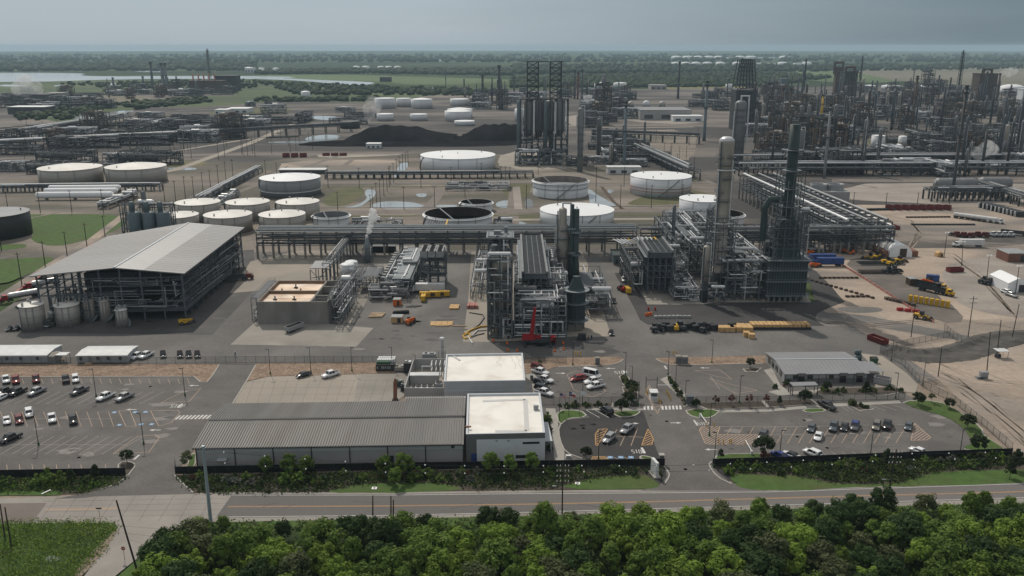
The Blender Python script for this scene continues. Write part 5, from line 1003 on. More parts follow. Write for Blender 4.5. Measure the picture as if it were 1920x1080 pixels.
# VEHICLES
def loft(secs,mi=0):
 b=MB();vs=[]
 for x,z0,z1,hw,sw in secs:vs+=[(x,-hw*.92,z0),(x,-hw,z0+(z1-z0)*.35),(x,-hw,z0+(z1-z0)*.7),(x,-sw,z1),(x,sw,z1),(x,hw,z0+(z1-z0)*.7),(x,hw,z0+(z1-z0)*.35),(x,hw*.92,z0)]
 k=8;fs=[[i*k+j,(i+1)*k+j,(i+1)*k+(j+1)%k,i*k+(j+1)%k][::-1]for i in range(len(secs)-1)for j in range(k)];fs+=[list(range(k)),list(range((len(secs)-1)*k,len(secs)*k))[::-1]]
 return b.add(vs,fs,mi)
CARS={}
def car_proto(kind,paint,two=None):
 key=(kind,paint,two)
 if key in CARS:return CARS[key]
 t=thing({'pickup':'pickup_truck','sedan':'sedan_car','suv':'sport_utility_car','van':'passenger_van','cart':'utility_cart'}[kind],'car',{'pickup':'pickup truck','sedan':'car','suv':'car','van':'van','cart':'cart'}[kind],(0,0,0))
 L_,W,zb,cab,wb,wr={'pickup':(5.8,2.0,1.12,(-1.15,1.35,1.92),1.85,.40),'sedan':(4.8,1.84,.93,(-1.5,1.15,1.45),1.4,.33),'suv':(4.85,1.95,1.08,(-2.2,1.1,1.78),1.42,.37),'van':(5.9,2.05,1.25,(-2.85,2.0,2.55),1.85,.38),'cart':(3.2,1.6,.8,(-.7,.5,1.9),1.0,.33)}[kind]
 h=L_/2;hw=W/2
 if kind=='pickup':
  b=loft([(-h,.5,1.0,hw*.95,hw*.9),(-h+.1,.42,zb,hw,hw*.94),(-1.2,.38,zb,hw,hw*.94),(-1.1,.38,zb+.03,hw,hw*.95),(1.35,.38,zb+.03,hw,hw*.93),(2.5,.4,1.05,hw*.98,hw*.86),(h-.05,.48,.92,hw*.9,hw*.75),(h,.55,.8,hw*.85,hw*.7)]);b.build('body',paint,t,True,local=True)
  b=MB();b.box((-h+1.05,0,zb-.02),(1.75,W*.78,.05));b.build('cargo_bed','trim_dark',t,local=True)
 else:b=loft([(-h,.5,zb*.85,hw*.92,hw*.8),(-h+.15,.38,zb,hw*.98,hw*.88),(-.5,.3,zb+.02,hw,hw*.93),(cab[1],.3,zb+.02,hw,hw*.92),(h-.55,.34,zb*.88,hw*.97,hw*.82),(h-.05,.42,zb*.72,hw*.86,hw*.7),(h,.48,zb*.6,hw*.8,hw*.62)]);b.build('body',paint,t,True,local=True)
 x0,x1,zt=cab;ch=zt-zb-.06;fr=.62 if kind!='van' else .5;rr=.35 if kind in('pickup','suv','van')else .75
 b=MB();b.add([(x0,-hw*.9,zb),(x1,-hw*.9,zb),(x1,hw*.9,zb),(x0,hw*.9,zb),(x0+rr*.8,-hw*.74,zb+ch),(x1-fr,-hw*.74,zb+ch),(x1-fr,hw*.74,zb+ch),(x0+rr*.8,hw*.74,zb+ch)],[[4,5,6,7],[0,1,5,4],[1,2,6,5],[2,3,7,6],[3,0,4,7]]);b.build('window','glass_dark',t,local=True)
 b=MB();xm0,xm1=x0+rr*.75,x1-fr+.05;b.taper(((xm0+xm1)/2,0,zb+ch),(xm1-xm0+.1,W*.77),(xm1-xm0-.15,W*.68),.08)
 for sy in(-1,1):
  for xa,xb in((x0,xm0),((x0+x1)/2,(xm0+xm1)/2),(x1,xm1)):b.bar((xa,sy*hw*.905,zb),(xb,sy*hw*.75,zb+ch),.1,.09)
  if kind in('suv','van'):b.bar((x0+.1,sy*hw*.9,zb+ch*.5),(x0+.8,sy*hw*.86,zb+ch*.5),.1,ch*.7)
 b.build('roof',two or paint,t,local=True)
 for sx in(-wb*(1 if kind!='pickup' else .98),wb*1.02):
  for sy in(-1,1):
   b=MB();b.tube((sx,sy*(hw-.2),wr),(sx,sy*(hw+.02),wr),wr,12);w=b.build('wheel','rubber',t,local=True)
   b=MB();b.tube((sx,sy*(hw+.015),wr),(sx,sy*(hw+.03),wr),wr*.6,8);b.build('rim','chrome',w,local=True)
 for sy in(-1,1):
  b=MB();b.box((h-.12,sy*hw*.68,zb*.66),(.16,.36,.16));b.build('headlight','lamp_clear',t,local=True)
  b=MB();b.box((-h+.03,sy*hw*.78,zb*.72),(.12,.24,.22));b.build('tail_light','lamp_red',t,local=True)
 CARS[key]=Proto(t);return CARS[key]
def car(kind,paint,x_,y_,d,label,group=None,two=None,s=1.0):
 p=G(x_,y_);q=G(x_+d[0],y_+d[1]);car_proto(kind,paint,two).place((p[0],p[1],.035),atan2(q[1]-p[1],q[0]-p[0]),label,group,s)
C1=lambda x,y:(x/4,640+y/4)
DN=(3,20);AN=(-18.5,8.5);gl='vehicles in the left car park'
for k,m,x,y,d,lab in(('pickup','car_white',48,302,DN,'white pickup truck at the left end of the top parking row'),('pickup','car_red',120,305,DN,'bright red pickup truck in the top parking row'),('pickup','car_maroon',272,298,DN,'dark maroon pickup truck in the top parking row'),('pickup','car_black',495,300,(-3,-20),'black pickup truck beside the white car in the top row'),('suv','car_white',568,298,DN,'white tall car at the right end of the top row'),('pickup','car_black',35,395,AN,'black pickup truck cut by the left edge in the second row'),('pickup','car_black',132,397,AN,'black pickup truck parked slantwise, second from left in the second row'),('sedan','car_white',10,436,AN,'white car cut by the left photo edge'),('pickup','car_silver',277,393,AN,'silver white pickup truck slantwise beside two black ones'),('pickup','car_grey',597,388,AN,'grey pickup truck parked alone slantwise in the second row'),('pickup','car_white',795,430,AN,'white pickup truck below the first lamp post'),('pickup','car_silver',936,434,AN,'silver pickup truck with long bed, right end of second row'),('sedan','car_white',53,608,DN,'white car in the third row left of the maroon car'),('suv','car_maroon',146,606,DN,'maroon car in the third parking row'),('suv','car_white',220,556,DN,'white tall car nosed into the upper half of the third row'),('pickup','car_white',392,594,DN,'white pickup truck standing alone in the third row'),('pickup','car_black',550,606,DN,'black pickup truck, right end of the third row'),('pickup','car_black',80,745,AN,'long black pickup truck slantwise in the lowest row')):
 car(k,m,*C1(x,y),d,lab,gl)
car('pickup','car_white',*C1(1030,125),(-12,6),'white pickup truck left of the pair by the white cabin');car('pickup','car_white',*C1(1098,119),(-12,6),'white pickup truck right of the pair by the white cabin')
for x in(1225,1352,1417,1482):car('cart','car_black',*C1(x,118),(2,14),'black open utility cart by the fence on the paved yard','black carts by the fence','car_maroon' if x in(1352,1482)else None,1.15)
car('sedan','car_black',569.5,706,(-20,6),'black car on the concrete yard behind the warehouse');car('pickup','car_white',620,706,(-20,6),'white pickup truck on the concrete yard behind the warehouse')
gm='vehicles in the middle lot'
for k,m,x,y,d,lab in(('suv','car_maroon',1009,692.5,(16,5),'dark maroon car behind the topmost white pickup by the annex'),('pickup','car_white',1013,701,(18,5),'topmost white pickup truck beside the annex building'),('sedan','car_black',1011,719,(18,5),'black car squeezed beside the second white pickup'),('pickup','car_white',1021,715.5,(18,5),'second white pickup truck beside the annex building'),('suv','car_black',1017,731.5,(18,4),'black car behind the lowest white pickup'),('pickup','car_white',1020,740,(18,5),'lowest white pickup truck beside the annex building'),('van','car_white',1109,707,(18,4),'white passenger van in the middle lot'),('suv','car_red',1083,713.5,(-16,3),'red tall car left of the white van'),('pickup','car_white',1112,718.5,(-18,4),'white pickup truck just below the passenger van'),('pickup','car_white',1117,727.5,(-18,4),'white pickup truck lowest of the three by the van')):car(k,m,x,y,d,lab,gm)
car('suv','car_black',1137,774,(-14,-9),'black tall car in the bays beside the grass island');car('pickup','car_silver',1176,808.5,(-17,14),'silver pickup truck in the dark visitor car park');car('suv','car_silver',1141.5,826.5,(-15,13),'pale grey tall car in the dark visitor car park')
gr='vehicles in the right car park'
for k,m,x,y,d,lab in(('suv','car_grey',1430,821,(-10,15),'dark grey tall car beside the large oak'),('sedan','car_slate',1521,806,(-6,15),'slate grey car leftmost in the upper right bays'),('sedan','car_white',1534,822,(-6,15),'white car alone in the lower half of the right bays'),('pickup','car_slate',1562.5,804,(-4,15),'pale grey blue pickup truck in the right bays'),('sedan','car_black',1583,804.5,(-4,15),'black car between the two pickups in the right bays'),('pickup','car_grey',1602.5,803,(-4,15),'grey pickup truck with blue roof bar in the right bays'),('suv','car_gold',1642.5,803,(-4,15),'beige silver tall car in the right bays'),('pickup','car_black',1663,801,(4,-15),'black pickup truck with dark bed facing away in the right bays'),('sedan','car_slate',1703,803,(-5,15),'slate blue car at the right end of the bays'),('pickup','car_black',1550,764.5,(18,9),'long black pickup truck at the top of the right car park'),('sedan','car_blue',1461,857.5,(-16,-7),'blue car behind the screened fence'),('sedan','car_white',1483,857.5,(-18,-7),'white car with dark roof behind the screened fence'),('suv','car_white',1523,854,(-18,-8),'white tall car with roof rails behind the screened fence'),('sedan','car_white',1722.5,850,(-18,-7),'white car farthest right behind the screened fence')):car(k,m,x,y,d,lab,gr,'car_black' if x==1483 else('car_blue' if x==1602.5 else None))
# PROCESS PLANT BUILDERS
RP=random.Random(2024)
def frame(b,x0,y0,x1,y1,zs,nx,ny,w=.35,brace=.3,rv=RP,inner=True):
 xs=[x0+(x1-x0)*i/nx for i in range(nx+1)];ys=[y0+(y1-y0)*j/ny for j in range(ny+1)]
 for i,x in enumerate(xs):
  for j,y in enumerate(ys):
   if inner or i in(0,nx)or j in(0,ny):b.bar((x,y,0),(x,y,zs[-1]),w)
 for z in zs:
  for x in xs:b.bar((x,y0,z),(x,y1,z),w*.8)
  for y in ys:b.bar((x0,y,z),(x1,y,z),w*.8)
 zz=[0]+list(zs)
 for k in range(len(zz)-1):
  for i in range(nx):
   for y in(y0,y1):
    if rv.random()<brace:b.bar((xs[i],y,zz[k]),(xs[i+1],y,zz[k+1]),w*.55)if rv.random()<.5 else b.bar((xs[i+1],y,zz[k]),(xs[i],y,zz[k+1]),w*.55)
  for j in range(ny):
   for x in(x0,x1):
    if rv.random()<brace:b.bar((x,ys[j],zz[k]),(x,ys[j+1],zz[k+1]),w*.55)
def rail(b,pts,z,w=.06,h=1.1):
 for i in range(len(pts)):
  p,q=pts[i],pts[(i+1)%len(pts)]
  for dz in(h,h*.5):b.bar((*p,z+dz),(*q,z+dz),w)
def rect(x0,y0,x1,y1):return[(x0,y0),(x1,y0),(x1,y1),(x0,y1)]
def pipes(b,rv,x0,y0,z0,x1,y1,z1,n,r0,r1,seg=4):
 for _ in range(n):
  p=[rv.uniform(x0,x1),rv.uniform(y0,y1),rv.uniform(z0,z1)];pts=[tuple(p)];last=-1;r=rv.uniform(r0,r1)
  for _ in range(rv.randint(2,seg)):
   ax=rv.choice([a for a in(0,0,1,1,2)if a!=last]);last=ax;lo,hi=((x0,x1),(y0,y1),(z0,z1))[ax];p[ax]=min(hi,max(lo,p[ax]+rv.choice((-1,1))*rv.uniform(.2,.7)*(hi-lo)));pts.append(tuple(p))
  b.path(pts,r,6)
def unit(name,label,cat,x0,y0,x1,y1,zs,nx,ny,seed,w=.35,brace=.3,steel='steel_frame',np=(10,10),nv=2,nh=2,decks=True,group=None,silver='pipe_silver',grey='pipe_grey',vm='vessel_grey',pr=(.16,.38),zlow=.5,deckfrac=.3):
 rv=random.Random(seed);t=thing(name,label,cat,((x0+x1)/2,(y0+y1)/2,0),group);b=MB();frame(b,x0,y0,x1,y1,zs,nx,ny,w,brace,rv);b.build('steel_frame',steel,t)
 if decks:
  b=MB()
  for z in zs:
   for i in range(nx):
    if rv.random()<deckfrac:b.box((x0+(x1-x0)*(i+.5)/nx,(y0+y1)/2,z+w*.4),((x1-x0)/nx*.96,(y1-y0)*rv.uniform(.4,.98),.08))
   rail(b,rect(x0,y0,x1,y1),z,.07)
  b.build('deck','grating',t)
 H_=zs[-1]
 if np[0]:b=MB();pipes(b,rv,x0,y0,zlow,x1,y1,H_+.8,np[0],*pr);b.build('insulated_pipework',silver,t)
 if np[1]:b=MB();pipes(b,rv,x0,y0,zlow,x1,y1,H_,np[1],*pr);b.build('pipework',grey,t)
 for _ in range(nv):
  h=H_*rv.uniform(.3,.6);r=min(1.4,(x1-x0)*.08)*rv.uniform(.7,1.2);z=rv.choice([0]+list(zs[:-1]));b=MB();b.lathe([(r,0),(r,h),(r*.7,h+r*.5),(.01,h+r*.7)],(rv.uniform(x0+1,x1-1),rv.uniform(y0+1,y1-1),z),12);b.build('vessel',vm,t,True)
 for _ in range(nh):
  z=rv.choice(list(zs))+1.3;y=rv.uniform(y0+1,y1-1);xa=rv.uniform(x0,x0+(x1-x0)*.5);b=MB();b.hcyl((xa,y,z),(min(x1,xa+rv.uniform(3,7)),y,z),rv.uniform(.6,1.1));b.build('exchanger',vm if rv.random()<.5 else silver,t,True)
 return t
def column(label,px_,yb,yt,wpx,mat='vessel_tan',name='distillation_column',cat='column',skirt=None,plats=4,dome=True,lad=True,group=None,sections=None,over=True,X=None,Y=None,H=None,R=None,n=18,pm='steel_frame'):
 x,y=G(px_,yb)if X is None else(X,Y);h=HT(px_,yb,yt)if H is None else H;dep=y*cP+(CAMZ-h*.5)*sP;r=wpx/2*dep/FPX if R is None else R
 t=thing(name,label,cat,(x,y,0),group);b=MB();prof=sections or[(r,0),(r,h)]
 if skirt:MB().lathe([(r*1.02,0),(r*1.02,h*skirt)],(x,y,0),n).build('skirt','steel_dark',t,True);prof=[(r,h*skirt)]+[(a,z)for a,z in prof if z>h*skirt]
 rt,zt=prof[-1]
 if dome:prof=prof[:-1]+[(rt,zt-rt*.6),(rt*.85,zt-rt*.25),(rt*.5,zt-rt*.05),(.01,zt)]
 b.lathe(prof,(x,y,0),n);b.build('shell',mat,t,True)
 rad=lambda z:next((a0+(a1-a0)*((z-z0)/max(1e-3,z1-z0))for(a0,z0),(a1,z1)in zip(prof,prof[1:])if z0<=z<=z1),rt)
 for i in range(plats):
  z=h*(.22+.74*i/max(1,plats))+RP.uniform(-1,1)*h*.02;r_=max(rad(z),r*.5);b=MB();a0=RP.uniform(0,6);a1=a0+RP.uniform(2.2,6.1)
  b.lathe([(r_+.02,0),(r_+1.0,0),(r_+1.0,.12),(r_+.02,.12)],(x,y,z),16,a0=a0,a1=a1);b.lathe([(r_+1.0,1.0),(r_+1.0,1.1)],(x,y,z),16,a0=a0,a1=a1);b.lathe([(r_+1.0,.5),(r_+1.0,.56)],(x,y,z),16,a0=a0,a1=a1);b.build('platform',pm,t)
 if lad:b=MB();b.bar((x-r*.8,y-r*.75,0),(x-r*.8,y-r*.75,h*.97),.5,.12);b.build('ladder',pm,t)
 if over:
  b=MB();rr=max(.15,r*.14);b.path([(x,y,h),(x,y,h+r*.7),(x+r*1.25,y-r*.3,h+r*.7),(x+r*1.25,y-r*.3,h*.35)],rr,6);b.path([(x-r*1.1,y-r*.5,h*.85),(x-r*1.2,y-r*.6,h*.4),(x-r*.9,y-r*.6,h*.3)],rr*.7,6);b.build('overhead_pipe','pipe_silver',t)
 return t
def stack(label,px_,yb,yt,wpx,mat='steel_dark',name='flue_stack',cat='stack',group=None,tip=True,taper=.8,rings=2):
 x,y=G(px_,yb);h=HT(px_,yb,yt);r=wpx/2*MPP(yb)*.97;t=thing(name,label,cat,(x,y,0),group);MB().lathe([(r*1.15,0),(r,h*.1),(r*taper,h),(r*taper*.8,h),(r*taper*.8,h-1)],(x,y,0),12).build('shaft',mat,t,True)
 b=MB()
 for i in range(rings):z=h*(.55+.38*i/max(1,rings-1)if rings>1 else .9);b.lathe([(r*.9,0),(r+.9,0),(r+.9,.9),(r*.9,.15)],(x,y,z),12)
 if rings:b.build('platform','steel_dark',t)
 if tip:b=MB();b.lathe([(r*taper*1.35,0),(r*taper*1.35,h*.03),(r*taper,h*.03)],(x,y,h*.97),10);b.build('tip','steel_dark',t)
 return t
def lattice(label,px_,yb,yt,wpx,mat='steel_dark',cat='mast',name='lattice_mast',group=None,top=.5,pipe=True,n=None,lean=0):
 x,y=G(px_,yb);h=HT(px_,yb,yt);w0=wpx*MPP(yb)/2;w1=w0*top;t=thing(name,label,cat,(x,y,0),group);b=MB();n=n or max(6,int(h/max(2.5,w0*2.2)));bw=max(.22,MPP(yb)*.45)
 cr=lambda k:[(x+sx*(w0+(w1-w0)*k/n),y+sy*(w0+(w1-w0)*k/n),h*k/n)for sx,sy in((-1,-1),(1,-1),(1,1),(-1,1))]
 for k in range(n):
  a,c_=cr(k),cr(k+1)
  for i in range(4):b.bar(a[i],c_[i],bw);b.bar(c_[i],c_[(i+1)%4],bw*.7);b.bar(a[i],c_[(i+1)%4],bw*.6)
 b.build('lattice',mat,t)
 if pipe:MB().tube((x,y,0),(x,y,h*1.03),max(.3,w1*.45),8).build('riser','pipe_dark',t)
 return t
def tank(xl,xr,yt,yb,label,wall='tank_white',roof='tank_roof_white',kind='cone',stair=True,ring=None,group=None,inside='tank_inside',n=48,name='storage_tank'):
 cx=(xl+xr)/2;f=Vector(G(cx,yb));h=HT(cx,yb,yt);d=f.normalized();r=(xr-xl)/2/FPX*(f.y*cP+CAMZ*sP)
 for _ in range(3):r=(xr-xl)/2/FPX*((f.y+r)*cP+(CAMZ-h*.5)*sP)
 c=f+d*r;x,y=c;t=thing(name,label,'storage tank',(x,y,0),group)
 if kind=='open':
  b=MB();b.lathe([(r,0),(r,h),(r-.25,h)],(x,y,0),n);b.lathe([(r-.25,h),(r-.25,h*.25)],(x,y,0),n,1);b.f=[fc for fc in b.f if len(fc)<n];b.m=[0]*n*2+[1]*n;b.build('shell',[wall,inside],t,True)
  MB().lathe([(r-.3,h*.3),(.01,h*.3)],(x,y,0),n).build('floating_roof',inside,t);MB().lathe([(r,0),(r+1.0,0),(r+1.0,.12),(r,.12)],(x,y,h-.9),n,caps=False).build('wind_girder',wall,t)
  b=MB();a=-.9;b.bar((x+(r-.4)*cos(a+pi),y+(r-.4)*sin(a+pi)*.2+r*.6,h),(x-r*.1,y+r*.1,h*.32),.9,.25);b.build('rolling_ladder','steel_pale',t)
 else:
  MB().lathe([(r,0),(r,h)],(x,y,0),n).build('shell',wall,t,True);rise={'cone':r*.13,'flat':r*.025,'dome':r*.28}[kind]
  prof=[(r+.15,h-.1),(r+.15,h+.06),(r*.66,h+rise*.42),(r*.33,h+rise*.76),(.01,h+rise)]if kind!='dome' else[(r+.1,h)]+[(r*cos(a),h+rise*sin(a))for a in(.4,.8,1.2,1.56)]
  MB().lathe(prof,(x,y,0),n if n>24 else 24).build('roof',roof,t,False)
  if n>=32:
   b=MB()
   for a in(.6,2.3,4.2):b.lathe([(.35,0),(.35,1.0),(.6,1.1),(.01,1.4)],(x+r*.75*cos(a),y+r*.75*sin(a),h+rise*.22),8)
   b.lathe([(.3,0),(.3,.9),(.01,1.1)],(x,y,h+rise),8);b.build('roof_vent','machine_grey',t)
 if stair and n>=32:
  b=MB();a0=-2.6 if cx<900 else-1.1;k=22
  for i in range(k):a=a0-i*(h*1.25/r)/k;a2=a0-(i+1)*(h*1.25/r)/k;b.bar((x+(r+.45)*cos(a),y+(r+.45)*sin(a),h*(1-i/k)),(x+(r+.45)*cos(a2),y+(r+.45)*sin(a2),h*(1-(i+1)/k)),.8,.22)
  b.build('stair','steel_pale',t)
  b=MB()
  for a in(-2.2,-1.0,-1.5):b.tube((x+(r+.2)*cos(a),y+(r+.2)*sin(a),0),(x+(r+.2)*cos(a),y+(r+.2)*sin(a),h),.12,5)
  b.build('riser_pipe','pipe_grey',t)
 if ring:b=MB();[b.lathe([(r+.02,h*z),(r+.3,h*z),(r+.3,h*z+.35),(r+.02,h*z+.35)],(x,y,0),n)for z in ring[1]];b.build('ring_pipe',ring[0],t)
 return t
def rack(label,A,B,wd,zs,bays,pipes_per,legmat='concrete_wall',seed=1,truss=True,big=(),name='pipe_rack',zleg=None,pr=(.14,.34),group=None,w=.4,steel='steel_frame'):
 rv=random.Random(seed);A=Vector((*A,0));B=Vector((*B,0));d=(B-A).normalized();nn2=Vector((-d.y,d.x,0));L_=(B-A).length;t=thing(name,label,'pipe rack',tuple(A),group);b=MB();lg=MB();up=Vector((0,0,1));zleg=zleg or zs[0];W_=nn2*wd
 for i in range(bays+1):
  p=A+d*(L_*i/bays)
  for o in(Vector(),W_):
   lg.bar(p+o,p+o+up*zleg,w*2.2);b.bar(p+o+up*zleg,p+o+up*zs[-1],w)
  for z in zs:b.bar(p+up*z,p+W_+up*z,w)
  if i<bays:
   q=A+d*(L_*(i+1)/bays)
   for o in(Vector(),W_):
    for z in zs:b.bar(p+o+up*z,q+o+up*z,w*.8)
    if truss:m_=(p+q)/2;b.bar(p+o+up*zs[0],m_+o+up*zs[1],w*.5);b.bar(m_+o+up*zs[1],q+o+up*zs[0],w*.5)
 lg.build('column',legmat,t);b.build('steel_frame',steel,t)
 for mat,nmx in(('pipe_silver',.3),('pipe_grey',.5),('pipe_dark',.8)):
  b=MB()
  for z in zs[:-1]if len(zs)>2 else zs:
   for k in range(max(1,int(pipes_per*nmx))):
    o=W_*rv.uniform(.05,.95);r=rv.uniform(*pr);f0,f1=sorted((rv.uniform(0,.35),rv.uniform(.6,1)));b.tube(A+o+up*(z+r+w*.4)+d*L_*f0,A+o+up*(z+r+w*.4)+d*L_*f1,r,6)
  b.build({'pipe_silver':'insulated_pipework','pipe_grey':'pipework','pipe_dark':'lower_pipework'}[mat],mat,t)
 for z,o,r,mat in big:b=MB();b.tube(A+W_*o+up*z,B+W_*o+up*z,r,10);b.build('main_pipe',mat,t)
 return t
def air_cooler(label,x0,y0,x1,y1,z,th,nx,ny,legs=True,zleg=0,group=None,name='air_cooler',mat='steel_frame',lev=()):
 t=thing(name,label,'air cooler',((x0+x1)/2,(y0+y1)/2,0),group);b=MB();b.box(((x0+x1)/2,(y0+y1)/2,z-th),(x1-x0,y1-y0,th));b.build('plenum',mat,t);b=MB();k=int((y1-y0)/1.1)
 for i in range(k+1):y=y0+(y1-y0)*i/k;b.bar((x0,y,z+.12),(x1,y,z+.12),.35,.22)
 for i in range(nx+1):x=x0+(x1-x0)*i/nx;b.bar((x,y0,z+.2),(x,y1,z+.2),.35,.35)
 b.build('tube_bundle','grating',t);b=MB()
 for x in(x0,x1):b.box((x,(y0+y1)/2,z-th*.6),(.8,y1-y0,th*1.2))
 b.build('header_box','pipe_grey',t)
 b=MB()
 for x in(x0-.9,x1+.9):b.box((x,(y0+y1)/2,z-th),(1.2,y1-y0,.12));b.bar((x-.5,y0,z-th+1.1),(x-.5,y1,z-th+1.1),.08);b.bar((x+.5,y0,z-th+1.1),(x+.5,y1,z-th+1.1),.08)
 b.build('walkway','steel_pale',t)
 if legs:b=MB();frame(b,x0,y0,x1,y1,[zz for zz in lev]+[z-th],nx,ny,.4,.15);b.build('support_frame','steel_frame',t)
 return t
# BIG OPEN-SIDED PROCESS HALL (left)
E0=17.3;FL,FR,BR,BL=(-169.2,293.4),(-116.2,297.4),(-118.9,378.5),(-171.8,373.5);FM=lerp(FL,FR,.55);BM=lerp(BL,BR,.55);ZR=HY(295.5,502)
t=thing('process_hall','large open sided steel process hall under a broad grey metal roof','process hall',(FL[0],FL[1],0));up3=lambda p,z:(p[0],p[1],z)
def ex(p,q,k):d=Vector(p)-Vector(q);d=d/d.length*k;return(p[0]+d.x,p[1]+d.y)
b=MB();b.poly([up3(FL,E0),up3(FM,ZR),up3(BM,ZR),up3(lerp(FL,BL,.83),E0)]);b.poly([up3(FM,ZR),up3(FR,E0),up3(BR,E0),up3(BM,ZR)])
th=.35;b.poly([up3(lerp(FL,BL,.83),E0-th),up3(BM,ZR-th),up3(FM,ZR-th),up3(FL,E0-th)]);b.poly([up3(BM,ZR-th),up3(BR,E0-th),up3(FR,E0-th),up3(FM,ZR-th)])
for p,q,zp,zq in((FL,FM,E0,ZR),(FM,FR,ZR,E0),(FR,BR,E0,E0),(lerp(FL,BL,.83),FL,E0,E0)):b.poly([up3(p,zp-th),up3(q,zq-th),up3(q,zq),up3(p,zp)])
b.build('roof','roof_big',t)
b=MB();a0,a1=lerp(FM,FR,.02),lerp(FM,FR,.42);c0,c1=lerp(BM,BR,.02),lerp(BM,BR,.42);zz=lambda f:ZR+(E0-ZR)*f+.03
b.poly([up3(a0,zz(.02)),up3(a1,zz(.42)),up3(c1,zz(.42)),up3(c0,zz(.02))]);b.build('roof_strip','roof_strip',t)
b=MB();b.bar(up3(FM,ZR+.1),up3(BM,ZR+.1),.7,.2);b.build('ridge_cap','trim_light',t)
b=MB()
for j in range(1,30):
 f=j/30;b.bar(up3(lerp(FL,BL,f),E0+.01),up3(lerp(FM,BM,f),ZR+.01),.08,.03)if j<25 else None;b.bar(up3(lerp(FM,BM,f),ZR+.03),up3(lerp(FR,BR,f),E0+.03),.08,.03)
b.build('roof_seam','roof_big',t)
ins=lambda u_,v_:lerp(lerp(FL,FR,u_),lerp(BL,BR,u_),v_)
us=[.03+.94*i/7 for i in range(8)];vs_=[.02+.96*j/12 for j in range(13)];zR=lambda u_:(E0+(ZR-E0)*(u_/.55)if u_<.55 else E0+(ZR-E0)*((1-u_)/.45))-.4
b=MB()
for i,u_ in enumerate(us):
 for j,v_ in enumerate(vs_):
  if i in(0,7)or j in(0,12)or(i%2==0 and j%2==0):b.bar(up3(ins(u_,v_),0),up3(ins(u_,v_),zR(u_)),.5)
b.build('column','steel_frame',t);b=MB();rv=random.Random(9)
for z in(3.4,6.6,9.6,12.6,15.6):
 for j in(0,12):b.bar(up3(ins(us[0]if z>9 else us[2],vs_[j]),z),up3(ins(us[7],vs_[j]),z),.38)
 b.bar(up3(ins(us[7],vs_[0]),z),up3(ins(us[7],vs_[12]),z),.38)
 if z>9:b.bar(up3(ins(us[0],vs_[0]),z),up3(ins(us[0],vs_[12]),z),.38)
 for j in range(12):
  if rv.random()<.5:b.bar(up3(ins(us[7],vs_[j]),z),up3(ins(us[7],vs_[j+1]),min(z+3,16.6)),.22)
  for k in(.33,.66):b.bar(up3(ins(us[7],vs_[j]+.08*k),z-1),up3(ins(us[7],vs_[j]+.08*k),z+1.6),.16)
for i in range(7):
 for z in(9.6,15.6):m_=(us[i]+us[i+1])/2;b.bar(up3(ins(us[i],.02),z-1.3 if z>12 else z),up3(ins(m_,.02),z),.18);b.bar(up3(ins(m_,.02),z),up3(ins(us[i+1],.02),z-1.3 if z>12 else z),.18)
b.build('beam','steel_frame',t)
b=MB();b.prism([ins(.30,.015),ins(.985,.015),ins(.985,.985),ins(.30,.985)],3.1,3.5);b.prism([ins(.30,.06),ins(.96,.06),ins(.96,.96),ins(.30,.96)],9.5,9.8);b.build('floor_deck','steel_frame',t)
b=MB();b.prism([ins(.26,.13),ins(.93,.13),ins(.93,.95),ins(.26,.95)],9.9,15.4);b.prism([ins(.40,.24),ins(.90,.24),ins(.90,.95),ins(.40,.95)],0,9.4);b.build('interior_shade','steel_dark',t)  # solid dark blocks added to stand for the shade inside the open hall
b=MB();pipes(b,random.Random(4),-150,294.5,3.8,-119,300,15,26,.12,.3);pipes(b,random.Random(5),-123,300,2,-118.5,370,15,40,.12,.3,3);b.build('pipework','pipe_grey',t)
b=MB();rail(b,[ins(.30,.012),ins(.987,.012),ins(.987,.987)],3.5,.08);b.build('guard_rail','steel_pale',t)
for x_,y_,lab in((267,570,'left white crated pump on the hall deck'),(308,565,'middle white crated pump on the hall deck'),(346,560,'right white crated pump on the hall deck')):
 x,y=G(x_,y_,3.5);s=thing('pump_skid',lab,'pump',(x,y,3.5));MB().box((x,y,3.55),(2.6,1.8,1.3)).build('casing','machine_white',s);b=MB();b.tube((x-.8,y,5.3),(x+.8,y,5.3),.45,8);b.box((x,y,4.85),(1.8,1.0,.3));b.build('motor','vessel_tan',s)
 MB().box((x,y,3.5),(3.0,2.2,.06)).build('skid_base','steel_pale',s)
for(xl,xr,yt,yb,lab,m_,k)in((44,87,576,621,'squat grey tank at the front left corner of the process hall','tank_beige','cone'),(109,152,576,614,'second squat grey tank before the process hall','tank_beige','cone'),(160.5,181,566,604,'taller slim grey silo tank, left of the pair by the hall','vessel_tan','dome'),(190.5,210,566,604,'taller slim grey silo tank, right of the pair by the hall','vessel_tan','dome'),(220,241,583,614,'small grey round tank at the right of the hall front row','tank_beige','cone')):tank(xl,xr,yt,yb,lab,m_,'tank_beige' if k=='dome' else 'tank_roof_beige',k,True,None,'tanks before the process hall',name='process_tank',n=32)
unit('pump_skid','dense pump and pipe skid between the two squat tanks','pump skid',*G(90,617),*lerp(G(107,600),G(107,612),.2),[1.6,3.0],2,2,31,.14,.2,np=(10,10),nv=1,nh=2,pr=(.08,.18))
unit('loading_rack','steel loading frame with stairs at the left side of the hall','loading rack',-163,294,-150,312,[4.5,9.5],3,4,32,.35,.4,np=(4,8),nv=0,nh=0)
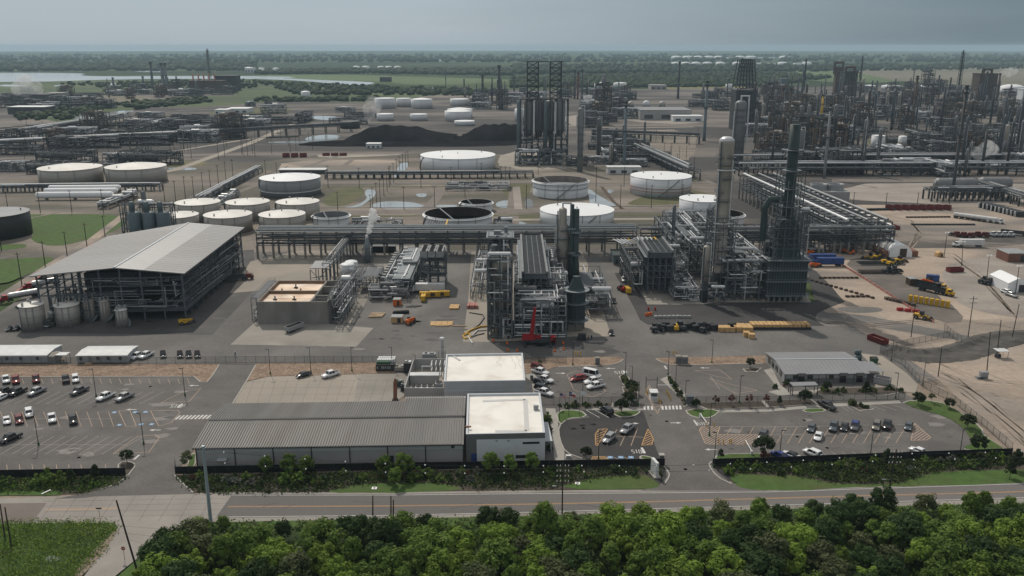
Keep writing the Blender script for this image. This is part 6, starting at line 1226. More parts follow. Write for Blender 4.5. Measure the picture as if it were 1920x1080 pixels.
for i,(px_,yb)in enumerate(((254,452),(281,449),(307,446))):
 y=385.0;h=HY(y,397);r=3.05;x=(px_-960)/FPX*(y*cP+(CAMZ-h*.8)*sP);t=thing('silo','blue grey upright silo with small top drum behind the process hall','silo',(x,y,0),'silos behind the process hall');MB().lathe([(r,0),(r,h-.8),(r*.8,h),(.01,h+.2)],(x,y,0),20).build('shell','vessel_blue',t,True);MB().lathe([(1.2,0),(1.2,4.2),(.8,4.6),(.01,4.7)],(x-1.0,y,h),12).build('top_drum','vessel_blue',t,True)
 b=MB();rail(b,rect(x-2.6,y-2.6,x+2.6,y+2.6),h,.1);b.build('guard_rail','steel_pale',t)
xs0,ys0=-178.5,380.5;unit('silo_tower','steel stair and pipe tower wrapped behind the blue grey silos','steel tower',xs0,ys0+9,xs0+23,ys0+14,[8,14,19,HY(ys0+12,383)],5,2,33,.35,.6,np=(12,12),nv=2,nh=2)
# BASIN, SHELTER AND COMPRESSOR MODULES
x0,yb0=G(486,607);x1,_=G(616,607);H=HT(550,607,565.5);yb1=G(577,526,H)[1]
t=thing('treatment_basin','raised concrete treatment basin with foaming tan liquid in two cells','basin',(x0,yb0,0));xd=x0+(x1-x0)*.76;ym=(yb0+yb1)/2
b=MB();wl=.6
for p,q in(((x0,yb0),(x1,yb0)),((x1,yb0),(x1,yb1)),((x1,yb1),(x0,yb1)),((x0,yb1),(x0,yb0)),((xd,yb0),(xd,yb1)),((x0,ym),(xd,ym)),((xd,yb0+8),(x1,yb0+8)),((xd,ym+6),(x1,ym+6))):b.bar((*p,H/2),(*q,H/2),wl,H)
b.build('wall','concrete_wall',t)
b=MB()
for p,q in(((x0,yb1-.35),(xd,yb1-.35)),((x0+.35,yb0),(x0+.35,yb1)),((x0,ym-.35),(xd,ym-.35)),((xd-.35,yb0),(xd-.35,yb1))):b.bar((*p,H-1.3),(*q,H-1.3),.12,2.4)
b.build('stained_lining','basin_wall',t)
for ya,yc in((yb0,ym),(ym,yb1)):MB().sheet(rect(x0,ya,xd,yc),H-1.1).build('liquid','basin_foam',t)
MB().sheet(rect(xd,yb0,x1,yb1),H-2.6).build('sludge','sludge',t);b=MB();rail(b,rect(x0,yb0,x1,yb1),H,.07);b.build('guard_rail','galvanised',t)
for fx,fy in((.25,.55),(.25,.2),(.62,.55),(.62,.2),(.45,.75)):b=MB();ax,ay=x0+(xd-x0)*fx,yb0+(yb1-yb0)*fy;b.box((ax,ay,H-1.2),(1.4,.5,.6));b.tube((ax,ay,H-1),(ax,ay,H+.4),.25,6);b.build('aerator','steel_dark',t)
unit('pipe_stair','pipe and stair frame along the right side of the treatment basin','pipe frame',x1+.8,yb0,x1+5,yb1,[2.5,H,H+2.5],1,6,41,.22,.6,np=(10,14),nv=0,nh=2,pr=(.1,.25))
unit('pipe_stair','small stair frame at the left side of the treatment basin','pipe frame',x0-3.5,yb0+4,x0-.8,yb1,[2.5,H],1,4,42,.18,.5,np=(4,4),nv=0,nh=0,pr=(.1,.2))
c_=[G(581,503,9),G(612,502,8.4),G(627,488,8.4),G(591,489,9)];t=thing('equipment_shelter','square grey roofed open shelter behind the treatment basin','shelter',(*c_[0],0));b=MB();b.poly([(*c_[0],9),(*c_[1],8.4),(*c_[2],8.4),(*c_[3],9)]);b.poly([(*c_[3],8.75),(*c_[2],8.15),(*c_[1],8.15),(*c_[0],8.75)]);b.poly([(*c_[0],8.75),(*c_[1],8.15),(*c_[1],8.4),(*c_[0],9)]);b.build('roof','roof_grey',t);b=MB()
for p in c_+[lerp(c_[0],c_[1],.5),lerp(c_[2],c_[3],.5)]:b.box((p[0],p[1],0),(.3,.3,8.2))
b.build('post','steel_pale',t);b=MB();b.bar((*c_[0],0),(*c_[1],8),.25);b.bar((*c_[1],0),(*c_[0],8.5),.25);b.bar((*c_[0],5),(*c_[1],5),.25);b.build('brace','steel_pale',t)
for a in((640,666,499,531,'pale upright tank in front of its twin beside the shelter'),(648,672,494,525,'pale upright tank half hidden behind its twin')):tank(*a,'tank_white','tank_white','dome',False,None,None,n=24,name='process_tank')
t=rack('slanting pipe bridge from the basin to the long pipe rack',G(620,536),G(668,470),3.0,[7,9.5],8,7,'steel_frame',51,False,w=.25,pr=(.1,.22));
xa,ya=G(727,553);xb=G(768,553)[0];zt=HT(748,553,523);yk=G(762,464,zt)[1]
t=unit('compressor_module','long low compressor module roofed with pale ducts','process module',xa-1,ya,xb+1,yk,[zt*.45,zt-.4],3,8,52,.3,.3,np=(16,18),nv=1,nh=6,pr=(.12,.3));b=MB();b.box(((xa+xb)/2+1.0,(ya+yk)/2,zt-.2),(xb-xa-1.5,yk-ya,.25));b.build('roof_deck','steel_pale',t);b=MB();b.box(((xa+xb)/2+2.0,(ya+yk)/2,zt+.05),(.7,(yk-ya)*.9,.4))
for i in range(9):b.box((xa+1.2+(i%2),ya+(yk-ya)*(i+.5)/9,zt+.05),(1.6,1.0,.8))
b.build('roof_duct','pipe_silver',t);b=MB()
for i in range(11):b.box((xa-3.0,ya+6+(yk-ya-8)*(i+.5)/11,0),(1.8,1.7,zt*.8));b.hcyl((xb+2.6,ya+5+(yk-ya-8)*(i+.5)/11,2.2),(xb+4.4,ya+5+(yk-ya-8)*(i+.5)/11,2.2),.7,8)
b.build('cooler_box','machine_grey',t)
unit('pump_skid','low tangle of pumps in front of the long compressor module','pump skid',*G(692,563),xb,ya-.5,[2.2,4.2],4,2,53,.2,.2,np=(14,14),nv=1,nh=3,pr=(.1,.22))
unit('pipe_support','pipe support frame between the basin and the compressor module','pipe frame',*G(640,552),*G(720,528),[4.5,6.5],5,2,54,.25,.3,np=(8,12),nv=0,nh=1,pr=(.1,.22))
xc,yc=G(790,535);xe=G(836,535)[0];ze=HT(812,535,478);yd=G(812,458,ze+3)[1]
t=unit('cooler_module','tall narrow cooler module with grey fan boxes on top','process module',xc,yc,xe,yd,[ze*.3,ze*.55,ze*.8,ze],3,5,55,.3,.3,np=(10,12),nv=1,nh=3);b=MB()
for i in range(3):
 for j in range(2):b.box((xc+1.8+i*3.2,yd-3-j*6,ze+.2),(2.9,5.4,2.6))
b.build('fan_box','machine_grey',t);b=MB()
for i in range(3):
 for j in range(4):b.lathe([(1.0,0),(1.0,.3),(.8,.3),(.8,0)],(xc+1.8+i*3.2,yd-1.8-j*3,ze+2.8),10)
b.build('fan_guard','trim_dark',t)
xq,yq=G(818,470);t=thing('duct_bundle','yellow edged bundle of ribs climbing over the long pipe rack','duct bundle',(xq,yq,0));b=MB();ztp=HT(818,476,424)
for i in range(7):b.path([(xq-4+i*1.3,yq-5,5),(xq-4+i*1.3,yq-5,ztp-.6),(xq-4+i*1.3,yq+9,ztp-.6)],.32,6)
b.build('duct','pipe_dark',t);b=MB();b.bar((xq+5.2,yq-5.2,5),(xq+5.2,yq-5.2,ztp),.7);b.bar((xq+5.2,yq-5.2,ztp),(xq+5.2,yq+9,ztp),.7,.4);b.build('yellow_rail','yellow_paint',t);b=MB();b.bar((xq-5,yq-5.2,ztp-3),(xq+5,yq-5.2,ztp-3),.4,.6);b.build('clamp_beam','steel_pale',t)
# LONG PIPE RACK
yr=G(600,484)[1];zt=HT(600,484,434)
rack('long multi level pipe rack running behind the whole process yard',(-118,yr),(58,yr+4),10.5,[6.0,8.6,11.0,zt],24,15,seed=61,big=((zt+.5,.1,.55,'pipe_grey'),(9.6,-.04,.45,'pipe_dark'),(7.2,-.04,.45,'pipe_dark'),(zt+.6,.45,.7,'steel_pale'),(zt+.6,.75,.7,'steel_pale')),pr=(.16,.42))
rack('right length of the long pipe rack beyond the twin tower unit',(60,yr+4.5),(180,yr+8),10.5,[6.0,8.6,11.0,zt],17,14,seed=62,big=((zt+.5,.1,.5,'pipe_grey'),(9.6,-.04,.4,'pipe_dark')),pr=(.16,.4))
b=MB()
for i in range(60):x=-117+i*2.95;b.box((x,yr-.05,zt-.35),(2.7,.1,.55))
t=thing('rack_walkway','pale walkway edge panels along the top of the long pipe rack','walkway',(-118,yr-.3,zt));b=MB();b.bar((-118,yr-.7,zt+.05),(58,yr+3.3,zt+.05),.9,.12);b.build('walkway','steel_pale',t);b=MB();[b.bar((-118,yr-1.1,zt+h_),(58,yr+2.9,zt+h_),.08)for h_ in(.6,1.15)];b.build('guard_rail','steel_pale',t)
pA,pB=G(1590,475),G(1385,372);rack('wide slanting pipe rack stepping away to the far refinery',(pA[0]-4,pA[1]),pB,-24,[6,9,12,15],22,22,seed=63,pr=(.2,.5),w=.45,big=((16,.9,.7,'pipe_grey'),(16,.1,.7,'pipe_silver'),(13,1.02,.6,'pipe_silver'),(10,1.02,.6,'pipe_silver'),(16,.5,.6,'pipe_grey')))
xp,yp=G(1505,475);unit('rack_junction','concrete legged junction frame where the slanting rack meets the yard','pipe rack',xp,yp,G(1605,475)[0],yp+14,[6.5,9,11.5],5,2,64,.5,.2,np=(16,18),nv=0,nh=2,steel='steel_frame')
unit('valve_station','grey exchanger station at the outer end of the junction frame','pump skid',*G(1608,441),*G(1645,428),[2.5,5],3,2,65,.3,.2,np=(6,8),nv=2,nh=4,vm='vessel_grey')
# CENTRE UNIT
xa,ya=G(915,636);xb=G(960,636)[0];hR=HY(ya+20,437);hF=HY(ya,487)
t=unit('reactor_tower','tall steel framed reactor tower at the left of the centre unit','steel tower',xa,ya,xb,ya+9,[4.5,9,13.5,18,22.5,hF],2,2,71,.45,.5,np=(26,44),nv=0,nh=1,deckfrac=.9)
cx=(xa+xb)/2;MB().lathe([(1.7,0),(1.7,hF*.3),(2.0,hF*.3),(2.0,hF*.84),(2.6,hF*.87),(2.6,hF*.9),(1.2,hF*.97),(.9,hF+1)],(cx,ya+4.5,.3),18).build('reactor_shell','vessel_tan',t,True)
t=unit('reactor_tower','taller rear reactor tower with domed vessel and top deck','steel tower',xa,ya+10.5,xb,ya+21,[5,10,15,20,25,30,hR],2,2,72,.45,.5,np=(26,44),nv=0,nh=2,deckfrac=.9);MB().lathe([(2.4,0),(2.4,hR-9),(3.0,hR-8),(3.0,hR-5),(1.2,hR-3),(1.0,hR+.6)],(cx,ya+16,.3),18).build('reactor_shell','vessel_grey',t,True)
b=MB();b.box((cx,ya+16,hR+.1),(xb-xa+1.4,10.5,.3));b.box((cx-1,ya+15,hR+.4),(2.4,2,1.6));b.box((cx+2,ya+18,hR+.4),(1.2,1.2,2.2));b.build('top_deck','steel_pale',t)
for i in(-1,1):b=MB();b.box((cx+i*1.9,ya+10.2,hF+2.4),(1.9,.3,.6));b.build('sign_panel','machine_white',t)
xa2,xb2=G(978,560)[0],G(1019,560)[0];zc=18.5;yf_=G(1000,514,zc)[1];yb_=G(995,443,zc)[1]
air_cooler('long dark air cooler bank on stilts in the middle of the centre unit',xa2,yf_,xb2,yb_,zc,1.6,4,9,lev=(7,13));b=MB()
unit('pipe_structure','crowded silver pipe structure at the front of the centre unit','process module',xb+.8,ya+1,G(1062,636)[0],ya+20,[3.2,6.4,9.6,12.8],6,4,73,.38,.2,np=(95,60),nv=3,nh=9,pr=(.14,.3),deckfrac=.45)
unit('pipe_structure','rear pipe structure under and behind the dark air cooler bank','process module',xb+2,ya+24,G(1045,560)[0],yb_+4,[5,9,13],5,6,74,.38,.25,np=(70,60),nv=4,nh=6,pr=(.14,.32),deckfrac=.5)
column('tall grey tan column with narrow neck in the centre unit',1053,545,389,24,'vessel_tan',skirt=.12,plats=7,sections=[(2.55,0),(2.55,HT(1053,545,418)-2),(1.6,HT(1053,545,418)),(1.6,HT(1053,545,389))])
xg,yg=G(1079,616);hc=HT(1079,616,521);r=16.5*MPP(600)*.98
t=thing('fired_heater','dark green round fired heater on legs with conical top','fired heater',(xg,yg,0));MB().lathe([(r,3.2),(r,hc-4.5),(r*.82,hc-3),(r*.42,hc),(r*.4,hc+.6)],(xg,yg,0),12).build('casing','heater_green',t);b=MB()
for i in range(8):a=2*pi*i/8;b.tube((xg+r*.9*cos(a),yg+r*.9*sin(a),0),(xg+r*.9*cos(a),yg+r*.9*sin(a),3.2),.35,8)
b.build('leg','concrete_wall',t)
for z in(3.4,9.6,hc-4.2):b=MB();b.lathe([(r,0),(r+1.5,0),(r+1.5,.2),(r,.2)],(xg,yg,z),24,caps=False);b.lathe([(r+1.5,1.0),(r+1.5,1.12)],(xg,yg,z),24,caps=False);b.build('platform','steel_pale',t)
b=MB()
for i in range(24):a=2*pi*i/24;b.bar((xg+(r+.05)*cos(a),yg+(r+.05)*sin(a),3.3),(xg+(r+.05)*cos(a),yg+(r+.05)*sin(a),hc-4.6),.16)
b.build('casing_rib','steel_frame',t);b=MB();b.box((xg-.5,yg-1,.2),(4.5,3.5,2.3));b.build('burner_box','concrete_wall',t)
for bx,yt_,rr,lab in((1070,383,.82,'slimmer taller dark green stack behind the round heater'),(1078,392,1.15,'thicker dark green stack rising behind the round heater')):
 x_,y_=G(bx,548);h=HY(y_,yt_);t=thing('heater_stack',lab,'stack',(x_,y_,0));MB().lathe([(rr*1.3,0),(rr*1.3,h*.35),(rr,h*.38),(rr,h),(rr*.8,h)],(x_,y_,0),14).build('shaft','heater_green',t,True)
 for f in(.45,.72):b=MB();b.lathe([(rr,0),(rr+1.1,0),(rr+1.1,.9),(rr+1.0,.9),(rr+1.0,.12),(rr,.12)],(x_,y_,h*f),14);b.build('platform','steel_pale',t)
unit('pump_skid','pump and exchanger skid on the right flank of the round heater','pump skid',*G(1097,592),*G(1124,535),[2.5,5,8],2,4,75,.25,.3,np=(14,12),nv=2,nh=4,pr=(.1,.24))
unit('pump_skid','crowded pump row on the left edge of the centre unit','pump skid',*G(882,560),G(913,560)[0],G(900,478)[1],[2.4,5],2,7,76,.22,.3,np=(18,18),nv=3,nh=6,pr=(.1,.24))
unit('pipe_structure','pipe frame at the foot of the tall tan column','process module',G(1028,575)[0],G(1040,590)[1],G(1062,575)[0],G(1040,540)[1],[4,8,11],3,3,77,.3,.3,np=(16,10),nv=2,nh=2)
# RIGHT UNIT
z1=HT(1235,551,474.5);xa,ya=G(1213,551);xb=G(1258,551)[0];yk=G(1217,448,z1)[1]
air_cooler('dark air cooler deck on tall frame at the left of the right unit',xa,ya,xb,yk,z1,1.8,4,9,lev=(4.2,6.8,9.4,11.6));b=MB()
t=thing('pipe_bundle','sloping bundle of silver and yellow pipes onto the air cooler deck','pipe bundle',(xa,yk,0));b=MB();y2=MB()
for i in range(5):(b if i<4 else y2).path([(xa-9+i*1.6,yk+16,zt+.4),(xa-6+i*1.6,yk+6,zt+.4),(xa-1+i*1.8,yk-1,z1+.9),(xa-1+i*1.8,yk-6,z1+.9)],.3,6)
b.build('pipe','pipe_silver',t);y2.build('yellow_pipe','yellow_paint',t);b=MB();[b.box((xa-3,yk+6,0),(.4,.4,zt)),b.box((xa+4,yk+6,0),(.4,.4,zt))];b.build('support','steel_frame',t)
for sx,lab in((xa-7,'sloping stair and pipe side frame left of the dark cooler deck'),(xb+1.5,'pipe side frame right of the dark cooler deck')):unit('pipe_structure',lab,'process module',sx,ya+2,sx+5.2,yk+6,[5,9,13],1,8,80+int(sx),.32,.5,np=(10,14),nv=1,nh=2)
h=HT(1344,553,256);s7=[(2.9,0),(2.9,h*.155),(2.62,h*.16),(2.62,h*.80),(2.85,h*.81),(2.85,h*.94),(2.95,h*.945),(2.95,h)]
column('tallest tan column with silver domed head in the right unit',1344,553,256,30,'vessel_tan',skirt=.155,plats=10,sections=s7,lad=True,over=False)
x,y=G(1344,553);t=thing('column_piping','bundle of silver risers wrapped round the tallest tan column','pipe bundle',(x,y,0));b=MB()
for a,z0,z1_,rr in((-2.5,.2,.78,.24),(-.9,.5,.86,.2),(-1.5,.22,.5,.16)):b.path([(x+3.5*cos(a),y+3.5*sin(a),h*z0),(x+3.5*cos(a),y+3.5*sin(a),h*z1_),(x+2.4*cos(a),y+2.4*sin(a),h*z1_)],rr,8)
for z in(.80,.47):b.path([(x+3.6*cos(a_),y+3.6*sin(a_),h*z)for a_ in(-2.7,-2.1,-1.5,-.9,-.4)],.3,6)
b.build('riser','pipe_silver',t);MB().lathe([(2.97,h-2.3),(2.7,h-.9),(1.6,h-.1),(.01,h+.1)],(x,y,0),18).build('bright_head','pipe_silver',t,True)
column('slim two tone column in front of the tallest tan column',1319,566,460,12.5,'vessel_tan',skirt=.38,plats=3)
column('slender dark column with ring platforms behind the cooler deck',1259,500,385,6.5,'steel_frame',plats=4,dome=False,over=False)
unit('pipe_structure','dense dark pipe structure behind the tallest tan column','process module',G(1266,520)[0],G(1300,520)[1],G(1330,520)[0],G(1300,462)[1],[5,10,15],5,5,84,.4,.4,np=(50,70),nv=5,nh=5,pr=(.14,.34))
unit('pipe_structure','rear pipe jungle left of the tallest tan column by the long rack','process module',G(1258,462)[0],G(1300,466)[1],G(1335,462)[0],G(1300,440)[1],[5,9,12.5],5,3,85,.4,.4,np=(40,50),nv=4,nh=3)
unit('pipe_structure','open steel pipe structure between the tan column and box heater','process module',G(1360,563)[0],G(1400,563)[1],G(1437,563)[0],G(1400,505)[1],[4,8,12,15.5],5,4,86,.38,.3,np=(50,50),nv=3,nh=6,pr=(.14,.32))
unit('pump_skid','silver elbows and pumps at the front of the right unit','pump skid',*G(1264,565),G(1312,565)[0],G(1290,535)[1],[2.5,5],4,3,87,.22,.2,np=(40,20),nv=2,nh=5,pr=(.12,.3));unit('pump_skid','pumps at the foot of the slim two tone column','pump skid',*G(1326,567),G(1358,567)[0],G(1330,550)[1],[2.5,4.5],3,2,88,.22,.2,np=(12,8),nv=1,nh=3,pr=(.12,.26))
t=thing('transfer_line','two thick silver transfer lines from column to box heater','pipe',(*G(1360,556),0));X0,Y0=G(1348,553);X1,Y1=G(1437,556);b=MB();zA=HT(1400,556,487);zB=HT(1400,556,469)
b.path([(X0-2,Y0-1,zA+1.5),(X0,Y0-4,zA),(X1-2,Y1-1,zA),(X1+1,Y1+2,zA-1)],.65,10);b.path([(X0+2,Y0+2,zB),(X1-6,Y1+3,zB),(X1+2,Y1+3,zB-4)],.6,10);b.build('pipe','pipe_silver',t);b=MB();[b.box((X0+7+i*8,Y0-3.5,0),(.35,.35,zA-.6))for i in range(2)];b.build('support','steel_frame',t)
xh,yh=G(1437,566);xk=G(1508,566)[0];zl=2.6;zb_=HT(1470,566,488);D_=13
t=thing('box_heater','huge dark green box heater on concrete legs in the right unit','fired heater',(xh,yh,0));MB().box(((xh+xk)/2,yh+D_/2,zl),(xk-xh,D_,zb_-zl)).build('casing','heater_green',t);b=MB();W_=xk-xh
for i in range(15):x=xh+W_*i/14;b.bar((x,yh-.12,zl),(x,yh-.12,zb_),.22)
for i in range(8):y=yh+D_*i/7;b.bar((xh-.12,y,zl),(xh-.12,y,zb_),.22);b.bar((xk+.12,y,zl),(xk+.12,y,zb_),.22)
b.build('buckstay','steel_frame',t)
for f in(0,.4,.72,1.0):z=zl+(zb_-zl)*f;b=MB();b.bar((xh-1,yh-.8,z),(xk+1.2,yh-.8,z),1.4,.2);b.bar((xk+.9,yh,z),(xk+.9,yh+D_,z),1.4,.2);rail(b,[(xh-1,yh-1.5),(xk+1.5,yh-1.5),(xk+1.5,yh+D_)],z+.1,.08);b.build('platform','steel_pale',t)
b=MB()
for i in range(7):
 for j in(0,1):b.box((xh+1+(W_-2)*i/6,yh+1+j*(D_-2),0),(.8,.8,zl))
b.build('leg','concrete_wall',t);zc2=HY(yh+6,404);b=MB();b.taper(((xh+xk)/2,yh+D_/2,zb_),(W_*.74,D_*.7),(W_*.52,D_*.55),(zc2-zb_)*.42);b.box(((xh+xk)/2,yh+D_/2,zb_+(zc2-zb_)*.42),(W_*.52,D_*.55,(zc2-zb_)*.35));b.taper(((xh+xk)/2,yh+D_/2,zb_+(zc2-zb_)*.77),(W_*.52,D_*.55),(W_*.26,D_*.3),(zc2-zb_)*.23);b.build('convection_section','heater_green',t)
b=MB();frame(b,xh+W_*.1,yh+1.5,xk-W_*.1,yh+D_-1.5,[zb_+4,zb_+8,zb_+12,zc2-1],3,2,.35,.5);b.build('access_frame','steel_frame',t)
sx_=(xh+xk)/2;zs_=HY(yh+6,233);b=MB();b.lathe([(2.3,zc2-1),(2.1,zc2+4),(1.95,zs_*.8),(1.95,zs_),(1.6,zs_)],(sx_,yh+6,0),18);b.build('stack','heater_green',t,True)
for f in(.1,.3,.5,.72):b=MB();z=zc2+(zs_-zc2)*f;b.lathe([(2,0),(3.5,0),(3.5,.2),(2,.2)],(sx_,yh+6,z),18);b.lathe([(3.5,1),(3.5,1.1)],(sx_,yh+6,z),18,caps=False);b.build('stack_platform','steel_pale',t)
zd=HY(yh+6,374);b=MB();b.path([(sx_-1.5,yh+6,zd),(sx_-7.2,yh+6,zd),(sx_-9,yh+6,zd-3),(sx_-9,yh+6,zd-16)],1.25,12);b.build('flue_duct','heater_green',t)
x,y=G(1150,497);x2=G(1176,497)[0];t=thing('control_house','teal metal clad control house beside the right unit','building',(x,y,0));h=HT(1160,497,482);MB().box(((x+x2)/2,y+6,.6),(x2-x,12,h)).build('wall','vessel_blue',t);MB().box(((x+x2)/2,y+6,h+.6),(x2-x+.6,12.6,.25)).build('roof','heater_green',t);b=MB();b.box((x+1.5,y-.05,.6),(1.0,.1,2.1));b.build('door','trim_dark',t);MB().box(((x+x2)/2,y+6,0),(x2-x-.4,11.6,.6)).build('base','concrete_wall',t)
x,y=G(690,492);t=thing('steam_vent','short grey vent tower puffing white steam beside the long pipe rack','vent',(x,y,0));MB().lathe([(1.3,0),(1.3,9),(.8,9.5),(.8,HT(690,492,445))],(x,y,0),12).build('shaft','steel_pale',t,True);b=MB();frame(b,x-2,y-2,x+2,y+2,[3.5,7],1,1,.25,.6);b.build('steel_frame','steel_frame',t)
def plume(label,base,tip,r0,r1,seed,dens=.16,n=11):
 m=MATS.get('steam%g'%dens)
 if not m:
  m=bpy.data.materials.new('steam');m.use_nodes=True;t_=m.node_tree;t_.nodes.clear();o_=t_.nodes.new('ShaderNodeOutputMaterial');v=t_.nodes.new('ShaderNodeVolumePrincipled');v.inputs['Color'].default_value=(.95,.95,.95,1);v.inputs['Density'].default_value=dens;t_.links.new(v.outputs[0],o_.inputs['Volume']);MATS['steam%g'%dens]=m
 rv=random.Random(seed);a,c_=Vector(base),Vector(tip);bm=bmesh.new()
 for i in range(n):
  f=(i/(n-1))**.9;p=a.lerp(c_,f);r=r0+(r1-r0)*f
  for _ in range(2):
   s=bmesh.ops.create_icosphere(bm,subdivisions=2,radius=r*rv.uniform(.6,1.0));q=p+Vector((rv.gauss(0,.35),rv.gauss(0,.2),rv.gauss(0,.35)))*r
   for v in s['verts']:v.co=q+v.co*rv.uniform(.9,1.1)
 me=bpy.data.meshes.new('steam');bm.to_mesh(me);bm.free();me.materials.append(m);o=bpy.data.objects.new('steam',me);COL.objects.link(o);return tag(o,label,'steam',kind='stuff')
zt_=HT(690,492,443);p1=G(706,492);plume('white steam rising from the vent tower behind the compressor module',(x,y,zt_),(p1[0],p1[1],HT(706,492,397)),.8,1.9,5,.9)
for lab,x0_,x1_,yb_,yt_,d_,sd in(('scaffold access tower between tan column and dark stacks',1058,1072,545,440,5,401),('scaffold access tower left of the tallest tan column',1322,1334,548,395,5,402),('scaffold access tower right of the tallest tan column',1357,1368,548,430,6,403),('scaffold access tower behind the box heater',1490,1506,540,400,5,404),('scaffold access tower left of the box heater',1428,1440,556,455,5,405),('scaffold frame beside the air cooler bank',1022,1040,560,470,7,406)):
 xa,ya=G(x0_,yb_);h=HT(x0_,yb_,yt_);k=max(3,int(h/4.2));unit('access_tower',lab,'steel tower',xa,ya,G(x1_,yb_)[0],ya+d_,[h*(i+1)/k for i in range(k)],2,2,sd,.26,.6,np=(6,14),nv=0,nh=1,pr=(.1,.24),deckfrac=.6)
for lab,cx_,cy_,hw_,z0_,nn_,sd in(('lattice access frame round the box heater stack',sx_,yh+6,4.2,zs_*.74,9,411),('lattice access frame round the tallest tan column',x if False else G(1344,553)[0],G(1344,553)[1],4.6,h*0+30,6,412)):
 unit('access_tower',lab,'steel tower',cx_-hw_,cy_-hw_*.9,cx_+hw_,cy_+hw_,[z0_*(i+1)/nn_ for i in range(nn_)],2,2,sd,.24,.75,np=(5,14),nv=0,nh=0,decks=False,pr=(.1,.2))
unit('pipe_structure','raised pipe deck above the middle of the centre unit','process module',G(965,600)[0],G(965,600)[1],G(1060,600)[0],G(965,560)[1],[5,10,14.5],6,3,413,.32,.4,np=(60,40),nv=3,nh=5,pr=(.12,.26),deckfrac=.5)
# TANK FARM
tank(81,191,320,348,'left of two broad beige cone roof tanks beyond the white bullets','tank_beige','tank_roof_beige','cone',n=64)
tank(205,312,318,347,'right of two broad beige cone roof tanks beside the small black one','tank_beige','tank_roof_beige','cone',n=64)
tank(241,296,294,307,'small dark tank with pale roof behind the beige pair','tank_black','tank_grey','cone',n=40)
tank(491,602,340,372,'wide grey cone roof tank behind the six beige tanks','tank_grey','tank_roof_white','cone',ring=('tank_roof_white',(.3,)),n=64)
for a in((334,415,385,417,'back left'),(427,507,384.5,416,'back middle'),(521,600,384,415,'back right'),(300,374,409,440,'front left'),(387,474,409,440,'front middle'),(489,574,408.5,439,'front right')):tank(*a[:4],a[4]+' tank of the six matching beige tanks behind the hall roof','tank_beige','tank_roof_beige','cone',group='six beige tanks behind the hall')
tank(589,656,408,433,'small white open topped tank with grey inside','tank_white',kind='open',inside='tank_grey')
tank(796,923,411,436,'wide white tank with open black top behind the pipe rack','tank_white',kind='open');tank(863,923,383,400,'small open black topped white tank behind the wider one','tank_white',kind='open',n=40)
tank(789,929,298.5,325,'very wide white flat roof tank beside the coal heap','tank_white','tank_roof_white','flat',n=72)
tank(999,1102,344.5,373,'white open tank with rust streaked inside','tank_white',kind='open',inside='tank_rust',ring=('tank_grey',(.55,)),n=64)
tank(1181,1294,337,371,'white flat roof tank with a red ring pipe','tank_white','tank_roof_white','flat',ring=('pallet_red',(.28,.45)),n=64)
tank(1012,1150,405,433,'wide white flat roof tank directly behind the centre unit','tank_white','tank_roof_white','flat',n=64);tank(1272,1360,379,417,'plain white tank half hidden by the tallest tan column','tank_white','tank_roof_white','flat')
tank(1307,1392,407,431,'open black topped white tank behind the tallest tan column','tank_white',kind='open',n=40);tank(-62,56,408,452,'black tank with pale roof at the left photo edge','tank_black','tank_grey','flat',n=64)
FT='far storage tanks'
for a in((703,741,185,203.5,'tank_white','flat','left tank of the white row behind the coal heap'),(743,771,185,200,'tank_white','flat','middle tank of the white row behind the coal heap'),(771,811,187,204,'tank_white','cone','right cone roof tank of the white row behind the coal heap'),(844,879,186.5,199,'tank_white','flat','rear tank of the three stacked whites above the coal'),(839,886,206,222,'tank_white','cone','middle tank of the three stacked whites above the coal'),(834,884,210,228,'tank_white','cone','front tank of the three stacked whites above the coal'),(707,738,214.5,227,'tank_white','flat','low white tank beside the steam cloud'),(769,801,215,226.5,'tank_white','flat','low white tank right of the steam cloud pair'),(638,675,228.5,241.5,'tank_black','flat','dark low tank left of the coal heap'),(565,582,173,186,'tank_white','dome','lone domed white tank by the far marsh'),(852,890,228,236,'tank_white','flat','low wide white tank right of the stacked whites'),(1632,1656,255,283,'tank_white','flat','tall white tank in the middle of the right refinery'),(1683,1698,257,276,'tank_white','dome','small white tank right of the tall white refinery tank'),(1617,1643,161,168,'tank_white','cone','white tank left of three beyond the right refinery'),(1653,1686,161,169,'tank_white','cone','middle white tank beyond the right refinery'),(1717,1757,161,172,'tank_white','flat','wide white tank beyond the tall flare mast'),(1874,1917,165,178,'tank_white','dome','domed white tank at the far right edge'),(1114,1133,157,167,'tank_white','flat','white tank behind the far white sphere'),(1150,1175,156,165,'tank_white','cone','white cone roof tank right of the far white spheres'),(1360,1374,158,168,'tank_white','flat','white tank left of the blackened lattice tower'),(965,984,206,228,'tank_white','dome','white tank just left of the coker structure'),(1853,1874,309,320,'tank_white','dome','small white domed tank among pipes at the right edge')):
 tank(a[0],a[1],a[2],a[3],a[6],a[4],'tank_roof_white' if a[4]!='tank_black' else 'tank_black',a[5],False,None,FT,n=24)
rv=random.Random(15);FARW='white tank of the distant tank farm on the horizon'
for i in range(12):x=1262+i*23+rv.uniform(-5,5);tank(x-9,x+9,118.5,123.5,FARW+', nearer row','far_white','far_white',rv.choice(('dome','flat','dome')),False,None,'distant tank farm',n=16)
for i in range(11):x=1268+i*20+rv.uniform(-4,4);tank(x-10,x+10,107.5,111,FARW+', farther row','far_white','far_white',rv.choice(('dome','dome','flat')),False,None,'distant tank farm',n=16)
